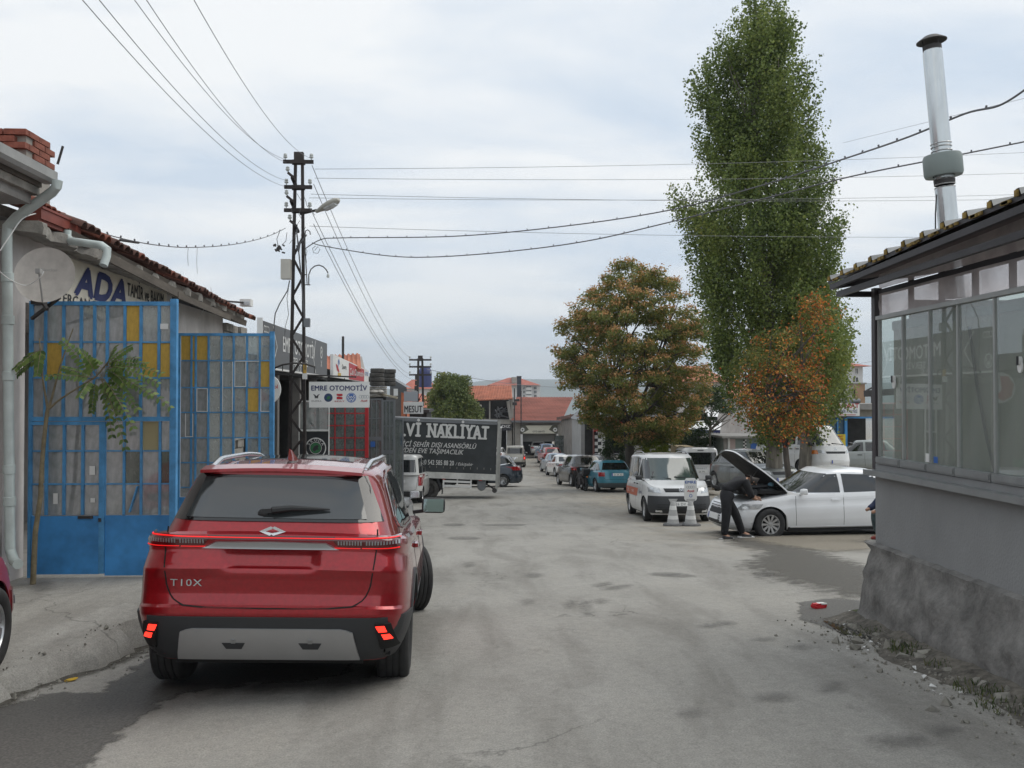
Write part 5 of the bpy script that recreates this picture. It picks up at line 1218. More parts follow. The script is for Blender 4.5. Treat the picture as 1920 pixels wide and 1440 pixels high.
Yg = 38.0; a = P(560, 702, Yg-1.2); b = P(677, 692, Yg-1.2); c_ = P(675, 664, Yg+1.2); d_ = P(560, 672, Yg+1.2)
mb = MB(); tiled_roof(mb, a, b, c_, d_, 14, .06); kid(mb, 'roof', M['tile_orange'], gh_)
kid(MB().box(a.x+.1, b.x-.3, Yg-.9, Yg+3, -3, a.z-.12), 'wall', M['plaster_old'], gh_)
mb = MB(); e = .28; mb.add([(b.x-e, Yg-1, b.z-.4), (b.x-e, Yg+1.2, c_.z-.1), (b.x-e, Yg+3.4, b.z-.4), (b.x-e-.1, Yg-1, b.z-.4), (b.x-e-.1, Yg+1.2, c_.z-.1), (b.x-e-.1, Yg+3.4, b.z-.4)], [(0, 2, 1), (3, 4, 5), (0, 1, 4, 3), (1, 2, 5, 4)]); kid(mb, 'gable', M['plaster_white'], gh_)
mb = MB(); mb.lathe([(.05, 0), (.05, 1.3), (.035, 1.3)], 10, Matrix.Translation(P(643, 692, 36.5))); kid(mb, 'vent_pipe', M['dark_metal'], gh_)
# ---- flat roofed shed carrying tyre stacks
tb = root('shed', 'shabby flat-roofed shed with crumbling top under the tyre stacks', 'shed', (-5.6, 43, -2.5))
Yt = 42.0; zt_ = Z_(724, Yt); xL, xR = X_(650, Yt), X_(724, Yt)
kid(MB().box(xL-4, xR, Yt, Yt+4, -3, zt_-.5), 'wall', M['dark_in'], tb)
mb = MB(); random.seed(5)
for r_ in range(5):
 for q in range(12):
  x = xL+(xR-xL)*q/12; mb.box(x, x+(xR-xL)/12*.93, Yt-.1+random.uniform(-.05, .05), Yt+.5, zt_-.5+.1*r_, zt_-.5+.1*r_+.088)
kid(mb, 'stonework', M['rough_concrete'], tb)['kind'] = 'stuff'
kid(MB().box(xL-4, xR+.02, Yt-.02, Yt+4, zt_-.52, zt_-.505), 'roof', M['dark_metal'], tb)
mb = MB(); mb.bar(P(710, 738, 41.8), P(745, 746, 41.2), .06, .08); kid(mb, 'beam', mat('pale_timber', (.45, .40, .30), .8), tb)
mb = MB()
for (px, py) in ((700, 735), (704, 741), (712, 735), (694, 742)): q = P(px, py, 41.7); mb.lathe([(0, -.1), (.2, -.08), (.24, 0), (.16, .1), (0, .13)], 9, Matrix.Translation(q) @ Matrix.Rotation(px, 4, 'Z') @ Matrix.Diagonal((1.3, .8, .8, 1)))
kid(mb, 'plastic_bags', mat('bag', (.38, .36, .33), .6, var=.3, vscale=5), tb, True)['kind'] = 'stuff'
tyre_me = None
def tyre_mesh(r=.33, h=.2):
 mb = MB(); mb.lathe([(r*.58, -h*.40), (r*.62, -h*.48), (r*.9, -h*.5), (r*.985, -h*.40), (r, -h*.2), (r*.99, 0), (r, h*.2), (r*.985, h*.40), (r*.9, h*.5), (r*.62, h*.48), (r*.58, h*.40)], 26, None, close=True); return mb.me('tyre', M['dusty_rubber'], True, 50)
TY = tyre_mesh()
def tstack(px, pybase, Y, n, where):
 b = P(px, pybase, Y)
 for k_ in range(n):
  lab = '%s old tyre in the %s tyre stack on the shed roof' % (('bottom', 'second', 'third', 'fourth', 'fifth')[k_] if k_ < n-1 else 'topmost', where)
  tag(link('old_tyre', TY, None, b+Vector((random.uniform(-.02, .02), random.uniform(-.02, .02), .1+.205*k_)), (0, 0, random.random()*6)), lab, 'tyre', 'old tyres stacked on the shed roof')
tstack(707, 724, 42.3, 4, 'nearer taller'); tstack(729, 724, 44.2, 4, 'farther right'); tstack(696, 722, 43.8, 2, 'half hidden left')
# brown shed with orange end, and far roofs
def blk(name, label, cat, px0, px1, pyt, Y, depth, m, roofm=None, over=.15, zb=None, th=.15):
 x0, x1, z = X_(px0, Y), X_(px1, Y), Z_(pyt, Y); r_ = root(name, label, cat, ((x0+x1)/2, Y, gz(0, Y)))
 kid(MB().box(x0, x1, Y, Y+depth, gz(0, Y)-.5 if zb is None else zb, z-th), 'wall', m, r_)
 if roofm: kid(MB().box(x0-over, x1+over, Y-over, Y+depth+over, z-th, z), 'roof', roofm, r_)
 return r_, x0, x1, z
b_, x0, x1, z = blk('storage_shed', 'brown grey shed with a slanting edge and orange end right of the tyres', 'shed', 731, 752, 722, 50, 4, mat('brown_grey_wall', (.12, .115, .11), .9, var=.15))
mb = MB(); mb.add([(x0, 50, z-.15), (x1+.3, 50, z-.5), (x1+.3, 50.1, z-.5), (x0, 50.1, z+.42), (x0, 49.9, z+.42), (x1+.3, 49.9, z-.12), (x1+.3, 54, z-.12), (x0, 54, z+.42)], [(4, 5, 6, 7), (0, 1, 5, 4)]); kid(mb, 'roof', M['grey_metal'], b_)
kid(MB().box(x1, x1+.32, 50.02, 54, -3, z-.3), 'end_wall', mat('orange_brick', (.50, .16, .08), .9, var=.2), b_)
kid(MB().box(X_(738, 49.97), X_(746, 49.97), 49.96, 49.99, Z_(742, 50), Z_(729, 50)), 'window', M['white'], b_)
def house(label, px0, px1, pye, pyr, Y, depth, wallm, roofm, wins=(), hip=True, over=.5, cat='house', name='house'):
 x0, x1, ze, zr = X_(px0, Y), X_(px1, Y), Z_(pye, Y), Z_(pyr, Y+depth/2); h = root(name, label, cat, ((x0+x1)/2, Y, gz(0, Y)))
 kid(MB().box(x0, x1, Y, Y+depth, gz(0, Y)-2, ze), 'wall', wallm, h)
 mb = MB(); ix = (x1-x0)*.32 if hip else 0; n = max(8, int((x1-x0)/.5))
 xa, xb = x0-over, x1+over; ya, yb = Y-over, Y+depth+over; ym = (ya+yb)/2
 if hip:
  V = [Vector(q) for q in ((xa, ya, ze), (xb, ya, ze), (xb, yb, ze), (xa, yb, ze), (xa+ix, ym, zr), (xb-ix, ym, zr))]
  mb.add(V, [(0, 1, 5, 4), (1, 2, 5), (2, 3, 4, 5), (3, 0, 4), (3, 2, 1, 0)])
 else:
  tiled_roof(mb, (xa, ya, ze), (xb, ya, ze), (xb, ym, zr), (xa, ym, zr), n, .05); tiled_roof(mb, (xb, yb, ze), (xa, yb, ze), (xa, ym, zr), (xb, ym, zr), n, .05)
  for xx in (x0, x1-.15): mb.add([(xx, Y, ze-.1), (xx, Y+depth, ze-.1), (xx, ym, zr-.15), (xx+.15, Y, ze-.1), (xx+.15, Y+depth, ze-.1), (xx+.15, ym, zr-.15)], [(0, 1, 2), (3, 5, 4), (0, 2, 5, 3), (1, 4, 5, 2)])
 kid(mb, 'roof', roofm, h)
 if wins: windows(h, [(X_(a, Y), X_(b, Y), Z_(d, Y), Z_(c, Y)) for a, b, c, d in wins], Y-.0, M['darkglass'], M['white'])
 return h
M['aptwhite'] = mat('apartment_render', (.62, .62, .62), .9, var=.06, vscale=.4)
M['roofred'] = mat('town_roof', (.36, .11, .075), .9, var=.2, vscale=.6)
house('distant pale house with red hip roof behind the far lattice pole', 757, 812, 729, 712, 170, 12, M['aptwhite'], M['roofred'], [(763, 768, 738, 743), (774, 779, 738, 743), (787, 792, 738, 743), (800, 805, 738, 743)], over=.7)
house('low brick house with red roof behind the dark capitals sign', 757, 792, 748, 738, 84, 8, mat('brick_far', (.3, .13, .09), .9, var=.2), M['roofred'], [(762, 766, 752, 757)], over=.3)
house('low house with orange roof in front of the green tree, beyond the truck', 786, 828, 764, 742, 70, 7, M['plaster_old'], M['tile_orange'], [(798, 803, 768, 773)], hip=True, over=.4)
thing_mesh(MB().lathe([(0, 0), (.55, 0), (.55, 1.6), (.4, 2.0), (0, 2.1)], 16, Matrix.Translation(P(797, 726, 150)) @ Matrix.Diagonal((2, 2, 1.6, 1))), 'water_tank', M['navy'], 'dark blue rooftop tank beside the far lattice pole', 'tank')
ms = root('shop_sign', 'white sign with black capitals above the truck canopy', 'sign', P(775, 776, 47)); w_ = X_(794, 47)-X_(757, 47)
mb = MB(); mb.box(-w_/2, w_/2, 0, .06, 0, .62); mb.obj('panel', M['white'], ms); f = Flat(); f.text('MESUT', 0, .08, .36, fit=w_*.9, bold=.03); f.put('lettering', M['print_black'], ms, (0, -.002, 0), (1, 0, 0), (0, 0, 1))
mb = MB(); mb.box(-w_/2+.02, w_*.22, .0, .05, .64, 1.16); mb.obj('upper_panel', M['paleink'], ms)
mb = MB(); mb.box(-w_/2+.1, -w_/2+.16, .06, .12, -3.5, .6); mb.box(w_/2-.16, w_/2-.1, .06, .12, -3.5, .6); mb.obj('post', M['dark_metal'], ms)
# dark flat roof line behind the truck
blk('flat_roofed_shed', 'dark flat-roofed shed just behind the truck canopy', 'shed', 690, 800, 768, 52, 5, M['dark_in'], M['dark_metal'])
# ------------------------------------------------------------ end of the street
YE = 97.0
M['facade'] = mat('grey_facade', (.30, .285, .255), .9, var=.2, vscale=.8)
ge = root('garage_building', 'grey garage with cream sign and wide red tiled roof at the end of the street', 'building', (X_(1010, YE), YE, gz(0, YE)))
def bxe(mb, a, b, c, d, y0=0, y1=.3): mb.box(X_(a, YE), X_(b, YE), YE+y0, YE+y1, Z_(d, YE), Z_(c, YE)); return mb
mb = MB(); bxe(mb, 962, 1052, 787, 797); bxe(mb, 962, 978, 797, 868); bxe(mb, 1045, 1052, 797, 868); mb.box(X_(960, YE), X_(962, YE), YE, YE+9, -6, Z_(790, YE)); mb.box(X_(1052, YE), X_(1054, YE), YE, YE+9, -6, Z_(790, YE)); kid(mb, 'wall', M['facade'], ge)
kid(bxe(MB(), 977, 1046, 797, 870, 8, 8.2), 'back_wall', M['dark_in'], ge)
kid(bxe(MB(), 978, 1045, 812, 829, 1.0, 1.1), 'inner_beam', mat('inner_grey', (.3, .3, .29), .9), ge)
mb = MB(); bxe(mb, 976, 980, 814, 866, -.15, 0); bxe(mb, 1043, 1046.5, 814, 866, -.15, 0); kid(mb, 'door_jamb', M['white'], ge)
mb = MB(); tiled_roof(mb, P(958, 789, YE-.6), P(1053, 789, YE-.6), P(1074, 745, YE+6), P(968, 745, YE+6), 36, .07); kid(mb, 'roof', mat('end_roof', (.27, .10, .075), .9, var=.3, vscale=1.2, stretch=(.3, 1, 1)), ge)
kid(MB().box(X_(958, YE), X_(1056, YE), YE-.75, YE-.6, Z_(791, YE)-.05, Z_(789, YE)+.05), 'gutter', M['grey_metal'], ge)
es = root('shop_sign', 'cream banner sign with dark emblems over the garage door at the street end', 'sign', P(1010, 806, YE-.2)); eo = Vector(es.location)
kid(bxe(MB(), 975, 1045, 797, 812, -.25, -.1), 'panel', mat('olive_board', (.10, .10, .075), .7), es)
f = Flat(); a0, b0 = X_(985, YE)-eo.x, X_(1035, YE)-eo.x; f.poly([(a0, .45), (b0, .45), (b0-.35, 0), (b0+.35, -.4), (a0-.35, -.4), (a0+.35, 0)]); f.put('banner', mat('cream_print', (.62, .6, .5), .6), es, (0, -.06, .02), (1, 0, 0), (0, 0, 1))
f = Flat(); f.text('OTO SERVİS', 0, -.28, .18, fit=1.3, bold=.02); f.put('lettering', M['print_black'], es, (0, -.07, .02), (1, 0, 0), (0, 0, 1), .01)
f = Flat(); f.ring(X_(979.5, YE)-eo.x, 0, .09, .22, 16); f.ring(X_(1040.5, YE)-eo.x, 0, .09, .22, 16); f.put('emblem', M['white'], es, (0, -.06, .02), (1, 0, 0), (0, 0, 1))
g2_ = root('two_storey_garage', 'garage with open dark upper storey and red tiled roof beyond the truck', 'building', (X_(930, YE), YE, gz(0, YE)))
mb = MB(); bxe(mb, 895, 962, 788, 797, 0, 9); bxe(mb, 950.5, 962, 797, 868, 0, .4); bxe(mb, 860, 934, 797, 868, 0, .4); kid(mb, 'wall', M['facade'], g2_)
kid(bxe(MB(), 934, 951, 797, 868, 3, 3.2), 'inner_wall', M['dark_in'], g2_); kid(bxe(MB(), 886, 962, 750, 788, 6, 6.2), 'attic_back', M['dark_in'], g2_)
mb = MB(); bxe(mb, 917, 919.5, 752, 786, 0, .3); bxe(mb, 886, 889, 752, 788, 0, .3); mb.bar(P(952, 752, YE), P(958, 788, YE), .3); bxe(mb, 958, 963, 745, 787, 0, 6); kid(mb, 'pillar', M['facade'], g2_)
mb = MB()
random.seed(8)
for i in range(14): mb.bar(P(random.uniform(925, 955), random.uniform(768, 785), YE+1+random.random()*3), P(random.uniform(925, 958), random.uniform(762, 786), YE+1+random.random()*3), .08)
kid(mb, 'stored_junk', M['grey_metal'], g2_)['kind'] = 'stuff'
kid(MB().bar(P(888, 761, YE-.5), P(903, 761, YE-.5), .15, .25), 'plank', mat('pale_plank', (.5, .47, .38), .8), g2_)
mb = MB(); tiled_roof(mb, P(878, 751, YE-.5), P(961, 748, YE-.5), P(959, 723, YE+5), P(872, 724, YE+5), 28, .08); kid(mb, 'roof', M['tile_orange'], g2_)
s3 = root('shop_sign', 'small black sign with white capitals over the dark doorway beside the truck', 'sign', P(943, 801, YE-.2)); kid(bxe(MB(), 928, 959, 795, 807, -.25, -.1), 'panel', M['print_black'], s3)
f = Flat(); f.text('YILDIZ', 0, -.08, .28, fit=1.7, bold=.02); f.put('lettering', M['white'], s3, (-.08, -.06, .04), (1, 0, 0), (0, 0, 1)); kid(bxe(MB(), 930, 959.5, 792, 795, -.3, 0), 'cornice', M['facade'], s3)
# lattice gate leaf and pipes on the right of it
bargate('dark green barred gate leaf standing open at the street end', 88, 1040, 1068, 817, 872, 6, 4, mat('dark_green_metal', (.04, .055, .05), .6), .05, (), .08)
rw = root('side_building', 'grey side building with white downpipe at the right end of the street', 'building', (X_(1070, 80), 80, gz(0, 80)))
mb = MB(); mb.add([(X_(1052, 92), 92, -8), (X_(1086, 70), 70, -8), (X_(1086, 70)+8, 76, -8), (X_(1052, 92)+8, 98, -8), (X_(1052, 92), 92, Z_(787, 92)), (X_(1086, 70), 70, Z_(779, 70)), (X_(1086, 70)+8, 76, Z_(779, 70)), (X_(1052, 92)+8, 98, Z_(787, 92))], [(0, 1, 5, 4), (1, 2, 6, 5), (2, 3, 7, 6), (3, 0, 4, 7), (4, 5, 6, 7)]); kid(mb, 'wall', mat('rough_grey_wall', (.20, .185, .165), .95, var=.3, vscale=1.2), rw)
mb = MB(); mb.add([P(1049, 786, 92)+Vector((-.3, 0, .2)), P(1090, 776, 69)+Vector((0, 0, .1)), P(1090, 776, 69)+Vector((8, 5, 1.2)), P(1049, 786, 92)+Vector((8, 5, 1.2)), P(1049, 786, 92)+Vector((-.3, 0, -.1)), P(1090, 776, 69)+Vector((0, 0, -.2))], [(0, 1, 2, 3), (4, 5, 1, 0)]); kid(mb, 'roof', M['tile_dark'], rw)
mb = MB(); mb.tube([P(1073, 781, 69), P(1084, 796, 69), P(1086, 806, 69), P(1087, 872, 69)], .09, 8); kid(mb, 'downpipe', M['white'], rw, True)
sh = root('metal_shed', 'pale grey corrugated shed with a peaked end beside the red sign', 'shed', (X_(1098, 62), 62, gz(5, 62)))
x0, x1 = X_(1089, 62), X_(1110, 62); n = 14; vs = []
for i in range(n*2+1):
 x = x0+(x1-x0)*i/(2*n); zt_ = Z_(790 if x < 99 else 790, 62)-0; zt_ = Z_(774+abs(i-n)/n*14, 62); vs += [(x, 62-(.035 if i % 2 else 0), -5), (x, 62-(.035 if i % 2 else 0), zt_)]
mb = MB(); mb.add(vs, [(2*i, 2*i+2, 2*i+3, 2*i+1) for i in range(2*n)]); mb.add([(x0, 62, -5), (x0, 68, -5), (x0, 68, Z_(788, 62)), (x0, 62, Z_(788, 62))], [(0, 3, 2, 1)]); mb.add([(x1, 62, -5), (x1, 68, -5), (x1, 68, Z_(788, 62)), (x1, 62, Z_(788, 62))], [(0, 1, 2, 3)])
kid(mb, 'wall', mat('corrugated', (.30, .30, .295), .7, var=.12, vscale=1), sh)
mb = MB(); xm = (x0+x1)/2; mb.add([(x0-.1, 61.8, Z_(788, 62)), (xm, 61.8, Z_(774, 62)+.05), (x1+.1, 61.8, Z_(788, 62)), (x0-.1, 68, Z_(788, 62)), (xm, 68, Z_(774, 62)+.05), (x1+.1, 68, Z_(788, 62))], [(0, 1, 4, 3), (1, 2, 5, 4)]); kid(mb, 'roof', M['grey_metal'], sh)
# apartment block far behind
YA = 330
ap = root('apartment_block', 'distant white apartment block with red roof and balconies behind the street end', 'building', (X_(975, YA), YA, gz(0, YA)))
kid(MB().box(X_(930, YA), X_(1013, YA), YA, YA+20, -25, Z_(721, YA)), 'wall', M['aptwhite'], ap)
mb = MB(); A = [P(914, 722, YA-3), P(1014, 722, YA-3)]; za = A[0].z; mb.add([(A[0].x, YA-3, za), (A[1].x, YA-3, za), (A[1].x, YA+23, za), (A[0].x, YA+23, za), (X_(955, YA), YA+9, Z_(707, YA)), (X_(975, YA), YA+9, Z_(707, YA))], [(0, 1, 5, 4), (1, 2, 5), (2, 3, 4, 5), (3, 0, 4), (3, 2, 1, 0)]); kid(mb, 'roof', M['roofred'], ap)
kid(MB().box(X_(960, YA), X_(969, YA), YA-.5, YA+8, Z_(722, YA), Z_(707, YA)), 'stair_tower', M['facade'], ap)
for r_ in range(4):
 for (a, b) in ((937, 942), (948, 953), (981, 984), (1001, 1006)):
  z1 = Z_(725+7.5*r_, YA); windows(ap, [(X_(a, YA), X_(b, YA), z1-.95, z1)], YA, M['darkglass'], M['white'], .1)
 z1 = Z_(731+7.5*r_, YA); kid(MB().box(X_(986, YA), X_(997, YA), YA-1.5, YA, z1-.1, z1+.9), 'balcony', M['white'], ap)
 kid(MB().box(X_(987, YA), X_(996, YA), YA-.05, YA+.01, z1+.9, z1+1.35), 'balcony_door', M['darkglass'], ap)
fl = root('factory_flue', 'tall dark square flue in front of the distant apartment block', 'chimney', (X_(973, 104), 104, -5)); kid(MB().box(X_(969.5, 104), X_(977.5, 104), 104, 104.5, -6, Z_(707, 104)), 'shaft', mat('dark_flue', (.05, .06, .075), .6), fl); kid(MB().box(X_(969, 104), X_(978, 104), 103.95, 104.55, Z_(707, 104), Z_(705, 104)), 'cap', M['dark_metal'], fl)
for (px, yt, yb_, lab) in ((964.5, 728, 868, 'thin dark pole with a small lamp at the joint of the two end garages'), (977, 733, 800, 'thin dark mast on the red roof at the street end')):
 mb = MB(); mb.tube([P(px, yb_, 95.5), P(px, yt, 95.5)], .07, 6)
 if px < 970: mb.bar(P(px, 751, 95.5), P(974, 750, 95.5), .2, .25); mb.lathe([(0, -.2), (.25, -.15), (.25, .15), (0, .2)], 10, Matrix.Translation(P(965, 757, 95.3)))
 thing_mesh(mb, 'utility_mast', M['dark_metal'], lab, 'mast')
# ------------------------------------------------------------ right-hand row of shops behind the trees
YR = 52.0
def bx_(a, b, c, d, Y, y0=0, y1=.3): return MB().box(X_(a, Y), X_(b, Y), Y+y0, Y+y1, Z_(d, Y), Z_(c, Y))
rr_ = root('shop_row', 'long low shop row with dark fronts behind the autumn trees', 'building', (X_(1240, YR), YR, gz(6, YR)))
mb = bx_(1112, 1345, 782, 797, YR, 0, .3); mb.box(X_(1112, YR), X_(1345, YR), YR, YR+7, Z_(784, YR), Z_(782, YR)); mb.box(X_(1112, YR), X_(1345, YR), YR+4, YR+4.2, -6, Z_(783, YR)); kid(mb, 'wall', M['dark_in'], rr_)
kid(bx_(1127, 1134, 808, 875, YR, -.1, .2), 'pillar', M['white'], rr_)
kid(bx_(1170, 1240, 836, 875, YR, -.1, .1), 'low_wall', M['plaster_old'], rr_)
kid(bx_(1112, 1114, 790, 875, YR, -.2, .2), 'pillar', mat('rust_red', (.12, .04, .03), .8), rr_)
chw, chb = M['white'], M['print_black']
for (a, b) in ((1114, 1127), (1254, 1267)):
 for r_ in range(14):
  for c__ in range(2):
   x0, x1 = X_(a+(b-a)*c__/2, YR), X_(a+(b-a)*(c__+1)/2, YR); z1 = Z_(810, YR)-(x1-x0)*.95*r_
   kid(MB().box(x0, x1-.004, YR-.12, YR+.1, z1-(x1-x0)*.95+.004, z1), 'checker_panel', chw if (r_+c__) % 2 else chb, rr_)
s4 = root('shop_sign', 'red sign with white lettering over checkered pillar, partly behind the autumn tree', 'sign', P(1146, 800, YR-.3)); so4 = Vector(s4.location)
kid(bx_(1112, 1182, 786, 809, YR, -.35, -.2), 'panel', M['red'], s4)
f = Flat()
for (i, t) in enumerate(('OTO ELEKTRİK', 'Klima Tamir', 'Motor Arıza Tespit', 'Marş Dinamo')): f.text(t, 0, .22-i*.19, .11, bold=.02, align='LEFT')
f.put('lettering', M['white'], s4, (X_(1117, YR)-so4.x, -.06, 0), (1, 0, 0), (0, 0, 1))
# white canopies
for (a, b, c, d, lab) in ((1272, 1350, 789, 806, 'broad white awning with a dark blue edge behind the small tree'), (1295, 1345, 768, 782, 'pale upper roof sheet glimpsed between the trees')):
 Yc = 47 if d > 800 else 56
 r_ = root('awning', lab, 'awning', P((a+b)/2, d, Yc)); mb = MB(); A = [P(a, d, Yc), P(b, d, Yc), P(b+4, c, Yc+4), P(a+14, c, Yc+4)]; mb.add([q for q in A]+[q-Vector((0, 0, .06)) for q in A], [(0, 1, 2, 3), (7, 6, 5, 4), (4, 5, 1, 0), (1, 5, 6, 2), (3, 2, 6, 7), (0, 3, 7, 4)]); kid(mb, 'canopy', M['white'], r_)
 kid(MB().bar(A[0]-Vector((0, .03, .08)), A[1]-Vector((0, .03, .08)), .04, .14), 'valance', M['navy'], r_)
 mb = MB(); mb.box(A[0].x, A[0].x+.07, Yc, Yc+.07, -4, A[0].z-.06); mb.box(A[1].x-.07, A[1].x, Yc, Yc+.07, -4, A[0].z-.06); kid(mb, 'post', M['grey_metal'], r_)
house('house with bright orange hip roof between the autumn tree and the poplar', 1270, 1362, 716, 686, 75, 12, M['plaster_white'], M['tile_orange'], (), True, .5)
house('broad low house with orange roof glimpsed right of the poplar trunk', 1360, 1470, 742, 722, 78, 10, M['plaster_white'], M['tile_orange'], (), True, .5)
# low kiosk with white and pink door
ki = root('small_kiosk', 'low grey kiosk with a pale green wall behind the grey hatchback', 'shed', (X_(1385, 44), 44, gz(6, 44)))
kid(bx_(1358, 1440, 822, 880, 44, 0, 3), 'wall', mat('kiosk_wall', (.22, .26, .24), .8), ki); kid(bx_(1350, 1446, 818, 822, 44, -.4, 3.3), 'roof', M['concrete'], ki); kid(bx_(1364, 1368, 822, 880, 44, -.05, 0), 'post', M['white'], ki); kid(bx_(1368, 1378, 824, 880, 44, -.04, 0), 'door', mat('pinkish', (.45, .36, .34), .7), ki); kid(bx_(1356, 1363, 823, 880, 44, -.06, 0), 'side_panel', M['concrete'], ki)
for r_ in range(6):
 for c__ in range(2): kid(bx_(1393+3*c__, 1395.9+3*c__, 825+3.2*r_, 828+3.2*r_, 44, -.03, 0), 'checker_panel', chw if (r_+c__) % 2 else chb, ki)
kid(bx_(1407, 1418, 832, 850, 44, -.03, 0), 'door', M['skyblue'], ki)
thing_mesh(bx_(1270, 1300, 838, 880, 43, 0, 1.5), 'plaster_wall', mat('ochre_wall', (.42, .33, .2), .9), 'ochre garden wall behind the white hatchback van', 'wall')
thing_mesh(MB().box(X_(1340, 42), X_(1352, 42), 42, 42.6, -3, Z_(856, 42)), 'storage_box', mat('oxide', (.45, .36, .24), .9), 'sandy brown block between the white van and the grey hatchback', 'box')
# blue-framed workshop on the right
YB = 44.0
wb = root('garage_building', 'workshop with concrete lintel and blue door frame right of the white van', 'building', (X_(1600, YB), YB, gz(6, YB)))
mb = bx_(1490, 1720, 757, 768, YB, -.3, 7); kid(mb, 'roof_slab', M['concrete'], wb)
kid(bx_(1500, 1720, 768, 783, YB, 0, .3), 'lintel', mat('lintel_grey', (.24, .225, .19), .9, var=.15), wb)
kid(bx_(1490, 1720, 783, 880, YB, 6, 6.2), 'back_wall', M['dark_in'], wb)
kid(bx_(1500, 1583, 784, 880, YB, .1, .2), 'glazed_front', mat('blue_grey_front', (.07, .13, .18), .5, var=.3, vscale=2), wb)
for (a, b, c, d) in ((1500, 1503, 784, 880), (1513, 1515, 784, 880), (1527, 1529, 784, 880), (1541, 1545, 784, 880), (1556, 1558, 784, 880), (1569, 1571, 784, 880), (1583, 1588, 784, 880), (1588, 1720, 782, 785), (1500, 1583, 818, 821)):
 kid(bx_(a, b, c, d, YB, -.02 if c > 800 else -.04, .08), 'blue_frame', M['bluepanel'], wb)
kid(bx_(1612, 1615, 815, 860, YB, 4, 4.2), 'compressor_frame', M['grey_metal'], wb)
s5 = root('shop_sign', 'white sign with red top line and black capitals on the blue-framed workshop', 'sign', P(1588, 769, YB-.35)); kid(bx_(1566, 1605, 757, 780, YB, -.42, -.32), 'panel', M['white'], s5)
f = Flat(); f.text('KANAAT', .05, .11, .22, fit=1.25, bold=.05); f.put('lettering', M['red'], s5, (-.12, -.075, 0), (1, 0, 0), (0, 0, 1)); f = Flat(); f.text('TAMİR ATELYESİ', 0, -.13, .15, fit=.95, bold=.02); f.put('lettering', M['navy'], s5, (0, -.075, 0), (1, 0, 0), (0, 0, 1)); f = Flat(); f.rect(-.42, -.24, .4, -.21); f.put('underline', M['red'], s5, (0, -.075, 0), (1, 0, 0), (0, 0, 1))
s6 = root('poster', 'yellow poster with red lettering and a wheel on the blue frame', 'poster', P(1575, 832, YB-.1)); kid(bx_(1563, 1583, 815, 850, YB, -.12, -.08), 'panel', mat('yellow_sign', (.65, .5, .03), .6), s6)
f = Flat(); f.text('KANAAT', 0, .32, .09, fit=.42, bold=.05); f.text('OTO YEDEK', 0, .19, .08, fit=.42, bold=.04); f.put('lettering', M['red'], s6, (-.05, -.03, 0), (1, 0, 0), (0, 0, 1)); f = Flat(); f.ring(0, -.12, .07, .2, sy=1.1); f.put('emblem', M['print_black'], s6, (-.02, -.03, 0), (1, 0, 0), (0, 0, 1)); f = Flat(); f.ring(0, -.12, .03, .06); f.put('emblem', M['skyblue'], s6, (-.02, -.03, 0), (1, 0, 0), (0, 0, 1))
# half built brick house, white house, machinery
hb = root('half_built_house', 'unfinished tan brick upper storey behind the blue-framed workshop', 'house', (X_(1600, 60), 60, gz(6, 60)))
kid(bx_(1548, 1622, 720, 790, 60, 0, 6), 'wall', mat('tan_brick', (.34, .22, .14), .9, var=.2, vscale=1.5), hb); kid(bx_(1600, 1603, 730, 750, 60, -.03, 0), 'window', M['dark_in'], hb); kid(bx_(1545, 1600, 722, 760, 60, -.04, 0), 'render_patch', M['plaster_old'], hb); kid(bx_(1546, 1624, 717, 720, 60, -.1, 6.1), 'slab', M['concrete'], hb)
house('white two-storey house with red roof seen right of the poplar', 1572, 1618, 686, 678, 120, 12, M['aptwhite'], M['roofred'], [(1583, 1589, 707, 716), (1599, 1609, 707, 716), (1604, 1609, 690, 700)], True, 1.0)
house('white lower block beside the red-roofed house, half hidden by the poplar', 1545, 1585, 694, 688, 118, 10, M['aptwhite'], M['concrete'], [(1560, 1568, 707, 716)], True, .3)
mb = MB(); mb.bar(P(1623, 738, 50), P(1700, 733, 50), .5, .35); mb.bar(P(1625, 732, 50), P(1645, 722, 50), .08); mb.bar(P(1634, 741, 50), P(1640, 752, 50), .12)
for q in (1636, 1644): mb.bar(P(q, 740, 50), P(q, 757, 50), .12)
thing_mesh(mb, 'roof_machine', M['dark_metal'], 'dark metal machine frame on the workshop roof at right', 'machine')
mb = MB(); mb.tube([P(1584, 758, 45), P(1584, 744, 45)], .14, 10); mb.tube([P(1595, 752, 46), P(1612, 752, 46)], .12, 8); thing_mesh(mb, 'roof_vent', M['grey_metal'], 'stub vent pipes on the blue-framed workshop roof', 'vent')
# second distant lattice pole, wooden details in i_misc
# ------------------------------------------------------------ right corner building
XR = 3.64
M['render_grey'] = mat('grey_render', (.25, .255, .255), .9, var=.12, vscale=1.1, bump=.35, bscale=70, vdet=10, stretch=(1, 1, .6))
M['base_rough'] = mat('rough_base_render', (.18, .175, .165), .95, var=.4, vscale=5, bump=.7, bscale=24, vdet=12)
M['alu'] = mat('grey_aluminium', (.36, .37, .36), .45, .35, var=.08)
M['sill'] = mat('sill_metal', (.27, .28, .28), .45, .35, var=.12, vscale=4)
M['bigpane'] = glass_mat('shopfront_glass', tint=(.88, .94, .91), clear=.97, dirt=(.50, .51, .49), dirtfac=.24, f0=.10, rough=.015, dscale=1.2)
M['curtain'] = mat('beige_curtain', (.46, .41, .35), .9, var=.14, vscale=1.5, stretch=(1, 3, .3))
M['film'] = glass_mat('clear_pvc_film', tint=(.86, .82, .82), clear=.9, dirt=(.62, .58, .58), dirtfac=.62, f0=.06, rough=.22, dscale=3)  # dust layer made paler to stand in for sky brightness in the film
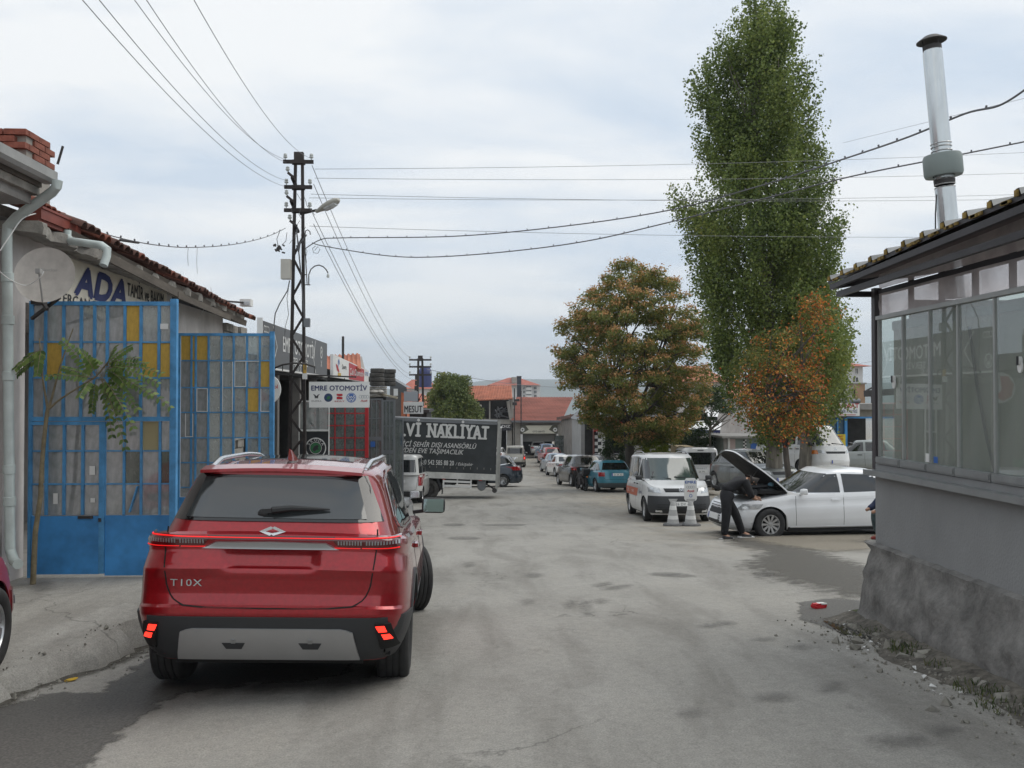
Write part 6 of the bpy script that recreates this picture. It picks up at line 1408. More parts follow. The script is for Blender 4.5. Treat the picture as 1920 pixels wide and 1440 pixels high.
rb = root('corner_building', 'grey rendered corner building with a glazed upper wall and black-edged roof on the right', 'building', (XR+2, 6, 0))
YC = 8.28
kid(MB().box(XR, XR+.22, 0.5, YC, .60, 1.315), 'wall', M['render_grey'], rb)
kid(MB().box(XR+.22, XR+5, YC-.22, YC, .0, 1.315), 'end_wall', M['render_grey'], rb)
# bulging rough base
vs = []; Yb = np.arange(.5, YC+.13, .05); rows_ = 13
from mathutils import noise as mn
for y in Yb:
 for j in range(rows_):
  q = j/(rows_-1); z = gz(XR, y)-.12+(.66-gz(XR, y)+.12)*q
  bul = .04+.16*(1-q)**1.3+.03*math.sin(q*PI)
  p = Vector((0, y*1.3, z*2.2)); d = mn.fractal(p*1.3, 1, 2, 4)*.08+mn.noise(p*5)*.03+mn.noise(p*11)*.012
  e = max(0, (y-(YC-.15))/.28); x = XR-bul+d*(1-.6*q)+.07*e*e
  vs.append((x if q < 1 else XR-.055+.01*mn.noise(p*7), y, z+(.012*mn.noise(p*9) if j == rows_-1 else 0)))
n = len(Yb); fs = [(j*rows_+i, j*rows_+i+1, (j+1)*rows_+i+1, (j+1)*rows_+i) for j in range(n-1) for i in range(rows_-1)]
mb = MB(); mb.add(vs, fs)
m0 = len(mb.v); top = [(v[0], v[1], v[2]) for v in vs[rows_-1::rows_]]
vs2 = []
for (x, y, z) in top: vs2 += [(x, y, z), (x+.02, y, z+.012), (XR+.005, y, z+.02), (XR+.3, y, z+.02)]
mb.add(vs2, [(4*j+i, 4*j+i+1, 4*j+5+i, 4*j+4+i) for j in range(n-1) for i in range(3)])
# rounded end towards the parking area
vs3 = []
for a_ in range(9):
 t = PI/2*a_/8
 for j in range(rows_):
  v = Vector(vs[(n-1)*rows_+j]); x = XR+.25-(XR+.25-v.x)*math.cos(t) if a_ < 8 else XR+.6; y = v.y+.16*math.sin(t)+.02*mn.noise(Vector((a_, j*.6, 0)))
  vs3.append((x if a_ < 8 else XR+4, y, v.z))
mb.add(vs3, [(a*rows_+i, a*rows_+i+1, (a+1)*rows_+i+1, (a+1)*rows_+i) for a in range(8) for i in range(rows_-1)])
mb.add([(XR-.05, YC+.1, .672), (XR+.25, YC+.27, .672), (XR+4, YC+.27, .672), (XR+4, YC-.1, .672), (XR+.1, YC-.1, .672)], [(0, 4, 3, 2, 1)])
kid(mb, 'plinth', M['base_rough'], rb, True, 50)
kid(MB().box(XR-.09, XR+.24, .5, YC+.05, 1.315, 1.345), 'window_sill', M['sill'], rb)
kid(MB().box(XR-.095, XR-.0905, .5, YC+.05, 1.30, 1.347), 'sill_drip', M['sill'], rb)
kid(MB().box(XR+.0, XR+.15, .5, YC, 1.346, 1.40), 'lower_rail', M['render_grey'], rb)
# panes, mullions
ym = [8.25, 7.77, 7.30, 6.86, 6.36, 5.86, 5.36, 4.86, 4.36, 3.86, 3.4, 2.9]
zb_, zt_ = 1.47, 2.72
gp_ = MB().box(-.004, .004, -.5, .5, -.5, .5).me('pane', M['bigpane']); o = Vector(rb.location)
for i in range(len(ym)-1):
 ya, yb = ym[i], ym[i+1]
 link('pane', gp_, rb, Vector((XR+.035, (ya+yb)/2, (zb_+zt_)/2))-o, (0, random.uniform(-.004, .004), random.uniform(-.008, .008)), (1, ya-yb-.012, zt_-zb_))
 kid(MB().box(XR+.018, XR+.052, ya-.011, ya+.011, zb_, zt_), 'mullion', M['alu'], rb)
 mb = MB(); mb.box(XR-.012, XR+.06, yb+.008, ya-.008, zb_-.065, zb_-.002); mb.box(XR-.02, XR-.0125, yb+.02, ya-.02, zb_-.05, zb_-.012); kid(mb, 'pane_rail', M['sill'], rb)
kid(MB().box(XR+.0, XR+.07, .5, 8.26, zt_, zt_+.035), 'top_track', M['alu'], rb)
# clear film and steel frame above
fme = MB();
ff = [8.2]+[8.2-.47*i for i in range(1, 12)]
for k_, (z0, z1) in enumerate(((2.755, 2.955), (3.0, 3.26))):
 vs = []; NY, NZ = 60, 5
 for i in range(NY+1):
  y = 8.2-5.5*i/NY
  for j in range(NZ+1):
   q = j/NZ; vs.append((XR+.01+.012*mn.noise(Vector((y*1.6, q*2.5+k_*5, 0)))+.004*math.sin(q*9+y*4), y, z0+(z1-z0)*q))
 mb = MB(); mb.add(vs, [(i*(NZ+1)+j, i*(NZ+1)+j+1, (i+1)*(NZ+1)+j+1, (i+1)*(NZ+1)+j) for i in range(NY) for j in range(NZ)]); kid(mb, 'pvc_film', M['film'], rb, True, 0)
M['blackpaint'] = mat('black_steel', (.022, .018, .020), .45, .2, var=.3, vscale=5)
fr_ = MB(); fr_.box(XR+.03, XR+.10, .5, YC, 2.955, 3.0); kid(fr_, 'steel_beam', M['blackpaint'], rb)
for y in [7.72, 7.20, 6.70, 6.22, 5.7, 5.2, 4.7, 4.2]: kid(MB().box(XR+.06, XR+.095, y-.02, y+.02, 2.76, 3.3), 'steel_post', M['blackpaint'], rb)
kid(MB().box(XR-.0, XR+.07, YC-.005, YC+.065, 1.346, 3.02), 'corner_post', mat('corner_dark', (.055, .048, .052), .5), rb)
kid(MB().box(XR+.135, XR+.14, 1, 8.18, 1.41, 2.62), 'curtain', M['curtain'], rb)
kid(MB().box(XR+.12, XR+.155, 1, 8.18, 2.62, 2.70), 'curtain_rail', M['alu'], rb)
kid(MB().box(XR+.36, XR+5, .5, YC-.25, 0.9, 1.0), 'floor', M['dark_in'], rb)
kid(MB().box(XR+4.8, XR+5, .5, YC, 0, 3.4), 'back_wall', M['render_grey'], rb)
kid(MB().box(XR+.3, XR+5, YC-.1, YC-.05, 1.32, 2.9), 'end_glazing', M['curtain'], rb)
kid(MB().tube([(XR+.11, 6.85, 2.55), (XR+.11, 6.75, 2.1), (XR+.11, 6.62, 1.7), (XR+.11, 6.50, 1.42)], .010, 6), 'cable', M['black'], rb, True)
for (px, py) in ((1676, 715), (1913, 682)):
 y = XP(px, XR+.01); c = P(px, py, y); mb = MB(); Mx = Matrix.Translation(Vector((XR+.018, y, c.z))) @ Matrix.Rotation(-PI/2, 4, 'Y')
 ps = [(.042*math.cos(t), .026*math.sin(t)) for t in np.linspace(0, 2*PI, 19)[:-1]]; mb.poly([(a-.02, b) for a, b in ps], .012, Mx); mb.poly([(a*.7+.02, b*.75) for a, b in ps], .022, Mx); l_ = kid(mb, 'pane_lock', M['paper'], rb)
 mb = MB(); mb.box(XR-.012, XR-.005, y-.009, y+.009, c.z-.01, c.z+.05); kid(mb, 'lock_slot', M['black'], rb)
for (px, py, w, h, m) in ((1730, 858, .05, .07, 'paper'), (1745, 862, .05, .05, 'skyblue')):
 y = XP(px, XR); c = P(px, py, y); kid(MB().box(XR+.026, XR+.030, y-w, y+w*.2, c.z-h/2, c.z+h/2), 'window_sticker', M[m], rb)
# roof: ribbed sandwich sheet rising inwards, its foam edge showing
M['roofsheet'] = mat('grey_roof_sheet', (.32, .32, .31), .5, .2, var=.2, vscale=4); M['foam'] = mat('yellow_foam_edge', (.22, .15, .04), .9, var=.6, vscale=14)
def re_(y): return float(np.interp(y, [2, 6.1, 8.5], [3.30, 3.19, 3.075]))
mb = MB(); ed = MB(); cap_ = MB(); Y0 = 8.47; pitch = .30
sl = .16
def rp(x, y, up): return Vector((x, y, re_(y)+(x-3.28)*sl+up))
y = Y0
while y > 2.5:
 seg = [(0, 0), (.02, .045), (.055, .045), (.075, 0), (pitch, 0)]
 for i in range(4):
  (a, ha), (b, hb_) = seg[i], seg[i+1]
  A, B = rp(3.28, y-a, ha+.03), rp(3.28, y-b, hb_+.03); C, D = rp(8.6, y-b, hb_+.03), rp(8.6, y-a, ha+.03)
  mb.add([A, B, C, D], [(0, 1, 2, 3)])
  ed.add([A+Vector((.004, 0, 0)), B+Vector((.004, 0, 0)), rp(3.284, y-b, -.005), rp(3.284, y-a, -.005)], [(0, 3, 2, 1)])
 # ragged foam ends
 for k_ in range(3):
  yy = y-.08-random.random()*.2; w = .03+.05*random.random(); cap_.cbox(rp(3.276, yy, .015), (.012, w, .014+.012*random.random()))
 cap_.cbox(rp(3.274, y-.037, .045), (.014, .032, .04))
 y -= pitch
kid(mb, 'roof_sheet', M['roofsheet'], rb); kid(ed, 'sheet_edge', M['blackpaint'], rb)
c_ = kid(cap_, 'foam_edge', M['foam'], rb); c_['kind'] = 'stuff'
mb = MB(); A = [rp(3.30, 8.45, -.012), rp(3.30, 2.5, -.012), rp(8.6, 2.5, -.012), rp(8.6, 8.45, -.012)]; mb.add(A, [(0, 3, 2, 1)]); kid(mb, 'roof_underside', mat('underside_brown', (.12, .095, .095), .7), rb)
mb = MB(); mb.bar(rp(3.31, 8.45, -.035), rp(3.31, 2.5, -.035), .04, .05); mb.bar(rp(3.31, 8.43, -.035), rp(8.4, 8.43, -.035), .04, .05); kid(mb, 'eave_beam', M['blackpaint'], rb)
mb = MB(); mb.bar((3.36, 8.40, 2.975), (3.70, 8.40, 2.975), .05, .05); mb.bar((3.36, 8.42, 2.975), (3.36, 3, 3.05), .04, .05); kid(mb, 'eave_bracket', M['blackpaint'], rb)
# flue
fb = P(1781, 452, 7.8); ft = P(1748, 92, 7.8)
fl = root('metal_flue', 'shiny galvanised flue pipe leaning on the corner building roof, with rain cap and collar', 'flue', fb); fo_ = Vector(fl.location)
ax = (ft-fb); Lf = ax.length; Mf = ax.normalized().to_track_quat('Z', 'Y').to_matrix().to_4x4()
def lz(py): return (452-py)/(452-92)*Lf
mb = MB(); mb.lathe([(.083, -.5), (.083, lz(352))], 28, Mf); mb.lathe([(.078, lz(295)), (.078, lz(275)), (.081, lz(270)), (.080, lz(100)), (.074, lz(92))], 28, Mf); mb.lathe([(.08, lz(340)), (.08, lz(292))], 28, Mf)
mb.obj('pipe', mat('flue_zinc', (.55, .58, .59), .24, .9, var=.1, vscale=7, bump=.1, bscale=9, stretch=(1, 1, .3)), fl, True)
mb = MB()
for py in (352, 346, 336, 284, 276, 270, 290): mb.lathe([(.083, lz(py)-.006), (.088, lz(py)), (.083, lz(py)+.006)], 28, Mf)
mb.obj('foil_wrap', mat('foil', (.6, .6, .6), .25, .9, bump=.6, bscale=60), fl, True)
mb = MB(); mb.lathe([(.09, lz(330)), (.15, lz(331)), (.16, lz(326)), (.16, lz(296)), (.15, lz(291)), (.09, lz(289))], 36, Mf); mb.obj('collar', mat('collar_grey', (.20, .235, .225), .6, .1, var=.1), fl, True)
mb = MB(); mb.lathe([(.085, lz(342)-.02), (.088, lz(342)+.02)], 24, Mf); mb.obj('clamp', M['dark_metal'], fl)
mb = MB(); mb.lathe([(.0, lz(66)), (.06, lz(68)), (.125, lz(77)), (.125, lz(78.5)), (.06, lz(71)), (0, lz(69))], 32, Mf)
for t in (0.3, 2.4, 4.5): mb.bar(Mf @ Vector((.074*math.cos(t), .074*math.sin(t), lz(97))), Mf @ Vector((.074*math.cos(t), .074*math.sin(t), lz(75))), .012, .003)
mb.lathe([(.076, lz(97)), (.077, lz(88)), (.076, lz(86))], 24, Mf)
mb.obj('rain_cap', M['dark_metal'], fl, True, 35)
thing_mesh(MB().tube([P(1756, 365, 7.7), P(1754, 400, 7.7), P(1754, 455, 7.7)], .006, 6), 'loose_cable', M['black'], 'thin black cable hanging down beside the metal flue', 'cable')
# rubble, weeds and litter along the foot of the wall
M['stone'] = mat('rubble_stone', (.24, .23, .20), .95, var=.35, vscale=6, bump=.6, bscale=25); M['soil'] = mat('wet_soil', (.115, .105, .088), .95, var=.55, vscale=12, bump=1, bscale=30, vdet=9)
vs = []; Yb = np.arange(3.0, 8.5, .06); K = 6
for y in Yb:
 for i in range(K):
  q = i/(K-1); x = XR-.16-q*(.34+.08*math.sin(y*3)+.14*mn.noise(Vector((y*1.4, 3, 0)))+.09*mn.noise(Vector((y*9, 1, 0)))); z = gz(x, y)+.005+(1-q)**1.5*.07*(1+.5*mn.noise(Vector((y*4, q*3, 1))))-(.02 if i == K-1 else 0)
  vs.append((x, y, z))
n = len(Yb); mb = MB(); mb.add(vs, [(j*K+i, (j+1)*K+i, (j+1)*K+i+1, j*K+i+1) for j in range(n-1) for i in range(K-1)])
o_ = link('soil_bank', mb.me('soil_bank', M['soil'], True, 0)); tag(o_, kind='structure')
def pebble(mb, c, r_):
 Mx = Matrix.Translation(c) @ Euler((random.random()*6, random.random()*6, random.random()*6)).to_matrix().to_4x4() @ Matrix.Diagonal((1, random.uniform(.6, 1), random.uniform(.45, .8), 1))
 q = [Vector(p) for p in ((1,0,0),(-1,0,0),(0,1,0),(0,-1,0),(0,0,1),(0,0,-1))]
 pts = [Mx @ (v*r_*random.uniform(.8, 1.15)) for v in q]
 mb.add(pts, [(0,2,4),(2,1,4),(1,3,4),(3,0,4),(2,0,5),(1,2,5),(3,1,5),(0,3,5)])
random.seed(21)
mb = MB()
for i in range(900):
 y = random.uniform(3.2, 8.5); x = XR-.2-abs(random.gauss(0, .26)); pebble(mb, Vector((x, y, gz(x, y)+.03*max(0, 1-(XR-.2-x)/.4)+.004)), random.uniform(.004, .020) if i > 30 else random.uniform(.03, .075))
tag(link('gravel', mb.me('gravel', M['stone'])), 'loose stones and grit at the foot of the corner building', 'gravel', kind='stuff')
for i in range(7):
 mb = MB(); y = [7.6, 7.15, 6.75, 6.4, 6.1, 5.7, 8.0][i]; x = XR-.30+.05*math.sin(i*2); bmh = bmesh.new(); bmesh.ops.create_icosphere(bmh, subdivisions=2, radius=.042+.012*(i % 3))
 for v in bmh.verts: v.co *= 1+.7*mn.noise(v.co*16+Vector((i, 0, 0))); v.co.z *= .6
 mb.add([v.co+Vector((x, y, gz(x, y)+.02)) for v in bmh.verts], [tuple(v.index for v in f.verts) for f in bmh.faces]); bmh.free()
 thing_mesh(mb, 'stone', M['stone'], ['third stone', 'second stone', 'middle stone', 'large pale stone in the weeds', 'stone just before the largest', 'largest and nearest stone', 'smallest stone near the puddle'][i]+' of the rubble strip under the corner building', 'stone', 'stones along the corner building', smooth=True)
# grass blades
def blades(name, spots, m, label, cat, h=(.04, .12)):
 vs = []; fs = []; tint = []
 for (x, y, r_, k_) in spots:
  for _ in range(k_):
   a = random.random()*6.28; d = r_*math.sqrt(random.random()); px_, py_ = x+d*math.cos(a), y+d*math.sin(a); z = gz(px_, py_)+.03; hh = random.uniform(*h); b = random.random()*6.28; w = .004
   dx, dy = math.cos(b)*w, math.sin(b)*w; lx, ly = random.uniform(-.5, .5)*hh, random.uniform(-.5, .5)*hh
   n_ = len(vs); vs += [(px_-dx, py_-dy, z), (px_+dx, py_+dy, z), (px_+lx+dx*.4, py_+ly+dy*.4, z+hh), (px_+lx*1.4, py_+ly*1.4, z+hh*1.15)]; fs += [(n_, n_+1, n_+2, n_+3)]; tint.append(random.random())
 me = mesh(name, vs, fs, m); at = me.attributes.new('tint', 'FLOAT', 'FACE'); at.data.foreach_set('value', tint)
 return tag(link(name, me), label, cat, kind='stuff')
M['grass'] = leaf_mat('weed_leaf', [(0, (.03, .05, .015)), (.6, (.07, .11, .03)), (1, (.16, .15, .06))])
blades('weeds', [(XR-.28, 6.95, .20, 200), (XR-.25, 7.2, .12, 60), (XR-.3, 6.5, .12, 50), (XR-.36, 5.9, .18, 110), (XR-.3, 7.7, .1, 30), (XR-.4, 5.5, .2, 90)], M['grass'], 'low green weeds in the rubble at the foot of the corner building', 'weeds', (.015, .045))
# litter
rc_ = G(1536, 1141); lt = root('crushed_packet', 'crushed red and white drinks packet lying by the puddle', 'litter', (rc_.x, rc_.y, gz(rc_.x, rc_.y)+.005), .3)
bmh = bmesh.new(); bmesh.ops.create_cube(bmh, size=1); bmesh.ops.subdivide_edges(bmh, edges=bmh.edges, cuts=3, use_grid_fill=True)
for v in bmh.verts: v.co = Vector((v.co.x*.13, v.co.y*.07, (v.co.z+.5)*.05)); v.co += Vector((mn.noise(v.co*30), mn.noise(v.co*34+Vector((3, 0, 0))), mn.noise(v.co*28+Vector((0, 5, 0)))*.6))*.014
me = bpy.data.meshes.new('box'); bmh.to_mesh(me); bmh.free(); me.materials.append(mat('packet_red', (.50, .01, .02), .35)); me.materials.append(M['paper'])
for p in me.polygons: p.material_index = 1 if (p.center.x > .0 and p.center.z > .035) or p.center.x > .05 else 0
link('box', me, lt)
for i in range(40):
 if i < 14: y = random.uniform(5.4, 7.6); x = XR-.33-random.random()*.35
 else: c = G(random.uniform(1560, 1700), random.uniform(1150, 1225)); x, y = c.x, c.y
 mb = MB(); s_ = random.uniform(.006, .022); Mx = Matrix.Translation((x, y, gz(x, y)+.015)) @ Euler((random.uniform(-.5, .5), random.uniform(-.5, .5), random.random()*6)).to_matrix().to_4x4()
 mb.add([Mx @ Vector(p) for p in ((-s_, -s_*.6, 0), (s_, -s_*.5, .3*s_), (s_*.8, s_*.7, 0), (-s_*.7, s_*.6, .5*s_))]+[Mx @ Vector(p) for p in ((-s_, -s_*.6, -.003), (s_, -s_*.5, .3*s_-.003), (s_*.8, s_*.7, -.003), (-s_*.7, s_*.6, .5*s_-.003))], [(0, 1, 2, 3), (7, 6, 5, 4), (0, 4, 5, 1), (1, 5, 6, 2), (2, 6, 7, 3), (3, 7, 4, 0)])
 thing_mesh(mb, 'litter_scrap', M['paper'], 'small pale scrap of litter near the foot of the corner building', 'litter', 'scraps of litter by the corner building')
yl = G(133, 1277); lv = MB(); pts = [(.05*math.cos(t)*(1+.1*math.sin(5*t)), .028*math.sin(t)) for t in np.linspace(0, 2*PI, 17)[:-1]]; lv.poly(pts, .004, Matrix.Translation((yl.x, yl.y, gz(yl.x, yl.y)+.01)) @ Euler((.1, -.15, .3)).to_matrix().to_4x4())
thing_mesh(lv, 'fallen_leaf', mat('yellow_leaf', (.60, .38, .03), .6), 'yellow fallen leaf on the pale asphalt left of the red crossover', 'leaf')
# rubble on the broken kerb at left
mb = MB()
for i in range(260):
 y = random.uniform(5.2, 8.3); x = edge_x(y)+random.gauss(.1, .16); pebble(mb, Vector((x, y, max(gz(x, y)+.003, fz(x, y)+.003 if x < edge_x(y) else -9))), random.uniform(.004, .018) if i > 20 else random.uniform(.02, .045))
tag(link('kerb_rubble', mb.me('kerb_rubble', M['stone'])), 'crumbled concrete grit along the broken forecourt edge at left', 'rubble', kind='stuff')
# ------------------------------------------------------------ lattice poles, lamps, cables
def lattice_pole(name, label, px, Y, ztop, zbase, hb=.43, ht=.17, arms=(), sc=1, leg=.075, px_top=None):
 bx0 = X_(px, Y); r_ = root(name, label, 'utility pole', (bx0, Y, zbase)); H = ztop-zbase
 def hx(z): q = z/H; return (hb*(1-q)+ht*q)/2
 tx = 0 if px_top is None else X_(px_top, Y)-bx0
 def cx(z): return tx*z/H
 for s_ in (-1, 1):
  mb = MB(); mb.bar((s_*hx(0)+cx(0), -.06, 0), (s_*hx(H)+cx(H), -.04, H), leg, .02); mb.bar((s_*hx(0)+cx(0), .06, 0), (s_*hx(H)+cx(H), .04, H), leg, .02); mb.bar((s_*(hx(0)+leg*.4)+cx(0), 0, 0), (s_*(hx(H)+leg*.4)+cx(H), 0, H), .016, .09); mb.obj('leg', M['rust_metal'], r_)
 z = .3; s_ = 1; st = .95*sc
 while z+st < H*.86:
  w = .045
  for yy in (-.05,):
   mb = MB(); mb.bar((s_*hx(z)+cx(z), yy-.025, z), (-s_*hx(z+st*.5)+cx(z+st*.5), yy-.025, z+st*.5), w*1.25, .012, up=(0, 1, 0)); mb.obj('brace', M['rust_metal'], r_)
  z += st*.5; s_ = -s_
 mb = MB(); mb.cbox((cx(H), 0, H+.03*sc), (ht+.06, .14, .22*sc)); mb.obj('cap', M['rust_metal'], r_)
 ins_me = None
 for (za, w) in arms:
  a = MB(); a.cbox((cx(za), -.08, za), (w, .06, .085*sc)); a.cbox((cx(za), -.03, za), (ht+.15, .06, .12*sc)); ar = a.obj('crossarm', M['rust_metal'], r_)
  for s_ in (-1, 1):
   q = MB(); Mx = Matrix.Translation((cx(za)+s_*(w/2-.05), -.08, za+.04)) @ Matrix.Scale(sc, 4); q.lathe([(.012, 0), (.012, .05), (.045, .055), (.05, .08), (.03, .10), (.045, .115), (.035, .15), (0, .16)], 12, Mx); q.obj('insulator', M['porcelain'], ar, True)
 return r_, cx
YP = 22.0
zt_ = Z_(300, YP); zb_ = gz(-4.4, YP)
px0 = 557; H = zt_-zb_
pole, pcx = lattice_pole('lattice_pole', 'tall dark iron lattice pole with street lamp standing behind the red crossover', px0, YP, zt_, zb_, .42, .16, [(Z_(308, YP)-zb_, .72), (Z_(355, YP)-zb_, .66), (Z_(398, YP)-zb_, .66)], 1, .06, 559)
po = Vector(pole.location)
# side stubs with insulators
for (px, py, dx) in ((548, 332, -.12), (546, 376, -.12), (552, 422, -.18)):
 q = P(px, py, YP-.2)-po; mb = MB(); mb.bar(q, q+Vector((dx*-.2, .25, -.12)), .08, .06); mb.bar(q+Vector((-.1, -.05, .1)), q+Vector((.06, 0, -.03)), .06, .05); s_ = mb.obj('side_arm', M['rust_metal'], pole)
 i_ = MB(); i_.lathe([(.012, 0), (.045, .03), (.05, .06), (.03, .08), (.045, .1), (0, .13)], 12, Matrix.Translation(q+Vector((-.1, -.05, .12)))); i_.obj('insulator', M['porcelain'], s_, True)
mb = MB(); a, b = P(582, 400, YP), P(594, 394, YP); mb.bar(a-po-Vector((.25, 0, .02)), b-po, .05, .05); mb.obj('lamp_arm', M['rust_metal'], pole)
lm = MB(); d = (P(635, 374, YP-.3)-P(593, 397, YP)); Ml = Matrix.Translation(P(593, 397, YP)-po) @ d.to_track_quat('Z', 'Y').to_matrix().to_4x4() @ Matrix.Diagonal((1, .62, 1, 1)); Ld = d.length
lm.lathe([(0, 0), (.055, .0), (.07, Ld*.12), (.12, Ld*.35), (.145, Ld*.65), (.12, Ld*.9), (.06, Ld), (0, Ld*1.01)], 20, Ml); lmp = lm.obj('street_lamp', mat('lamp_housing', (.38, .37, .33), .5, var=.12), pole, True)
mb = MB(); mb.lathe([(0, Ld*.36), (.09, Ld*.42), (.11, Ld*.65), (.09, Ld*.88), (0, Ld*.92)], 16, Matrix.Translation((0, -.0, -.055)) @ Ml); mb.obj('lamp_glass', M['lens'], lmp, True)
q0, q1 = P(527, 486, YP-.2), P(545, 523, YP-.2); mb = MB(); mb.box(q0.x-po.x, q1.x-po.x, -.25, -.05, q1.z-po.z, q0.z-po.z); mb.obj('meter_box', mat('box_cream', (.50, .48, .43), .6, var=.08), pole)
q0, q1 = P(570, 597, YP-.15), P(581, 613, YP-.15); mb = MB(); mb.box(q0.x-po.x, q1.x-po.x, -.2, -.08, q1.z-po.z, q0.z-po.z); mb.obj('small_box', M['grey_metal'], pole)
q0, q1 = P(567, 700, YP-.15), P(576, 711, YP-.15); mb = MB(); mb.box(q0.x-po.x, q1.x-po.x, -.16, -.14, q1.z-po.z, q0.z-po.z); mb.obj('notice', M['paper'], pole)
mb = MB(); mb.box(P(573, 683, YP).x-po.x-.03, P(573, 683, YP).x-po.x+.04, -.12, -.10, P(573, 700, YP).z-po.z, P(573, 684, YP).z-po.z); mb.obj('yellow_plate', M['yellow'], pole)
# hook lamp bracket
def T_(pts, Y, r_, name, m, par=pole, n=7, dy=0):
 o = Vector(par.location) if par else Vector((0, 0, 0)); return MB().tube([P(x, y, Y)-o+Vector((0, dy, 0)) for x, y in pts], r_, n).obj(name, m, par, True)
T_([(576, 534), (574, 500), (572, 465), (572, 440), (573, 433), (577, 431), (581, 434), (582, 440)], YP-.1, .012, 'hook_bracket', M['dark_metal'])
T_([(579, 534), (579, 515), (583, 505), (590, 499), (598, 497), (606, 500), (612, 506), (615, 512)], YP-.1, .014, 'hook_bracket', M['dark_metal'])
mb = MB(); mb.lathe([(0, -.05), (.03, -.04), (.035, 0), (.015, .05), (0, .06)], 10, Matrix.Translation(P(615, 517, YP-.1)-po)); mb.obj('lamp_bulb', M['porcelain'], pole, True)
mb = MB(); mb.bar(P(572, 534, YP-.1)-po, P(582, 534, YP-.1)-po, .02); mb.bar(P(566, 478, YP-.1)-po, P(575, 478, YP-.1)-po, .02); mb.bar(P(566, 515, YP-.1)-po, P(575, 515, YP-.1)-po, .02); mb.obj('bracket_bar', M['dark_metal'], pole)
# steps of wire and clutter on the pole
T_([(543, 526), (539, 545), (524, 570), (516, 588), (514, 605), (514, 640), (515, 690)], YP-.2, .014, 'loose_cable', M['wire'])
T_([(541, 540), (538, 560), (541, 590), (535, 612), (533, 640)], YP-.2, .007, 'loose_cable', M['wire'])
for i in range(7):
 a = (random.uniform(545, 575), random.uniform(330, 470)); pts = [a]
 for _ in range(4): pts.append((min(595, max(530, pts[-1][0]+random.uniform(-9, 9))), pts[-1][1]+random.uniform(4, 16)))
 T_(pts, YP-.22, .006, 'loose_cable', M['wire'])
T_([(571, 600), (568, 560), (565, 520), (560, 470), (556, 430)], YP-.12, .016, 'riser_cable', M['wire'])
T_([(556, 460), (560, 475), (563, 455), (568, 450), (575, 440)], YP-.2, .016, 'riser_cable', M['wire'])
T_([(590, 470), (596, 462), (600, 468), (596, 475), (588, 474), (586, 466), (592, 461)], YP-.2, .007, 'loose_cable', M['wire'])
T_([(525, 432), (519, 448), (521, 460)], YP-.3, .008, 'loose_cable', M['wire']); T_([(538, 436), (536, 452), (529, 459)], YP-.3, .007, 'loose_cable', M['wire'])
mb = MB(); random.seed(31)
c = P(523, 466, YP-.3)-po
for i in range(16): a = c+Vector((random.uniform(-.08, .08), random.uniform(-.05, .05), random.uniform(-.1, .1))); mb.bar(a, a+Vector((random.uniform(-.08, .08), 0, random.uniform(-.08, .08))), .035)
mb.obj('terminal_cluster', M['dark_metal'], pole)
# horizontal sign bar
sb = MB(); sb.bar(P(500, 700, YP-.1)-po, P(668, 707, YP-.1)-po, .035); sb.obj('sign_bar', M['dark_metal'], pole)
mb = MB(); pts = [P(515, 690, YP-.35), P(530, 684, YP-.5), P(548, 681, YP-.55), P(572, 682, YP-.5), P(590, 688, YP-.3)]; mb.tube([p-po for p in pts], .022, 6)
for p in pts: mb.bar(p-po, p-po+Vector((0, 0, -.14)), .02)
mb.obj('spiked_collar', M['dark_metal'], pole, True)
# far pole
fp, _ = lattice_pole('lattice_pole', 'distant dark lattice pole with three crossarms beyond the truck', 788, 70, Z_(672, 70), gz(-4, 70), .62, .30, [(gz(-4, 70)*-1+Z_(675, 70), 1.7), (gz(-4, 70)*-1+Z_(688, 70), 1.7), (gz(-4, 70)*-1+Z_(703, 70), 1.7)], 1.5, .16)
fo2 = Vector(fp.location); mb = MB()
for (x, y) in ((782, 708), (782, 718), (781, 728)): mb.cbox(P(x, y, 69.7)-fo2, (.3, .3, .36))
mb.obj('switch_box', M['dark_metal'], fp)
# ---- cables
def cable(pts, r_=.007, label='', name='overhead_cable', clips=0, group=None, m=None, sub=10, cat='cable'):
 """pts: (px, py, Y) knots, smoothed"""
 K = [P(*p) for p in pts]; out = []
 for i in range(len(K)-1):
  p0 = K[max(0, i-1)]; p1, p2 = K[i], K[i+1]; p3 = K[min(len(K)-1, i+2)]
  for j in range(sub): t = j/sub; out.append(.5*((2*p1)+(p2-p0)*t+(2*p0-5*p1+4*p2-p3)*t*t+(3*p1-p0-3*p2+p3)*t*t*t))
 out.append(K[-1]); base = out[0]
 r0 = root(name, label, cat, base, 0, group) if clips else None
 mb = MB(); mb.tube([p-base for p in out], r_, 5)
 if not clips: return tag(link(name, mb.me(name, m or M['thinwire'], True), None, base), label, cat, group)
 mb.obj('wire_strand', m or M['wire'], r0, True)
 acc = 0; last = out[0]; cm = MB().box(-.009, .009, -.009, .009, -.012, .024).me('cable_clip', M['wire'])
 for p in out[1:]:
  d = (p-last).length
  while acc+d > clips:
   q = (clips-acc)/d; last = last.lerp(p, q); link('cable_clip', cm, r0, last-base+Vector((0, 0, .012)), (0, random.uniform(-.4, .4), 0)); d = (p-last).length; acc = 0
  acc += d; last = p
 return r0
W3 = M['wire']
def sagline(a, b, sag, n=7):
 A, B = P(*a), P(*b); r = []
 for i in range(n):
  q = i/(n-1); r.append(A.lerp(B, q)-Vector((0, 0, sag*4*q*(1-q))))
 return r
def wire3(a, b, sag, label, r_=.006, group=None, m=None):
 p = sagline(a, b, sag, 24); base = p[0]
 return tag(link('overhead_wire', MB().tube([q-base for q in p], r_, 5).me('overhead_wire', m or M['thinwire'], True), None, base), label, 'wire', group)
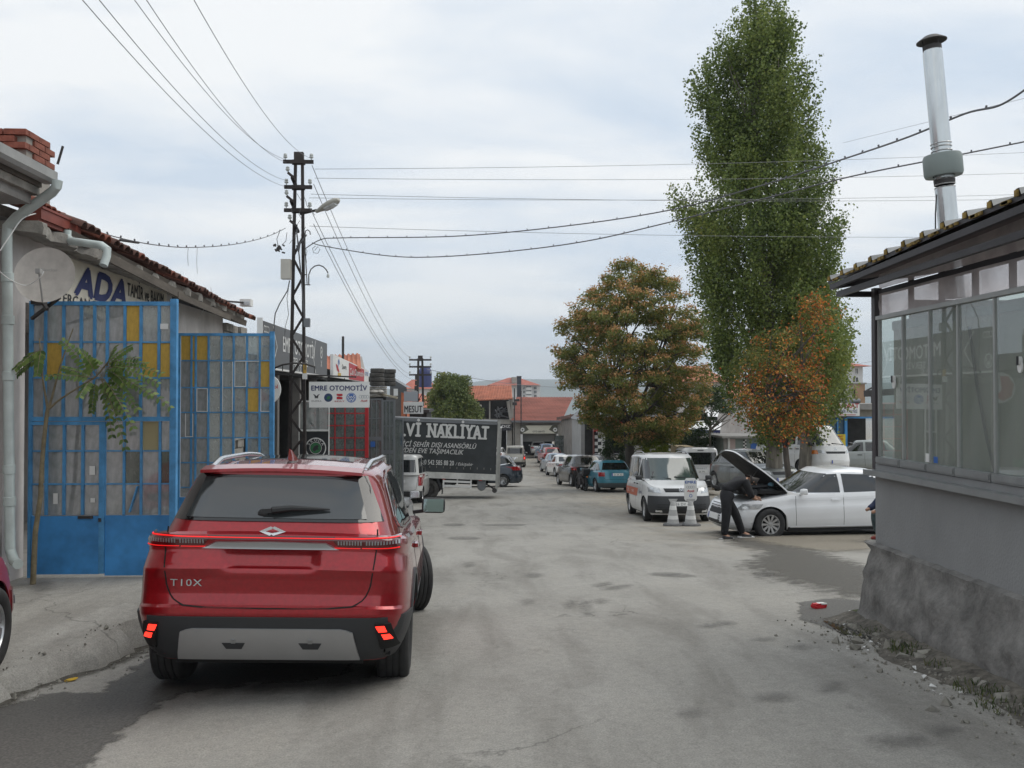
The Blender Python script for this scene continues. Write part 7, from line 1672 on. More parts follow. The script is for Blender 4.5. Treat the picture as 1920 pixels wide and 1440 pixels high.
# fan to the upper left, towards and over the camera
for a, b, l in (((536, 299, YP), (245, -10, 9), 'upper wire from the pole top to the top edge, left of the close pair'), ((538, 305, YP), (268, -10, 9), 'upper wire from the pole top, second of the close pair'),
    ((536, 350, YP), (146, -10, 8), 'lower wire from the middle crossarm fanning to the top left'), ((536, 338, YP), (178, -10, 8), 'wire from the middle crossarm fanning left, just right of the lowest'),
    ((583, 297, YP), (358, -10, 9), 'single wire from the right pole insulator running up to the top edge')):
 wire3(a, b, .30, l, .0045)
# to the far pole
for a, b, l in (((585, 310, YP), (776, 674, 70), 'wire from the near pole top to the far pole, outermost right'), ((588, 345, YP), (776, 688, 70), 'wire from the near pole middle arm to the far pole'),
    ((586, 400, YP), (777, 703, 70), 'wire from the near pole lower arm to the far pole'), ((588, 420, YP), (781, 712, 70), 'lowest and faintest wire between the two lattice poles')):
 wire3(a, b, 1.0, l, .008)
for a, b, l, g_ in (((590, 317, YP), (2000, 282, 27), 'topmost thin wire crossing the sky to the right of the near pole', None), ((590, 334, YP), (2000, 322, 27), 'second thin wire crossing the sky to the right', None),
    ((583, 364, YP), (2000, 372, 27), 'third thin wire crossing behind the poplar', None), ((580, 371, YP), (2000, 362, 27), 'fourth thin wire close below the third', None), ((580, 424, YP), (2000, 443, 27), 'lowest thin wire crossing to the right, above the autumn tree', None)):
 wire3(a, b, .12, l, .0055)
wire3((1598, 683, 60), (1720, 652, 50), .15, 'short wire above the white house at far right', .008)
wire3((800, 692, 70), (1050, 726, 96), .3, 'wire sloping down from the far pole to the street end', .02)
wire3((1580, 268, 20), (2000, 165, 12), .0, 'thin bearer wire above the upper clipped cable at right', .003)
cable([(567, 470, YP), (600, 450, YP), (640, 446, 21.5), (850, 443, 20), (1050, 425, 18.5), (1250, 395, 17), (1420, 350, 15), (1570, 302, 13), (1700, 258, 11), (1810, 213, 10), (1880, 195, 9.5), (1960, 140, 9)], .012, 'clipped cable sagging from the pole and rising steepest to the upper right', clips=.52)
cable([(585, 455, YP), (610, 462, YP), (720, 479, 21), (810, 482, 20), (950, 472, 19), (1100, 452, 18), (1250, 418, 17), (1450, 368, 15.5), (1600, 330, 14.5), (1780, 294, 13.5), (1960, 258, 13)], .012, 'lower clipped cable sagging from the pole towards the metal flue', clips=.52)
cable([(535, 428, YP), (500, 444, 20.5), (440, 458, 18.5), (360, 464, 16), (290, 459, 14), (220, 445, 12.6), (150, 423, 11.2)], .008, 'clipped cable sagging between the pole and the tiled eave at left', clips=.5)
cable([(353, 464, 16), (352, 480, 16), (353, 498, 16)], .004, 'left of two short strands dangling from the left clipped cable'); cable([(370, 464, 16.3), (369, 490, 16.3), (370, 513, 16.3)], .004, 'longer right strand dangling from the left clipped cable', m=M['pvc_grey'])
cable([(0, 470, 9.3), (20, 440, 9.4), (45, 408, 9.7), (85, 397, 10.2)], .006, 'white cable looping over the downpipe to the red gutter', m=M['paper'])
cable([(-5, 505, 9.0), (20, 525, 9.2), (50, 535, 9.4), (75, 520, 9.3), (82, 508, 9.3)], .005, 'white cable drooping to the satellite dish', m=M['paper'])
cable([(395, 538, 16.8), (396, 552, 16.8), (388, 570, 16.7), (372, 598, 16.6)], .006, 'short white cable hanging from the crumbling eave', m=M['paper'])
cable([(260, 455, 12.6), (225, 450, 12.2)], .018, 'black rod sticking out from the tiled eave', name='metal_rod', m=M['dark_metal'], cat='rod')
cable([(463, 568, 19), (440, 566, 18.5), (350, 560, 16)], .02, 'black conduit under the far end of the crumbling eave', name='conduit', m=M['dark_metal'], cat='conduit')
fb_ = root('floodlight', 'small white floodlight at the far end of the tiled eave', 'lamp', P(462, 568, 19)); MB().cbox((0, 0, 0), (.22, .2, .14)).obj('housing', M['paper'], fb_); MB().cbox((.0, -.105, -.02), (.17, .012, .08)).obj('lamp_glass', M['lens'], fb_)
# ------------------------------------------------------------ parked vehicles
def S_(base, **k): d = dict(base); d.update(k); return d
gcar = 'cars parked along the right side of the street'
# near left: corner of a dark red car
rc, lowr, _ = car('parked_car', 'dark red older car whose front corner pokes in at the left edge', None, S_(HATCH, L=4.0, W=1.66, bumper=(.30, .52, paint('burgundy_bumper', (.16, .012, .018))), cl=.22), paint('burgundy', (.27, .008, .012), .0, .4, coat=.4), -4.15, 5.50, R(97), z=.06)
for o_ in [c for c in rc.children_recursive if c.name.startswith(('wing_mirror', 'mirror_glass'))]: bpy.data.objects.remove(o_)
wrapband('bumper_strip', M['grey_metal'], rc, lowr, True, 1.65, .40, .46, .022, .02)
# silver car in front of the crossover
car('parked_car', 'silver saloon mostly hidden in front of the red crossover', None, S_(SEDAN), paint('silver', (.42, .43, .44), .6, .3), -2.12, 16.0, R(88), platetxt='')
# white van seen from behind beside the truck
VN = S_(VAN, W=1.76, H=1.82, L=4.2, bumper=(.24, .50, M['cladding']), rails=None, wiper=None, r=.30)
v, lo_, gh2 = car('parked_van', 'white panel van with twin rear doors just left of the truck wheel', None, VN, paint('white_old', (.62, .62, .60), 0, .4), X_(749, 32), 34.3, R(88), cat='van')
v.scale = (1, .96, .95)
lr_ = lo_.end(False); seam('door_split', M['under'], v, lr_, [(.06, 1.06), (.06, .5)], .02); re2 = gh2.end(False); patch('door_pillar', paint('white_old', (.62, .62, .60)), v, re2, [(-.0, 1.12), (.12, 1.12)], [(0, 1.66), (.12, 1.66)], 2, 4, .012, .012)
patch('door_handle', M['black'], v, lr_, [(.10, .86), (.28, .86)], [(.12, .94), (.28, .94)], 4, 2, .03, .03); patch('high_stop_lamp', M['redlens'], v, re2, [(-.06, 1.72), (.16, 1.72)], [(-.06, 1.75), (.16, 1.75)], 3, 1, .02, .02)
# dark blue-grey people carrier leaving behind the truck
pc, lo_, gh3 = car('parked_car', 'dark blue-grey people carrier sticking out behind the truck tail', None, S_(MPV, L=4.6, style='multi', rim='chrome'), paint('midnight', (.028, .04, .055), .4, .3), X_(981, 46.5)-2.30, 46.9, R(178), wheelyaw=0)
seam('window_trim', M['chrome'], pc, gh3.side(1), [(1.0, 1.045), (-1.0, 1.09), (-1.7, 1.20), (-1.95, 1.5)], .04, .012, 20); seam('window_trim', M['chrome'], pc, gh3.side(-1), [(1.0, 1.045), (-1.0, 1.09), (-1.7, 1.20), (-1.95, 1.5)], .04, .012, 20)
# beige van braking, further on
car('moving_van', 'pale beige estate van with its right brake lamp lit near the street end', None, S_(VAN, W=1.75, rails=(-1.9, .1), bumper=(.26, .50, M['cladding']), glass=M['darkglass']), paint('beige', (.45, .43, .38), .3, .4), X_(969, 76), 78.5, R(86), cat='van', lit=True)
car('parked_car', 'white car showing only its tail between the truck and the beige van', None, S_(HATCH), paint('white_a', (.70, .70, .70)), X_(934, 86), 88, R(75))
car('parked_car', 'silver-white saloon standing inside the garage at the street end', None, S_(SEDAN, L=4.4), paint('pale_silver', (.50, .50, .48), .4, .35), X_(1011, 96.5), 98.5, R(88), z=gz(5, 97)+.3)
# right kerb row, far to near
car('parked_car', 'blue hatchback, farthest of the row on the right', gcar, S_(HATCH), paint('steel_blue', (.05, .10, .19), .3), X_(1026, 83), 85, R(96), z=gz(6, 83)+.35)
car('parked_car', 'red hatchback in the middle of the far row', gcar, S_(HATCH), paint('bright_red', (.36, .02, .02), .1), X_(1034, 76), 78, R(97), z=gz(6, 76)+.2)
car('parked_car', 'light blue-grey saloon behind the white saloon', gcar, S_(SEDAN), paint('ice_blue', (.22, .27, .33), .5), X_(1046, 65), 67.2, R(97))
car('parked_car', 'white saloon with dark red lamps between the blue-grey saloon and the dark hatchback', gcar, S_(SEDAN), paint('white_b', (.66, .66, .65)), X_(1062, 58.5), 61.0, R(98))
car('parked_car', 'dark grey-brown tall hatchback next to the turquoise one', gcar, S_(MPV, L=4.1, H=1.55), paint('mocha', (.035, .032, .030), .5, .3), X_(1094, 46), 48.0, R(99))
car('parked_car', 'black estate half hidden behind the turquoise hatchback', None, S_(MPV, rails=(-1.7, .1)), paint('black', (.012, .012, .014), .3, .25), X_(1146, 46), 49, R(100))
car('parked_car', 'turquoise blue older hatchback with grey lower body behind the white van', gcar, S_(HATCH, bumper=(.24, .46, mat('grey_bumper', (.07, .085, .09), .7))), paint('turquoise', (.035, .20, .27), .2, .4), X_(1146, 39.6), 41.6, R(98), platetxt='26 EK 07')
mb = MB(); q = P(1095, 905, 41)
# motorcycle beside the dark hatchback
mc = root('parked_motorcycle', 'small dark motorcycle standing between the dark hatchback and the turquoise one', 'motorcycle', (X_(1090, 42), 42, gz(4.5, 42)), R(100))
for x in (-.6, .62): mb = MB(); mb.lathe([(.22, -.04), (.29, -.045), (.30, 0), (.29, .045), (.22, .04)], 20, Matrix.Translation((x, 0, .30)) @ Matrix.Rotation(PI/2, 4, 'X'), close=True); mb.bar((x-.2, 0, .3), (x+.2, 0, .3), .02); mb.bar((x, 0, .1), (x, 0, .5), .02); mb.obj('wheel', M['rubber'], mc, True)
mb = MB(); mb.bar((.62, 0, .3), (.42, 0, .95), .06); mb.bar((.42, 0, .7), (-.6, 0, .45), .12, .2); mb.cbox((0, 0, .42), (.35, .24, .28)); mb.obj('frame', M['dark_metal'], mc)
mb = MB(); mb.box(-.65, .02, -.12, .12, .72, .80); mb.obj('seat', M['black'], mc); mb = MB(); mb.box(-.9, -.6, -.16, .16, .8, 1.05); mb.obj('top_box', M['black'], mc); mb = MB(); mb.bar((.42, -.34, 1.0), (.42, .34, 1.0), .03); mb.cbox((.5, 0, .92), (.1, .16, .16)); mb.obj('handlebar', M['dark_metal'], mc)
mb = MB(); mb.lathe([(0, -.02), (.04, -.01), (.04, .01), (0, .02)], 10, Matrix.Translation((-.92, 0, .7)) @ Matrix.Rotation(PI/2, 4, 'Y')); mb.obj('tail_lamp', M['amber'], mc)
# white van seen from the front
WV = paint('van_white', (.68, .68, .67), 0, .4, dirt=.1)
x0, y0 = 5.30, 25.7
vn, lo_, gh4 = car('parked_van', 'white van with orange side stripe and dark grey bumper facing the camera behind the cones', None, S_(VAN, wsg=mat('windscreen_green', (.035, .055, .05), .04, spec=.9, coat=.3)), WV, x0, y0, R(-91), platetxt='26 DV 46', cat='van')
lf_ = lo_.end(True); ls_ = lo_.side(-1)
patch('side_stripe', mat('orange_red', (.50, .12, .06), .5), vn, ls_, [(-2.0, .62), (.35, .62)], [(-2.0, .84), (.5, .84)], 12, 2, .003, .004)
f = Flat(); f.text('SERVİS', -1.3, .69, .09, bold=.03); f.text('0850 333', -.4, .70, .08, bold=.02); f.wrap('side_lettering', M['white'], vn, lambda u, v: ls_(u, v, .006)); f = Flat(); f.text('Sigorta', .9, .72, .1, bold=.02); f.wrap('side_lettering', M['navy'], vn, lambda u, v: ls_(u, v, .006))
for zz_ in (.34, .40, .46): patch('intake_slat', M['black'], vn, lf_, [(-.62, zz_), (.62, zz_)], [(-.62, zz_+.035), (.62, zz_+.035)], 10, 1, .024, .01)
f = Flat(); f.ring(0, .85, .052, .062);
for a, b in (((-.04, .885), (-.012, .83)), ((-.012, .83), (0, .86)), ((0, .86), (.012, .83)), ((.012, .83), (.04, .885))): f.line(a, b, .012)
f.wrap('badge', M['chrome'], vn, lambda u, v: lf_(u, v, .022))
# white van with big rear window behind it
PG = S_(VAN, L=4.38, W=1.81, rearglass=(.70, .62, 1.10, 1.60), rails=(-1.9, .2), railm=M['black'], bumper=(.26, .50, M['cladding']), belt=1.05)
pv, lo_, gh5 = car('parked_van', 'white passenger van seen from behind, between the nearer white van and the grey hatchback', None, PG, paint('van_white2', (.70, .70, .70), 0, .35), X_(1320, 37), 39.0, R(86), z=gz(8, 39)+.15, cat='van', platetxt='26 FR')
lr_ = lo_.end(False); f = Flat(); f.text('PEUGEOT', 0, .92, .06, bold=.02, space=1.4); f.wrap('maker_lettering', M['print_black'], pv, lambda u, v: lr_(-u, v, .006))
patch('high_stop_lamp', M['black'], pv, gh5.end(False), [(-.12, 1.67), (.12, 1.67)], [(-.12, 1.70), (.12, 1.70)], 3, 1, .02, .02)
# grey hatchback on the sand
car('parked_car', 'dull grey five-door hatchback parked askew behind the raised bonnet', None, S_(HATCH, L=4.2, wb=2.6), paint('dusty_grey', (.17, .18, .175), .4, .5, dirt=.3), X_(1434, 30.2), 31.6, R(-78), platetxt='', z=gz(8, 31)+.45)
# white minibus
MBS = dict(L=4.4, W=1.69, H=1.95, r=.31, wb=2.43, fo=1.12, cl=.22, belt=1.14, hood=1.12, nose=1.06, deck0=1.14, deck=1.14, xrb=-2.1, xcowl=1.98, xwf=1.28, xrr=-2.06, wr=.66, rows=[(0, .78, 2.05, -2.1), (.15, .83, 2.14, -2.17), (.4, .845, 2.17, -2.2), (.7, .845, 2.12, -2.18), (1, .80, 2.03, -2.12)], nf=5,
 roof=[(-2.2, 1.86), (-1.5, 1.93), (.5, 1.94), (1.2, 1.88), (2, 1.7)], win=[([(1.72, 1.18), (.82, 1.18)], [(1.36, 1.68), (.82, 1.72)]), ([(.68, 1.20), (-.3, 1.20)], [(.68, 1.72), (-.3, 1.74)]), ([(-.42, 1.20), (-1.85, 1.20)], [(-.42, 1.74), (-1.8, 1.72)])],
 doors=(.75, -.36, 1.66), handles=(.9, .5), rearglass=(.62, .56, 1.22, 1.66), headlight=(.46, .66, .84, .98), taillight=(.62, .80, .7, 1.0), grille=(.44, .85, .93), pz=.6, pzf=.55, style='van', nr=9, gnr=8, gnf=6, wiper=1, mirm=M['black'], wsg=mat('windscreen_grey', (.06, .075, .08), .05, spec=.9, coat=.3))
mn_, lo_, gh6 = car('parked_minibus', 'white box-nosed minibus with amber corner lamps behind the tree trunks', None, MBS, paint('minibus_white', (.70, .70, .69), 0, .4), X_(1533, 33.5), 35.2, R(-74), z=gz(10, 33)+.75, cat='minibus', platetxt='')
lf_ = lo_.end(True); [patch('corner_lamp', M['amber'], mn_, lf_, [(s_*.67, .84), (s_*.80, .84)], [(s_*.67, .98), (s_*.80, .98)], 4, 2, .008, .012) for s_ in (1, -1)]
patch('dash_paper', M['paper'], mn_, gh6.end(True), [(-.4, 1.2), (-.1, 1.2)], [(-.36, 1.27), (-.16, 1.27)], 3, 1, .008, .004)
f = Flat()
for k_ in range(3): a = PI/2+k_*2*PI/3; f.poly([(0, 0), (.04*math.cos(a-.5), .04*math.sin(a-.5)), (.07*math.cos(a), .07*math.sin(a)), (.04*math.cos(a+.5), .04*math.sin(a+.5))])
f.wrap('badge', M['chrome'], mn_, lambda u, v: lf_(u, 1.02+v, .01))
car('parked_car', 'greenish silver older saloon by the blue-framed workshop door', None, S_(SEDAN, L=4.4, W=1.68), paint('sage_silver', (.27, .29, .28), .3, .4), X_(1648, 37), 38.6, R(160), z=gz(12, 37)+.75, platetxt='')
# ---- white saloon with raised bonnet
AW = paint('clean_white', (.76, .77, .78), 0, .3, dirt=.03)
A4 = S_(SEDAN, L=4.70, W=1.83, H=1.43, r=.325, wb=2.81, fo=.90, cl=.17, belt=.93, hood=.93, nose=.70, deck=.99, deck0=.95, xrb=-1.80, xcowl=.95, xwf=.02, xrr=-1.05, style='ten', handm=AW, handles=(.02, -.95), headlight=(.48, .84, .60, .74), grille=(.33, .34, .70), gbars=5, gbm=M['rimdark'],
 roof=[(-1.9, 1.25), (-1.15, 1.37), (-.5, 1.42), (.15, 1.40), (1, 1.28)], win=[([(.82, .96), (-.12, .96)], [(.16, 1.315), (-.12, 1.335)]), ([(-.21, .96), (-1.13, .97)], [(-.21, 1.335), (-1.02, 1.31)]), ([(-1.19, .985), (-1.52, 1.02)], [(-1.09, 1.30), (-1.22, 1.26)])], doors=(-.165, -1.20, .90), rows=[(0, .80, 2.22, -2.27), (.12, .87, 2.30, -2.33), (.3, .90, 2.35, -2.35), (.5, .913, 2.335, -2.34), (.66, .91, 2.30, -2.32), (.74, .895, 2.28, -2.30), (.9, .885, 2.24, -2.27), (1, .85, 2.18, -2.22)])
hd_ = R(180+7); fwp = G(1447, 1006);
fx = A4['L']/2-A4['fo']; W2 = A4['W']/2
ca, sa = math.cos(hd_), math.sin(hd_)
ax_, ay_ = fwp.x-(ca*fx-sa*W2), fwp.y-(sa*fx+ca*W2)
aw, lo_, gh7 = car('parked_car', 'clean white saloon with its bonnet raised and a man leaning in', None, A4, AW, ax_, ay_, hd_, wheelyaw=R(0), platetxt='')
aw.rotation_euler = (R(0), R(0), hd_)
ls_ = lo_.side(1)
seam('window_trim', M['chrome'], aw, gh7.side(1), [(.9, .945), (-.5, .945), (-1.5, .965)], .014, .012, 20)
seam('body_crease', mat('crease_shade', (.60, .61, .62), .4), aw, ls_, [(1.1, .80), (-2.0, .84)], .006, .002, 20)  # crease drawn as a darker line, its shade put into the colour
patch('sill_step', mat('sill_white', (.62, .63, .64), .4), aw, ls_, [(1.02, .20), (-1.05, .20)], [(1.02, .27), (-1.05, .27)], 8, 1, .012, .02)
# engine bay and lifted bonnet
mb = MB(); mb.box(1.0, 2.1, -.70, .70, .84, .90); eb_ = mb.obj('engine_bay', M['under'], aw); eb_.location = (0, 0, .10)
mb = MB(); random.seed(4)
for i in range(36):
 x, y = random.uniform(1.05, 2.0), random.uniform(-.62, .62); mb.cbox((x, y, .97+random.uniform(0, .05)), (random.uniform(.08, .3), random.uniform(.08, .3), random.uniform(.05, .14)))
for i in range(7): y = random.uniform(-.6, .6); mb.tube([(1.1, y, 1.02), (1.4, y+.1, 1.09), (1.8, y-.1, 1.03)], .025, 8)
mb.obj('engine', mat('engine_black', (.025, .027, .03), .5, var=.6, vscale=20), aw)
mb = MB(); mb.lathe([(0, .0), (.06, 0), (.06, .1), (.03, .12), (0, .12)], 12, Matrix.Translation((1.25, .45, 1.03))); mb.obj('fluid_bottle', mat('bottle_blue', (.15, .3, .4), .3), aw, True)
vs = []; NX, NY = 14, 12; hinge = Vector((1.00, 0, .985)); ang = R(43)
for lay in (0, 1):
 for i in range(NX+1):
  q = i/NX; L_b = 1.28*q; cr_ = .05*math.sin(PI*min(1, q*.8+.2));
  for j in range(NY+1):
   s_ = -1+2*j/NY; w = .76*(1-.16*q**3); y = s_*w; x_ = L_b-(.16*abs(s_)**3*q); z_ = .05*(1-s_*s_)-.10*q*q-lay*.03
   vs.append((hinge.x+x_*math.cos(ang)-z_*math.sin(ang), y, hinge.z+x_*math.sin(ang)+z_*math.cos(ang)))
K = NY+1; n1 = (NX+1)*K; tf = [(i*K+j, i*K+j+1, (i+1)*K+j+1, (i+1)*K+j) for i in range(NX) for j in range(NY)]
bn = link('bonnet', mesh('bonnet', vs[:n1], [t[::-1] for t in tf], AW, True, 0), aw)
lin_ = link('bonnet_lining', mesh('bonnet_lining', vs[n1:], tf, mat('lining', (.03, .028, .028), .8, var=.5, vscale=6), True, 0), bn)
rim = [i*K for i in range(NX+1)]+[NX*K+j for j in range(NY+1)]+[i*K+NY for i in range(NX, -1, -1)]; rv = [vs[i] for i in rim]+[vs[i+n1] for i in rim]; m_ = len(rim)
link('bonnet_edge', mesh('bonnet_edge', rv, [(i, i+1, m_+i+1, m_+i) for i in range(m_-1)], AW, True, 0), bn)
mb = MB(); mb.tube([(1.95, .5, .95), (1.55, .5, 1.45)], .008, 6); mb.obj('bonnet_stay', M['black'], aw)
# four rings
f = Flat()
for k_ in range(4): f.ring(-.105+.07*k_, .64, .034, .042, 18)
lf_ = lo_.end(True); f.wrap('badge', M['chrome'], aw, lambda u, v: lf_(u, v, .03))
# ---- truck with black canopy
tk = root('parked_truck', 'lorry with black lettered canopy parked across the street, tail to the right', 'truck', (X_(800, 36), 36.3, gz(-2, 36)), R(180))
# local: x forward (to world -x), y left (to world -Y, towards the camera)
tk.rotation_euler = (R(0), R(-2.3), R(180-1.5))
xt = -(X_(933, 36)-X_(800, 36)); TL = 6.0; zb1, zb2 = .98, 3.12; hw = 1.12
CV = mat('black_tarpaulin', (.026, .031, .033), .42, var=.35, vscale=1.3, bump=.35, bscale=2.2)
vs = []; NX, NZ = 60, 10
mb = MB()
for i in range(NX+1):
 x = xt+.12+(TL-.12)*i/NX
 for j in range(NZ+1): q = j/NZ; z = zb1+.12+(zb2-zb1-.20)*q; y = hw+.012*math.sin(i*.9)*(1-q)**2+.01*mn.noise(Vector((x*1.5, z*1.2, 0)))-.02*math.sin(PI*q); mb.v.append(Vector((x, y, z)))
mb.f = [(i*(NZ+1)+j, (i+1)*(NZ+1)+j, (i+1)*(NZ+1)+j+1, i*(NZ+1)+j+1) for i in range(NX) for j in range(NZ)]
n0 = len(mb.v); mb.add([(xt+.12, hw, zb2-.08), (xt+TL, hw, zb2-.08), (xt+TL, hw-.10, zb2), (xt+.12, hw-.10, zb2), (xt+TL, -hw+.1, zb2), (xt+.12, -hw+.1, zb2), (xt+TL, -hw, zb2-.08), (xt+.12, -hw, zb2-.08), (xt+TL, -hw, zb1), (xt+.12, -hw, zb1), (xt+TL, hw, zb1+.12), (xt+.12, hw, zb1)], [(0, 1, 2, 3), (3, 2, 4, 5), (5, 4, 6, 7), (7, 6, 8, 9), (1, 10, 8, 6), (1, 6, 4, 2), (0, 3, 5, 7), (0, 7, 9, 11)])
cn = mb.obj('canopy', CV, tk, True, 30)
mb = MB()
for i in range(22): mb.cbox((xt+.3+i*.26, hw+.02, zb1+.30+.01*math.sin(i)), (.02, .02, .08))
mb.obj('canopy_tie', mat('tie_grey', (.25, .24, .22), .7), cn)['kind'] = 'stuff'
mb = MB(); mb.box(xt+.1, xt+TL, hw+.001, hw+.022, zb2-.13, zb2-.075); mb.obj('canopy_rail', M['grey_metal'], cn)
f = Flat(); yL = -.33

def tput(f, nm): f.put(nm, M['canvas_white'], tk, (0, hw+.034, 0), (-1, 0, 0), (0, 0, 1), .012, (0, 1, 0))
M['canvas_white'] = mat('canvas_white', (.62, .62, .60), .6)
def up(px): return X_(px, 36)-X_(800, 36)   # world +x offset from truck origin -> local -x
f = Flat()
def slab(f, t, u, v, size, fit, **k):
 """slab letters: bold text plus foot and head bars"""
 f.text(t, u, v, size, fit=fit, **k)
slab(f, 'NAKLİYAT', up(857), 2.43, .52, up(912)-up(802), bold=.062, space=1.12); slab(f, 'SELVİ', up(755), 2.43, .52, 1.35, bold=.062, space=1.12); tput(f, 'lettering')
f = Flat()
w_ = (up(912)-up(802))/8.0
for i, ch_ in enumerate('NAKLIYAT'):
 c_ = up(802)+w_*(i+.5)
 for (dx, zz_) in {'N': ((-.17, 0), (-.17, 1), (.15, 1)), 'A': ((-.16, 0), (.16, 0)), 'K': ((-.15, 0), (.16, 0), (-.15, 1), (.15, 1)), 'L': ((-.11, 0), (-.11, 1)), 'I': ((.0, 0),), 'Y': ((0, 0), (-.15, 1), (.15, 1)), 'T': ((0, 0),)}[ch_]: f.rect(c_+dx*.8-.09, 2.41+(.47 if zz_ else 0), c_+dx*.8+.09, 2.41+(.54 if zz_ else .07))
tput(f, 'lettering_serif')
f = Flat(); f.text('ŞEHİR İÇİ ŞEHİR DIŞI ASANSÖRLÜ', up(891), 2.04, .19, fit=up(891)-up(722), bold=.02, shear=.3, align='RIGHT'); f.text('EVDEN EVE TAŞIMACILIK', up(868), 1.80, .19, fit=up(868)-up(748), bold=.02, shear=.3, align='RIGHT')
f.text('0 535 268 77 35 - 0 542 585 88 20', up(851), 1.37, .19, fit=up(851)-up(735), bold=.02, align='RIGHT'); f.text('/ Eskişehir', up(886), 1.38, .12, fit=up(886)-up(854), bold=.012, shear=.3, align='RIGHT');
tput(f, 'small_lettering')
mb = MB(); mb.box(xt+.02, xt+TL, hw-.03, hw+.02, zb1-.13, zb1+.11); mb.box(xt+.02, xt+TL, -hw, -hw+.05, zb1-.13, zb1+.1); mb.obj('side_board', mat('truck_white', (.55, .55, .52), .6, var=.2, vscale=3), tk)
mb = MB(); mb.box(xt+.02, xt+TL, -hw+.06, hw-.04, zb1-.14, zb1-.02); mb.box(xt+.4, xt+TL+1.5, -.45, -.33, .60, .83); mb.box(xt+.4, xt+TL+1.5, .33, .45, .60, .83); mb.box(xt+.5, xt+TL, -.9, .9, .80, .842); mb.obj('chassis', M['under'], tk)
mb = MB(); mb.box(xt-.0, xt+.10, -hw-.03, hw+.03, .62, .95); mb.box(xt, xt+.10, hw-.07, hw+.045, .50, zb2-.02); mb.box(xt, xt+.10, -hw-.045, -hw+.07, .50, zb2-.02); mb.box(xt-.06, xt-.005, -hw, hw, .62, zb2-.25); mb.obj('tail_lift', mat('lift_alu', (.36, .36, .34), .4, .5, var=.15), tk)
mb = MB(); mb.lathe([(0, -.12), (.09, -.12), (.1, 0), (.09, .12), (0, .12)], 12, Matrix.Translation((xt+.12, hw-.05, .47)) @ Matrix.Rotation(PI/2, 4, 'X')); mb.bar((xt+.12, hw-.1, .5), (xt+.5, hw-.2, .72), .05); mb.obj('lift_arm', M['dark_metal'], tk)
mb = MB(); xa, xb = -up(885), -up(832); mb.box(xa, xb, hw-.06, hw-.02, .71, .79); mb.box(xa, xb, hw-.06, hw-.02, .53, .61); mb.box(xa+.0, xa+.06, hw-.065, hw-.061+.05, .50, .84); mb.box(xb-.06, xb, hw-.065, hw-.015, .50, .84); mb.box((xa+xb)/2-.03, (xa+xb)/2+.03, hw-.066, hw-.061, .5, .84); mb.obj('side_guard', M['white'], tk)
mb = MB(); mb.lathe([(0, -.2), (.15, -.2), (.17, -.17), (.17, .17), (.15, .2), (0, .2)], 18, Matrix.Translation((-up(903), hw-.25, .60)) @ Matrix.Rotation(PI/2, 4, 'X')); mb.box(-up(903)-.16, -up(903)+.16, hw-.44, hw-.06, .6, .80); mb.obj('fuel_tank', M['grey_metal'], tk, True, 40)
for px in (834, 901): mb = MB(); mb.cbox((-up(px), hw+.0, .84), (.12, .03, .05)); mb.obj('side_marker', M['redlens'], tk)
mb = MB(); mb.bar((-up(822), hw-.1, .82), (-up(831), hw-.1, .42), .03, .08); mb.box(-up(832), -up(832)+.03, hw-.35, hw-.02, .25, .6); mb.obj('mudguard', M['cladding'], tk)
xw = -up(806)
for xx in (xw, xw+TL-.4):
 for sg in (1, -1): wheel(tk, (xx, sg*(hw-.20), .40), .40, .24, sg, 'van', 0, 'dusty_rubber', 'dusty_rubber')
cb = MB(); x0 = xt+TL+.12
cb.add([(x0, -1, .55), (x0+1.55, -1, .55), (x0+1.62, -1, 1.3), (x0+1.35, -1, 2.2), (x0, -1, 2.35), (x0, 1, .55), (x0+1.55, 1, .55), (x0+1.62, 1, 1.3), (x0+1.35, 1, 2.2), (x0, 1, 2.35)], [(0, 1, 2, 3, 4), (9, 8, 7, 6, 5), (0, 5, 6, 1), (1, 6, 7, 2), (2, 7, 8, 3), (3, 8, 9, 4), (4, 9, 5, 0)]); cbo = cb.obj('cab', M['white'], tk)
mb = MB(); mb.box(x0+.5, x0+1.2, .99, 1.01, 1.35, 2.0); mb.obj('side_window', M['darkglass'], cbo)
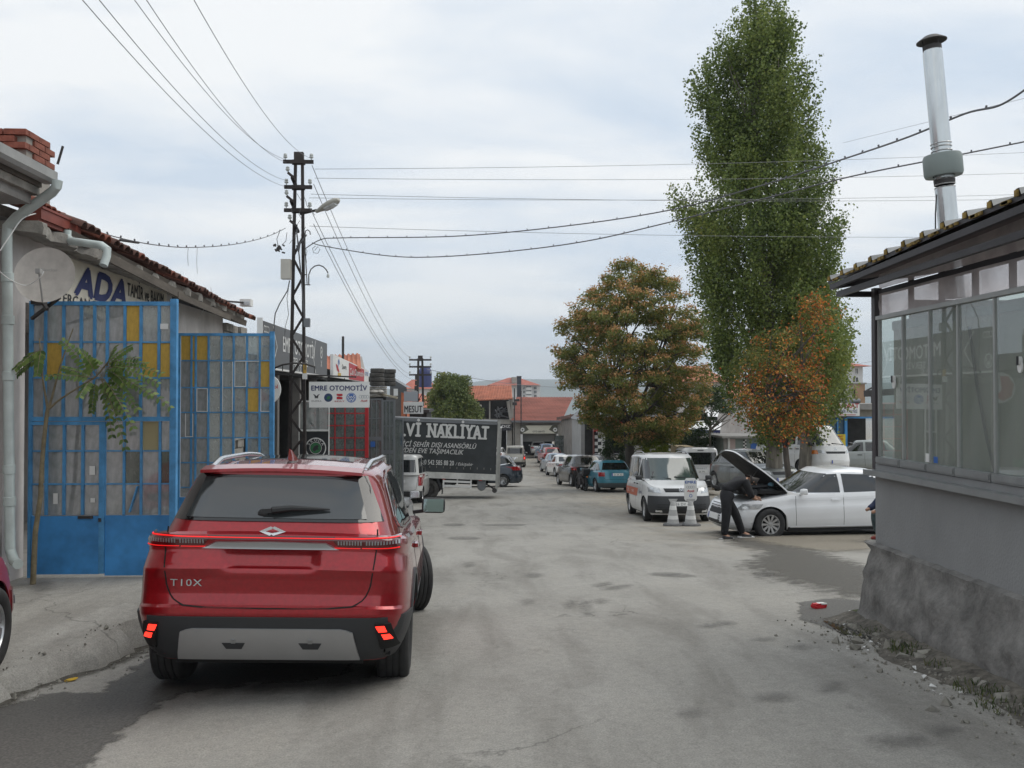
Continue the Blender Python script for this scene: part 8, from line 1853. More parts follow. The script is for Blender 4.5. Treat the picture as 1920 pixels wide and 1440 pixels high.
# ---- cones with advert board
def cone(loc, label, boardtxt):
 r_ = root('advert_cone', label, 'traffic cone', (loc.x, loc.y, gz(loc.x, loc.y)), 0, 'weighted cones in front of the white van')
 mb = MB(); mb.lathe([(0, .07), (.2, .07), (.24, .05), (.25, 0), (0, 0)], 12, Matrix.Rotation(PI/12, 4, 'Z')); mb.obj('foot', mat('cone_foot', (.13, .13, .13), .9) if 'cone_foot' not in bpy.data.materials else bpy.data.materials['cone_foot'], r_)
 prof = [(.15, .07), (.14, .12), (.13, .16), (.115, .27), (.09, .40), (.07, .52), (.06, .58), (.05, .6), (0, .6)]
 mb = MB(); mb.lathe(prof, 18); mb.obj('cone_body', mat('cone_grey', (.42, .42, .41), .7, var=.15, vscale=6) if 'cone_grey' not in bpy.data.materials else bpy.data.materials['cone_grey'], r_, True, 60)
 for a, b in ((.17, .26), (.40, .50)):
  mb = MB(); mb.lathe([(np.interp(a, [.16, .27, .40, .52], [.130, .115, .09, .07])+.003, a), (np.interp(b, [.16, .27, .40, .52], [.130, .115, .09, .07])+.003, b)], 18); mb.obj('reflective_band', M['white'], r_, True)
 mb = MB(); mb.add([(.05, -.02, .55), (.11, -.02, .66), (-.11, -.02, .66), (-.05, -.02, .55), (.05, .02, .55), (.11, .02, .66), (-.11, .02, .66), (-.05, .02, .55)], [(0, 1, 2, 3), (7, 6, 5, 4), (0, 4, 5, 1), (2, 6, 7, 3)]); mb.obj('board_holder', bpy.data.materials['cone_grey'], r_)
 if boardtxt:
  mb = MB(); w = .155; pts = [(-w+.03, .62), (w-.03, .62), (w, .66), (w, 1.10), (w-.05, 1.17), (-w+.05, 1.17), (-w, 1.10), (-w, .66)]; mb.poly(pts, .02, Matrix.Translation((0, .01, 0)) @ Matrix.Rotation(PI/2, 4, 'X')); bd = mb.obj('board', M['white'], r_)
  f = Flat(); f.text('EMRE', 0, 1.04, .07, fit=.27, bold=.04); f.put('lettering', M['skyblue'], bd, (0, -.011, 0), (1, 0, 0), (0, 0, 1), .003)
  f = Flat(); [f.ring(-.075+.05*k_, .95, .024, .032, 16) for k_ in range(4)]; f.put('emblem', M['paleink'], bd, (0, -.011, 0), (1, 0, 0), (0, 0, 1), .003)
  f = Flat(); f.text('Audi', 0, .83, .06, fit=.18, bold=.04, shear=.2); f.put('lettering', M['red'], bd, (0, -.011, 0), (1, 0, 0), (0, 0, 1), .003)
  f = Flat(); f.ring(0, .74, .028, .04, 16); f.put('emblem', M['skyblue'], bd, (0, -.011, 0), (1, 0, 0), (0, 0, 1), .003)
cone(G(1262, 986), 'grey cone without a board, left of the pair before the white van', False)
cone(G(1295, 986), 'grey cone carrying a small white advert board, right of the pair', True)
# ------------------------------------------------------------ trees
def leaf_cloud(name, mat_, parent, C, dirs, sizes, tints, lw=.55, kind='stuff', fold=True):
 """C (n,3) leaf centres in parent space; each leaf a pointed quad"""
 n = len(C); C = np.asarray(C); nr = rng.normal(size=(n, 3)); nr[:, 2] += .35; nr /= np.linalg.norm(nr, axis=1)[:, None]
 d = np.asarray(dirs)+rng.normal(size=(n, 3))*.55; d -= nr*(d*nr).sum(1)[:, None]; d /= np.linalg.norm(d, axis=1)[:, None]+1e-9
 s = np.cross(nr, d); L_ = np.asarray(sizes)[:, None]
 a = C-d*L_*.5; b = C+s*L_*lw*.5-d*L_*.08+nr*L_*.06; c = C+d*L_*.5; e = C-s*L_*lw*.5-d*L_*.08+nr*L_*.06
 V = np.stack([a, b, c, e], 1).reshape(-1, 3); me = bpy.data.meshes.new(name)
 me.vertices.add(4*n); me.vertices.foreach_set('co', V.ravel().astype(np.float32)); me.loops.add(4*n); me.loops.foreach_set('vertex_index', np.arange(4*n, dtype=np.int32))
 me.polygons.add(n); me.polygons.foreach_set('loop_start', np.arange(0, 4*n, 4, dtype=np.int32)); me.update(calc_edges=True)
 at = me.attributes.new('tint', 'FLOAT', 'FACE'); at.data.foreach_set('value', np.asarray(tints, dtype=np.float32)); me.materials.append(mat_)
 o = link(name, me, parent); o['kind'] = 'stuff'; return o
def limb(mb, a, b, r0, r1, bend=.15, n=6, sides=7):
 a = Vector(a); b = Vector(b); L_ = (b-a).length; o1 = Vector((random.uniform(-1, 1), random.uniform(-1, 1), random.uniform(-.3, .3)))*L_*bend; pts = []; rs = []
 for i in range(n+1):
  q = i/n; pts.append(a.lerp(b, q)+o1*math.sin(PI*q)); rs.append(r0+(r1-r0)*q)
 mb.tube(pts, rs, sides); return pts
M['bark'] = mat('bark', (.16, .145, .12), .95, var=.45, vscale=7, bump=1, bscale=16, stretch=(1, 1, .2)); M['bark_dark'] = mat('bark_dark', (.075, .065, .055), .95, var=.4, vscale=7, bump=1, bscale=16, stretch=(1, 1, .2))
def trunk_mesh(mb, a, b, r0, r1, flare=1.5, n=14, sides=14):
 a = Vector(a); b = Vector(b); H = (b-a).length; vs = []
 o0 = len(mb.v)
 for i in range(n+1):
  q = i/n; c = a.lerp(b, q)+Vector((.04*math.sin(q*5), .04*math.cos(q*4), 0)); r = (r0+(r1-r0)*q)*(1+(flare-1)*max(0, 1-q*H/.6)**2)
  for j in range(sides): t = 2*PI*j/sides; rr = r*(1+.10*math.sin(3*t+q*2)+.05*math.sin(7*t+q*9)); mb.v.append(c+Vector((rr*math.cos(t), rr*math.sin(t), 0)))
 mb.f += [(o0+i*sides+j, o0+i*sides+(j+1) % sides, o0+(i+1)*sides+(j+1) % sides, o0+(i+1)*sides+j) for i in range(n) for j in range(sides)]
def gs(m, s): return m+max(-1.7*s, min(1.7*s, random.gauss(0, s)))
def noise3(p, f, s): return mn.noise(Vector((p[0]*f+s, p[1]*f-s, p[2]*f+2*s)))
# ---- big Lombardy poplar group: silhouette measured as left and right edges at each height
POP = [(-90, 1408, 1440), (-45, 1392, 1455), (0, 1376, 1476), (50, 1352, 1502), (100, 1312, 1522), (150, 1270, 1537), (200, 1292, 1552), (250, 1302, 1580), (300, 1308, 1572), (350, 1258, 1562), (400, 1252, 1584), (450, 1272, 1590), (500, 1285, 1572), (550, 1292, 1570), (600, 1308, 1600), (650, 1318, 1598), (700, 1330, 1596), (740, 1345, 1570), (780, 1372, 1530), (815, 1405, 1495)]
YPo = 30.0
def poplar():
 b = Vector((X_(1451, YPo), YPo, gz(9, YPo)+.35)); t = root('poplar_tree', 'very tall green poplar with grey trunk, highest tree in the scene', 'tree', b)
 ys = [p[0] for p in POP]; zs = [P(1430, y, YPo).z-b.z for y in ys]; l = [X_(p[1], YPo)-b.x for p in POP]; r = [X_(p[2], YPo)-b.x for p in POP]
 zs_, l_, r_ = zs[::-1], l[::-1], r[::-1]
 def edge(z): return float(np.interp(z, zs_, l_)), float(np.interp(z, zs_, r_))
 mb = MB(); trunk_mesh(mb, (0, 0, -.3), (-.05, .1, 5.2), .27, .21);
 tp = limb(mb, (-.05, .1, 5.1), (-.5, .2, zs[1]), .20, .03, .02, 12)
 zlo, zhi = zs_[0], zs_[-1]
 limbs = []
 random.seed(12)
 for i in range(46):
  z0 = random.uniform(1.6 if i % 3 else 3, zhi*.72); q = (z0-0)/zhi; z1 = min(zhi-.2, z0+random.uniform(2.2, 4.2)); a = random.random()*2*PI
  l0, r0 = edge(z1); cx = (l0+r0)/2; w = (r0-l0)/2; k = random.uniform(.35, .85)
  e = (cx+w*k*math.cos(a), w*.8*k*math.sin(a), z1); s0 = (-.05-.45*z0/zhi, .15, z0)
  pts = limb(mb, s0, e, .085*(1-q*.7), .012, .05, 6, 6); limbs.append(pts)
 mb.obj('trunk', M['bark'], t, True, 60)
 # leaf clumps
 Cc = []
 while len(Cc) < 1750:
  z = zlo+(zhi-zlo)*random.random(); l0, r0 = edge(z); l1, r1 = edge(z+.75); l0 = max(l0, l1); r0 = min(r0, r1); cx = (l0+r0)/2; w = (r0-l0)/2
  if w < .25 or random.random() > (w/2.9)**.8: continue
  a = random.random()*2*PI; k = math.sqrt(random.uniform(.12, 1.0));
  lob = 1+.13*math.sin(3*a+z*.9)+.10*math.sin(5*a-z*1.7)
  if abs(math.cos(a)) > .8: lob = 1
  p = Vector((cx+max(.08, w-.30)*k*math.cos(a), (w*.85)*k*math.sin(a)*lob, z))
  if noise3(p, .75, 3) < -.25 and k < .95: continue
  if noise3(p, .45, 9) < -.29: continue
  Cc.append((p, a, k))
 N_ = 100; C = []; D = []; T = []; S = []
 for p, a, k in Cc:
  up_ = Vector((math.cos(a)*.5, math.sin(a)*.5, 1.0)).normalized(); ln = random.uniform(.7, 1.5); n = int(N_*random.uniform(.6, 1.25)); base = .42+.42*noise3(p, .6, 20)+.1*math.cos(a-5.4)*0
  for _ in range(n):
   q = gs(0, .38); w_ = .14*(1.25-min(1, abs(q)))*(.9 if q > 0 else 1.15); c = p+up_*ln*q+Vector((gs(0, w_), gs(0, w_), gs(0, w_*.7)))
   C.append(c); D.append((up_.x*.6, up_.y*.6, -.35)); T.append(min(1, max(0, base+random.gauss(0, .17)))); S.append(random.uniform(.065, .11))
 leaf_cloud('crown', leaf_mat('poplar_leaf', [(0, (.06, .095, .03)), (.35, (.15, .205, .052)), (.65, (.235, .285, .08)), (.9, (.31, .34, .095)), (1, (.36, .34, .09))], .45, .45), t, np.array([c[:] for c in C]), D, S, T, .85)
poplar()
# second trunk behind, with the low right-hand side of the crown
def tree2():
 b = Vector((X_(1508, 33.5), 33.5, gz(10, 33)+.5)); t = root('poplar_tree', 'second poplar behind the minibus, its crown merging with the tall one', 'tree', b)
 mb = MB(); trunk_mesh(mb, (0, 0, -.2), (.1, 0, 4.6), .24, .18); limb(mb, (.1, 0, 4.4), (0, 0, 10), .16, .02, .03, 10)
 for i in range(14): z = random.uniform(2.6, 7); a = random.random()*6.28; limb(mb, (0, 0, z), (1.3*math.cos(a), 1.2*math.sin(a), z+1.8), .06, .01, .08)
 mb.obj('trunk', M['bark'], t, True, 60); C = []; D = []; T = []; S = []
 out = [(560, 1470, 1570), (600, 1470, 1602), (650, 1465, 1600), (700, 1468, 1592), (740, 1470, 1600), (780, 1475, 1570), (810, 1490, 1545)]
 zz_ = [P(1500, o[0], 33.5).z-b.z for o in out][::-1]; ll = [X_(o[1], 33.5)-b.x for o in out][::-1]; r2 = [X_(o[2], 33.5)-b.x for o in out][::-1]; k_ = 0
 while k_ < 230:
  z = random.uniform(zz_[0], zz_[-1]+1.5); l0, r0 = np.interp(z, zz_, ll), np.interp(z, zz_, r2); cx, w = (l0+r0)/2, (r0-l0)/2; a = random.random()*6.28; k = math.sqrt(random.uniform(.1, 1)); p = Vector((cx+(w-.15)*k*math.cos(a), w*k*math.sin(a), z))
  if noise3(p, .8, 5) < -.15: continue
  k_ += 1; base = .55+.25*noise3(p, .7, 2)
  for _ in range(55): q = random.gauss(0, .3); C.append(p+Vector((random.gauss(0, .16)+.3*q*math.cos(a), random.gauss(0, .16), q))); D.append((math.cos(a)*.6, math.sin(a)*.6, -.3)); T.append(min(1, max(0, base+random.gauss(0, .17)))); S.append(random.uniform(.08, .13))
 leaf_cloud('crown', bpy.data.materials['poplar_leaf'], t, np.array([c[:] for c in C]), D, S, T, .85)
tree2()
def blob_tree(name, label, base, outline, Y, trunks, mat_, nclump, nper, csize, lsize, tbase, barkm, gap=-.15, extra=None, flat=.6, lw=.5, droop=-.3, th=.14, limbs=24):
 """outline: (py, pxL, pxR)"""
 t = root(name, label, 'tree' if 'tree' in name else 'shrub', base); zs = [P(o[1], o[0], Y).z-base.z for o in outline][::-1]; l = [X_(o[1], Y)-base.x for o in outline][::-1]; r = [X_(o[2], Y)-base.x for o in outline][::-1]
 wm = max(b-a for a, b in zip(l, r))/2
 mb = MB(); ctr = None
 for (a, b_, r0, r1) in trunks: trunk_mesh(mb, a, b_, r0, r1, 1.35); ctr = Vector(b_)
 for i in range(limbs):
  z = random.uniform(zs[0]+.1*(zs[-1]-zs[0]), zs[-1]-.3); l0, r0 = np.interp(z, zs, l), np.interp(z, zs, r); a = random.random()*6.28; w = (r0-l0)/2*.85; st = Vector(random.choice(trunks)[1])
  limb(mb, st+Vector((0, 0, random.uniform(-.2, .2))), ((l0+r0)/2+w*math.cos(a), w*math.sin(a), z), th*.4, .012, .1, 6, 6)
 if mb.v: mb.obj('trunk' if trunks[0][2] > .05 else 'stem', barkm, t, True, 60)
 C = []; D = []; T = []; S = []; k_ = 0; cl = []
 while k_ < nclump:
  z = random.uniform(zs[0], zs[-1]); l0, r0 = np.interp(z, zs, l), np.interp(z, zs, r); cx, w = (l0+r0)/2, (r0-l0)/2
  if random.random() > (w/wm)**1.1: continue
  a = random.random()*6.28; k = math.sqrt(random.uniform(.2, 1)); lob = 1+.1*math.sin(4*a+z*2); p = Vector((cx+max(.05, w-csize*.5)*k*math.cos(a)*(lob if abs(math.cos(a)) < .7 else 1), w*.95*k*math.sin(a)*lob, z))
  if noise3(p, .9/csize*.5, 5) < gap: continue
  k_ += 1; cl.append((p, a, k)); base_ = tbase+.2*noise3(p, .8, 2)
  for _ in range(int(nper*random.uniform(.6, 1.3))):
   C.append(p+Vector((gs(0, csize*.42), gs(0, csize*.42), gs(0, csize*.42*flat)))); D.append((math.cos(a), math.sin(a), droop)); T.append(min(1, max(0, base_+random.gauss(0, .16)))); S.append(lsize*random.uniform(.7, 1.25))
 leaf_cloud('crown', mat_, t, np.array([c[:] for c in C]), D, S, T, lw)
 if extra: extra(t, cl)
 return t
# ---- autumn tree with rusty seed heads
YA1 = 42.0
def seeds(t, cl):
 C = []; D = []; T = []; S = []
 for p, a, k in cl:
  if k < .5 or random.random() < .15: continue
  c0 = p+Vector((math.cos(a)*.16, math.sin(a)*.16, .17))
  for _ in range(46):
   C.append(c0+Vector((random.gauss(0, .15), random.gauss(0, .15), random.gauss(0, .075)))); D.append((math.cos(a), math.sin(a), -.6)); T.append(random.random()); S.append(random.uniform(.08, .14))
 leaf_cloud('seed_clusters', leaf_mat('seed_rust', [(0, (.34, .17, .07)), (.5, (.55, .31, .13)), (1, (.66, .43, .19))], .3, .8), t, np.array([c[:] for c in C]), D, S, T, .6)
AIL = [(494, 1150, 1175), (515, 1120, 1275), (540, 1098, 1285), (570, 1070, 1300), (600, 1045, 1318), (640, 1036, 1326), (680, 1033, 1330), (715, 1036, 1332), (750, 1048, 1330), (785, 1075, 1322), (812, 1108, 1300), (832, 1140, 1262)]
ab = Vector((X_(1181, YA1), YA1, gz(6, YA1)))
m_ail = leaf_mat('autumn_leaf', [(0, (.07, .10, .028)), (.4, (.17, .20, .05)), (.7, (.29, .25, .065)), (1, (.44, .29, .08))], .35, .5)
blob_tree('autumn_tree', 'round-crowned tree with rusty orange seed clusters over the parked cars', ab, AIL, YA1, [((0, 0, -.2), (-.05, 0, 2.9), .25, .20), ((-.05, 0, 2.8), (-.7, .2, 5.2), .15, .07), ((-.05, 0, 2.8), (.9, -.2, 5.0), .14, .06)], m_ail, 560, 120, .52, .16, .42, M['bark_dark'], -.22, seeds, .5, .42, -.35, .17, 40)
# ---- small tree in orange leaf before the poplar
YO = 26.5
def orange(t, cl):
 C = []; D = []; T = []; S = []
 for p, a, k in cl:
  if noise3(p, .55, 31) < -.12 and random.random() < .7: continue
  for _ in range(30): C.append(p+Vector((random.gauss(0, .2), random.gauss(0, .2), random.gauss(0, .2)))); D.append((math.cos(a), math.sin(a), -.4)); T.append(random.random()); S.append(random.uniform(.06, .10))
 leaf_cloud('red_leaves', leaf_mat('orange_leaf', [(0, (.22, .05, .025)), (.4, (.48, .13, .03)), (.8, (.60, .25, .045)), (1, (.60, .38, .09))], .3, .5), t, np.array([c[:] for c in C]), D, S, T, .7)
OR = [(560, 1518, 1548), (590, 1500, 1560), (615, 1486, 1560), (635, 1408, 1555), (650, 1392, 1560), (690, 1370, 1550), (720, 1376, 1560), (750, 1366, 1552), (780, 1384, 1540), (805, 1402, 1515), (825, 1425, 1480)]
ob = Vector((X_(1479, YO), YO, gz(8, YO)+.25))
m_or = leaf_mat('turning_leaf', [(0, (.06, .085, .022)), (.45, (.15, .175, .04)), (.75, (.28, .22, .05)), (1, (.46, .24, .05))], .28, .5)
blob_tree('autumn_tree', 'small fruit tree turning orange and red in front of the tall poplar', ob, OR, YO, [((0, 0, -.2), (-.08, 0, 1.75), .105, .08), ((-.08, 0, 1.7), (.35, 0, 3.2), .055, .03), ((-.08, 0, 1.7), (-.7, .1, 2.9), .05, .03)], m_or, 210, 44, .32, .075, .42, M['bark_dark'], -.08, orange, .8, .6, -.4, .10, 34)
# ---- thin street tree, bushes, distant tree
st = Vector((X_(1330, 45), 45, gz(6, 45)))
m_gr = leaf_mat('green_leaf', [(0, (.02, .04, .014)), (.5, (.05, .085, .03)), (1, (.11, .14, .05))], .25, .5)
blob_tree('young_tree', 'thin-stemmed young tree behind the white passenger van', st, [(722, 1310, 1352), (745, 1294, 1372), (765, 1288, 1380), (785, 1292, 1376), (805, 1308, 1362)], 45, [((0, 0, 0), (.05, 0, 2.9), .07, .05)], m_gr, 60, 60, .42, .15, .45, M['bark'], -.1, None, .6, .45, -.3, .1, 16)
m_yl = leaf_mat('lime_leaf', [(0, (.09, .13, .012)), (.5, (.19, .24, .02)), (1, (.30, .34, .04))], .3, .5)
blob_tree('garden_shrub', 'bright lime green layered shrub behind the white van', Vector((X_(1224, 41), 41, gz(5, 41))), [(821, 1212, 1236), (828, 1200, 1250), (836, 1194, 1256), (845, 1196, 1256), (852, 1205, 1250), (870, 1215, 1235)], 41, [((0, 0, 0), (0, 0, .9), .045, .03)], m_yl, 90, 70, .20, .07, .5, M['bark'], -.3, None, .45, .5, -.1, .06, 10)
blob_tree('garden_shrub', 'dark green shrub against the tree trunk beside the red sign', Vector((X_(1165, 45), 45, gz(5, 45))), [(800, 1140, 1172), (820, 1128, 1182), (845, 1124, 1192), (870, 1130, 1190)], 45, [((0, 0, 0), (0, 0, 1.0), .05, .03)], m_gr, 90, 60, .35, .12, .35, M['bark'], -.3, None, .7, .5, -.2, .06, 8)
blob_tree('garden_shrub', 'dark green hedge bush in the shadow behind the passenger van', Vector((X_(1290, 46), 46, gz(5, 46))), [(806, 1270, 1320), (820, 1264, 1340), (845, 1262, 1350), (870, 1266, 1350)], 46, [((0, 0, 0), (0, 0, 1.0), .05, .03)], m_gr, 110, 60, .38, .12, .35, M['bark'], -.3, None, .7, .5, -.2, .06, 8)
m_ol = leaf_mat('olive_leaf', [(0, (.06, .09, .03)), (.5, (.14, .18, .05)), (1, (.28, .26, .08))], .2, .6)
blob_tree('green_tree', 'bushy green tree with yellowing left side rising behind the truck', Vector((X_(840, 66), 66, gz(-2, 66))), [(706, 822, 836), (712, 815, 884), (728, 806, 888), (745, 798, 892), (760, 796, 896), (775, 800, 912), (790, 806, 915)], 66, [((0, 0, 0), (0, 0, 3.2), .2, .15)], m_ol, 260, 80, .55, .2, .45, M['bark'], -.18, None, .8, .5, -.2, .14, 16)
# ---- sapling with feathery leaves before the first gate
def sapling():
 Ys = 9.95; b = P(62, 1068, Ys); b.z = fz(-4.9, Ys); t = root('ailanthus_sapling', 'slim young tree with feathery green leaves in front of the first blue gate', 'tree', b)
 def q(x, y, dy=0): return P(x, y, Ys+dy)-b
 mb = MB(); mb.tube([Vector((0, 0, -.02)), q(66, 1000), q(76, 930), q(78, 880), q(82, 830), q(88, 775), q(90, 765)], [.030, .027, .024, .023, .022, .021, .019], 10)
 mb.tube([q(90, 770), q(84, 735), q(77, 690), q(74, 634)], [.015, .012, .009, .006], 7); mb.tube([q(91, 768), q(100, 735), q(112, 690), q(125, 650), q(137, 616)], [.014, .011, .009, .007, .005], 7)
 mb.tube([q(90, 768), q(108, 752), q(130, 737), q(155, 722), q(180, 706), q(195, 688, -.05), q(205, 675, -.1)], [.013, .011, .010, .009, .009, .008, .006], 7); mb.obj('trunk', mat('sapling_bark', (.20, .165, .10), .85, var=.3, vscale=14), t, True)
 lm = leaf_mat('frond_leaf', [(0, (.05, .095, .03)), (.5, (.12, .19, .05)), (1, (.23, .30, .08))], .35, .4)
 fr = [((178, 708), (118, 640)), ((182, 704), (150, 655)), ((190, 690), (162, 672)), ((195, 688), (245, 650)), ((198, 686), (272, 682)), ((200, 684), (258, 672)), ((200, 686), (295, 718)), ((200, 692), (318, 762)), ((198, 700), (256, 765)), ((190, 705), (248, 800)), ((186, 708), (222, 772)), ((180, 712), (172, 770)), ((176, 712), (120, 690)), ((178, 710), (90, 705)), ((195, 690), (300, 700)), ((200, 690), (238, 725)), ((196, 694), (225, 690)), ((76, 668), (34, 700)), ((76, 655), (30, 690)), ((78, 650), (70, 700)), ((200, 688), (215, 650)), ((170, 714), (150, 742)), ((198, 696), (280, 740)), ((190, 702), (210, 815)), ((188, 706), (235, 838))]
 random.seed(9)
 for i, ((ax_, ay_), (bx_2, by_)) in enumerate(fr):
  dpt = random.uniform(-.35, .12); A = q(ax_, ay_, 0); B = q(bx_2, by_, dpt); L_ = (B-A).length; mid = A.lerp(B, .5)+Vector((0, 0, .10*L_)); pts = [A.lerp(mid, s/4*1.0).lerp(mid.lerp(B, s/4*1.0), s/4) for s in range(5)]
  pts = [(A*(1-s)**2+mid*2*s*(1-s)+B*s*s) for s in np.linspace(0, 1, 12)]
  f = MB(); f.tube(pts, [.004]*6+[.003]*6, 5); fo = f.obj('frond_stalk', bpy.data.materials['sapling_bark'], t, True)
  mb = MB(); tint = []
  for k in range(2, 12):
   for sd in (-1, 1):
    p = pts[k]; d = (pts[k]-pts[k-1]).normalized(); sdv = d.cross(Vector((0, -.75, .65))).normalized()*sd; ld = (sdv*.85+d*.5+Vector((0, 0, -.15-.25*random.random()))).normalized(); w = d.cross(ld).cross(ld).normalized(); n_ = len(mb.v); ll = .092*random.uniform(.8, 1.1)*(1-.35*k/11)
    mb.v += [p, p+ld*ll*.35+w*.019, p+ld*ll*.75+w*.014-Vector((0, 0, .004)), p+ld*ll-Vector((0, 0, .008)), p+ld*ll*.75-w*.014, p+ld*ll*.35-w*.019]; mb.f.append((n_, n_+1, n_+2, n_+3, n_+4, n_+5)); tint.append(min(1, max(0, .5+random.gauss(0, .22))))
  me = mb.me('frond', lm); at = me.attributes.new('tint', 'FLOAT', 'FACE'); at.data.foreach_set('value', tint); link('leaflets', me, fo)['kind'] = 'stuff'
sapling()
# ------------------------------------------------------------ people
def skin(name, joints, edges, m, parent, rootj, sub=2, smooth=True):
 """joints: name -> (x, y, z, rx[, ry])"""
 ks = list(joints); me = bpy.data.meshes.new('tmp'); me.from_pydata([joints[k][:3] for k in ks], [(ks.index(a), ks.index(b)) for a, b in edges], [])
 o = bpy.data.objects.new('tmp', me); COL.objects.link(o); md = o.modifiers.new('s', 'SKIN'); md.use_smooth_shade = True
 sv = me.skin_vertices[0].data
 for i, k in enumerate(ks):
  j = joints[k]; sv[i].radius = (j[3], j[4] if len(j) > 4 else j[3]); sv[i].use_root = (k == rootj)
 s = o.modifiers.new('u', 'SUBSURF'); s.levels = sub; s.render_levels = sub; bpy.context.view_layer.update()
 dg = bpy.context.evaluated_depsgraph_get(); r = bpy.data.meshes.new_from_object(o.evaluated_get(dg)); bpy.data.objects.remove(o); r.materials.clear(); r.materials.append(m); r.name = name
 r.polygons.foreach_set('use_smooth', [True]*len(r.polygons)); return link(name, r, parent)
SKIN = mat('skin', (.36, .20, .13), .55, var=.1, vscale=9); CLO = mat('black_cloth', (.009, .009, .011), .85, var=.35, vscale=9, bump=.4, bscale=22); HAIR = mat('dark_hair', (.03, .024, .02), .8, var=.4, vscale=60)
def bent_man():
 g = G(1369, 1009); t = root('person', 'man in black bending into the engine bay of the white saloon', 'person', (g.x, g.y, gz(g.x, g.y)), 0)
 # local x to the right (towards the car), y away from the camera, z up
 J = dict(pel=(-.10, 0, .90, .09, .08), sp=(.03, 0, 1.06, .10, .09), ch=(.19, .0, 1.17, .165, .13), nk=(.34, 0, 1.20, .06), nk2=(.38, 0, 1.19, .055), hd=(.44, 0, 1.165, .085, .09), hd2=(.50, 0, 1.12, .075, .08),
  hl=(-.12, -.09, .86, .07), kl=(-.13, -.12, .48, .068), al=(-.20, -.13, .09, .045), tl=(-.08, -.15, .035, .04),
  hr=(-.06, .07, .86, .07), kr=(.13, .03, .50, .068), ar=(.27, .0, .09, .045), tr=(.41, -.02, .035, .04),
  sl=(.22, -.17, 1.17, .065), el=(.30, -.22, .90, .048), wl=(.46, -.12, .80, .032), sr=(.24, .17, 1.17, .065), er=(.38, .22, .92, .048), wr=(.54, .10, .82, .032),
  pl=(.52, -.08, .80, .034, .02), prr=(.60, .06, .82, .034, .02))
 E = [('pel', 'sp'), ('sp', 'ch'), ('ch', 'nk'), ('nk', 'nk2'), ('nk2', 'hd'), ('hd', 'hd2'), ('pel', 'hl'), ('hl', 'kl'), ('kl', 'al'), ('al', 'tl'), ('pel', 'hr'), ('hr', 'kr'), ('kr', 'ar'), ('ar', 'tr'), ('ch', 'sl'), ('sl', 'el'), ('el', 'wl'), ('wl', 'pl'), ('ch', 'sr'), ('sr', 'er'), ('er', 'wr'), ('wr', 'prr')]
 skin('body', J, E, SKIN, t, 'pel')
 top = {k: list(J[k]) for k in ('pel', 'sp', 'ch', 'sl', 'el', 'sr', 'er', 'nk')}
 for k in top: top[k][3] += .022;
 for k in ('pel', 'sp', 'ch'): top[k][4] += .02
 top['fl'] = [.385, -.165, .85, .058]; top['fr'] = [.47, .155, .87, .058]; top['nk'][3] = .075; top['pel'][:3] = [-.13, 0, .94]; top['pel'][3] = .175; top['pel'][4] = .165
 skin('shirt', top, [('pel', 'sp'), ('sp', 'ch'), ('ch', 'nk'), ('ch', 'sl'), ('sl', 'el'), ('el', 'fl'), ('ch', 'sr'), ('sr', 'er'), ('er', 'fr')], CLO, t, 'ch')
 tr = dict(pel=(-.10, 0, .90, .165, .15), wa=(-.05, 0, 1.0, .15, .14), hl=(-.12, -.09, .82, .118), kl=(-.15, -.12, .48, .088), al=(-.20, -.13, .075, .07), hr=(-.06, .07, .82, .118), kr=(.13, .03, .50, .088), ar=(.265, .0, .075, .07))
 skin('trousers', tr, [('pel', 'wa'), ('pel', 'hl'), ('hl', 'kl'), ('kl', 'al'), ('pel', 'hr'), ('hr', 'kr'), ('kr', 'ar')], mat('black_trousers', (.007, .007, .009), .8, var=.3, vscale=10, bump=.5, bscale=12), t, 'pel')
 SH = mat('shoe', (.03, .03, .032), .6)
 for (x, y, s_) in ((-.20, -.13, 0), (.27, .0, 0)):
  skin('shoe', dict(a=(x-.04, y, .055, .055, .05), b=(x+.07, y-.01, .045, .052, .042), c=(x+.17, y-.02, .035, .045, .03)), [('a', 'b'), ('b', 'c')], SH, t, 'b')
  MB().box(x-.09, x+.21, y-.055, y+.045, 0, .022).obj('sole', M['paper'], t)
 skin('hair', dict(a=(.405, 0, 1.20, .088, .088), b=(.455, 0, 1.20, .088, .085), c=(.50, 0, 1.17, .06, .07)), [('a', 'b'), ('b', 'c')], HAIR, t, 'b')
 for sd in (-1, 1): skin('ear', dict(a=(.44, sd*.085, 1.14, .014, .01), b=(.45, sd*.09, 1.165, .016, .01)), [('a', 'b')], SKIN, t, 'a', 1)
 skin('nose', dict(a=(.535, 0, 1.10, .012), b=(.56, 0, 1.085, .014)), [('a', 'b')], SKIN, t, 'a', 1)
 for (px_, sd) in ((J['pl'], -1), (J['prr'], 1)):
  c = Vector(px_[:3])
  for k in range(4):
   o_ = Vector((.02, (k-1.5)*.019, .0)); ln = (.038, .045, .042, .032)[k]
   skin('finger', dict(a=(*(c+o_), .010), b=(*(c+o_+Vector((ln, 0, -.008))), .009), c=(*(c+o_+Vector((ln*1.3, 0, -.045))), .008)), [('a', 'b'), ('b', 'c')], SKIN, t, 'a', 1)
  skin('thumb', dict(a=(*(c+Vector((-.01, -sd*.03, 0))), .011), b=(*(c+Vector((.03, -sd*.05, -.015))), .010), c=(*(c+Vector((.05, -sd*.045, -.035))), .009)), [('a', 'b'), ('b', 'c')], SKIN, t, 'a', 1)
 t.rotation_euler = (0, 0, R(12)); t.scale = (1.06, 1.2, .98)
bent_man()
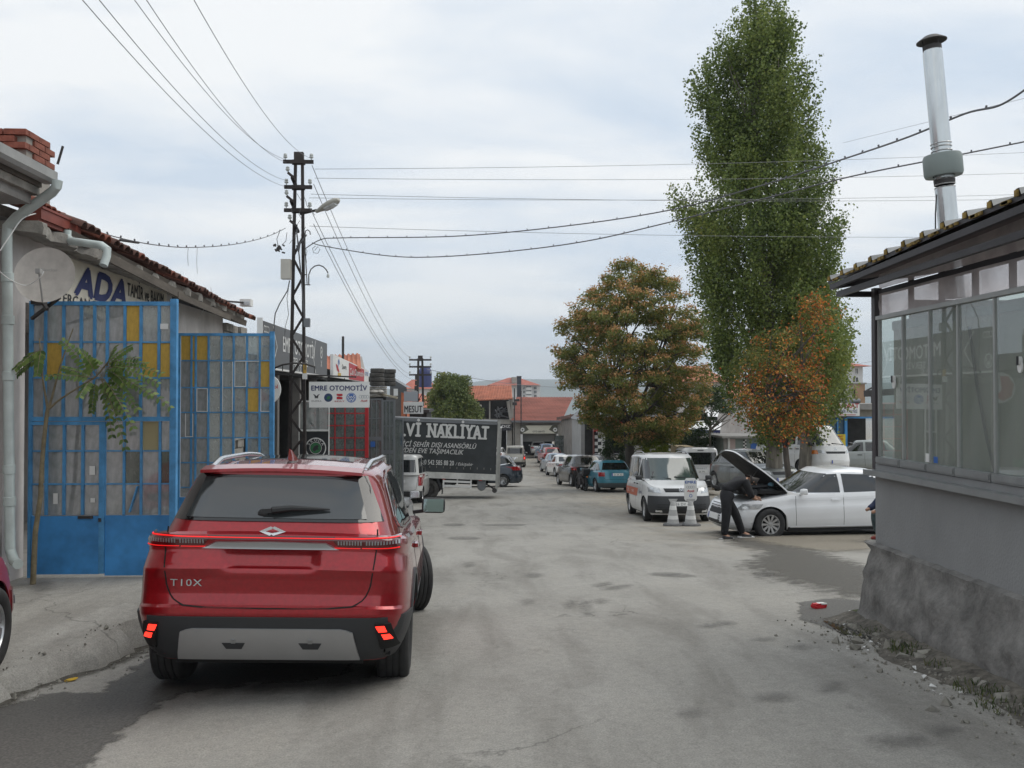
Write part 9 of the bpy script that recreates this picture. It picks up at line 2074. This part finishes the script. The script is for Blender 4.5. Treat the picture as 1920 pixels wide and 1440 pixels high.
def corner_person():
 g = G(1660, 1016); t = root('person', 'person in dark jeans and red shoes crouching mostly hidden behind the grey corner building', 'person', (g.x, g.y, gz(g.x, g.y)), 0)
 J = dict(pel=(.14, .05, .34, .14), sp=(.10, .05, .55, .14, .12), ch=(.06, .05, .78, .16, .13), nk=(.05, .05, .92, .055), hd=(.03, .05, 1.02, .085), hd2=(.02, .05, 1.08, .08), hl=(.10, -.10, .30, .09), kl=(-.16, -.12, .46, .068), al=(-.06, -.12, .09, .045), tl=(-.17, -.13, .035, .04), hr=(.10, .20, .30, .09), kr=(-.12, .24, .50, .068), ar=(0, .24, .09, .045), tr=(-.11, .24, .035, .04),
  sl=(.06, -.13, .80, .06), el=(-.08, -.2, .62, .045), wl=(-.24, -.12, .56, .03), pl=(-.30, -.1, .54, .03), sr=(.06, .24, .80, .06), er=(-.06, .3, .62, .045), wr=(-.2, .24, .56, .03), pr2=(-.26, .22, .54, .03))
 E = [('pel', 'sp'), ('sp', 'ch'), ('ch', 'nk'), ('nk', 'hd'), ('hd', 'hd2'), ('pel', 'hl'), ('hl', 'kl'), ('kl', 'al'), ('al', 'tl'), ('pel', 'hr'), ('hr', 'kr'), ('kr', 'ar'), ('ar', 'tr'), ('ch', 'sl'), ('sl', 'el'), ('el', 'wl'), ('wl', 'pl'), ('ch', 'sr'), ('sr', 'er'), ('er', 'wr'), ('wr', 'pr2')]
 skin('body', J, E, SKIN, t, 'pel'); q = lambda *k: {a: [*J[a][:3], *[v+.024 for v in J[a][3:]]] for a in k}
 skin('jacket', q('pel', 'sp', 'ch', 'sl', 'el', 'wl', 'sr', 'er', 'wr'), [('pel', 'sp'), ('sp', 'ch'), ('ch', 'sl'), ('sl', 'el'), ('el', 'wl'), ('ch', 'sr'), ('sr', 'er'), ('er', 'wr')], mat('navy_cloth', (.02, .03, .07), .85), t, 'ch')
 skin('jeans', q('pel', 'hl', 'kl', 'al', 'hr', 'kr', 'ar'), [('pel', 'hl'), ('hl', 'kl'), ('kl', 'al'), ('pel', 'hr'), ('hr', 'kr'), ('kr', 'ar')], mat('jeans', (.05, .075, .08), .85, var=.3, vscale=12), t, 'pel')
 for (x, y) in ((-.06, -.12), (0, .24)): skin('shoe', dict(a=(x+.03, y, .05, .05, .045), b=(x-.07, y, .04, .048, .038), c=(x-.16, y, .03, .04, .028)), [('a', 'b'), ('b', 'c')], mat('red_shoe', (.28, .04, .03), .6) if 'red_shoe' not in bpy.data.materials else bpy.data.materials['red_shoe'], t, 'b')
 skin('hair', dict(a=(.05, .05, 1.06, .088), b=(.03, .05, 1.11, .085)), [('a', 'b')], HAIR, t, 'a')
 t.scale = (1.05,)*3
corner_person()
# ------------------------------------------------------------ thin haze
hb_ = MB().box(-3300, 3300, -60, 4200, -130, 190)
hzm = bpy.data.materials.new('haze'); hzm.use_nodes = True; t_ = hzm.node_tree; t_.nodes.clear(); o_ = t_.nodes.new('ShaderNodeOutputMaterial'); v_ = t_.nodes.new('ShaderNodeVolumePrincipled')
v_.inputs['Color'].default_value = (.80, .88, .97, 1); v_.inputs['Density'].default_value = .00030; t_.links.new(v_.outputs[0], o_.inputs['Volume'])
tag(hb_.obj('haze', hzm), kind='stuff')
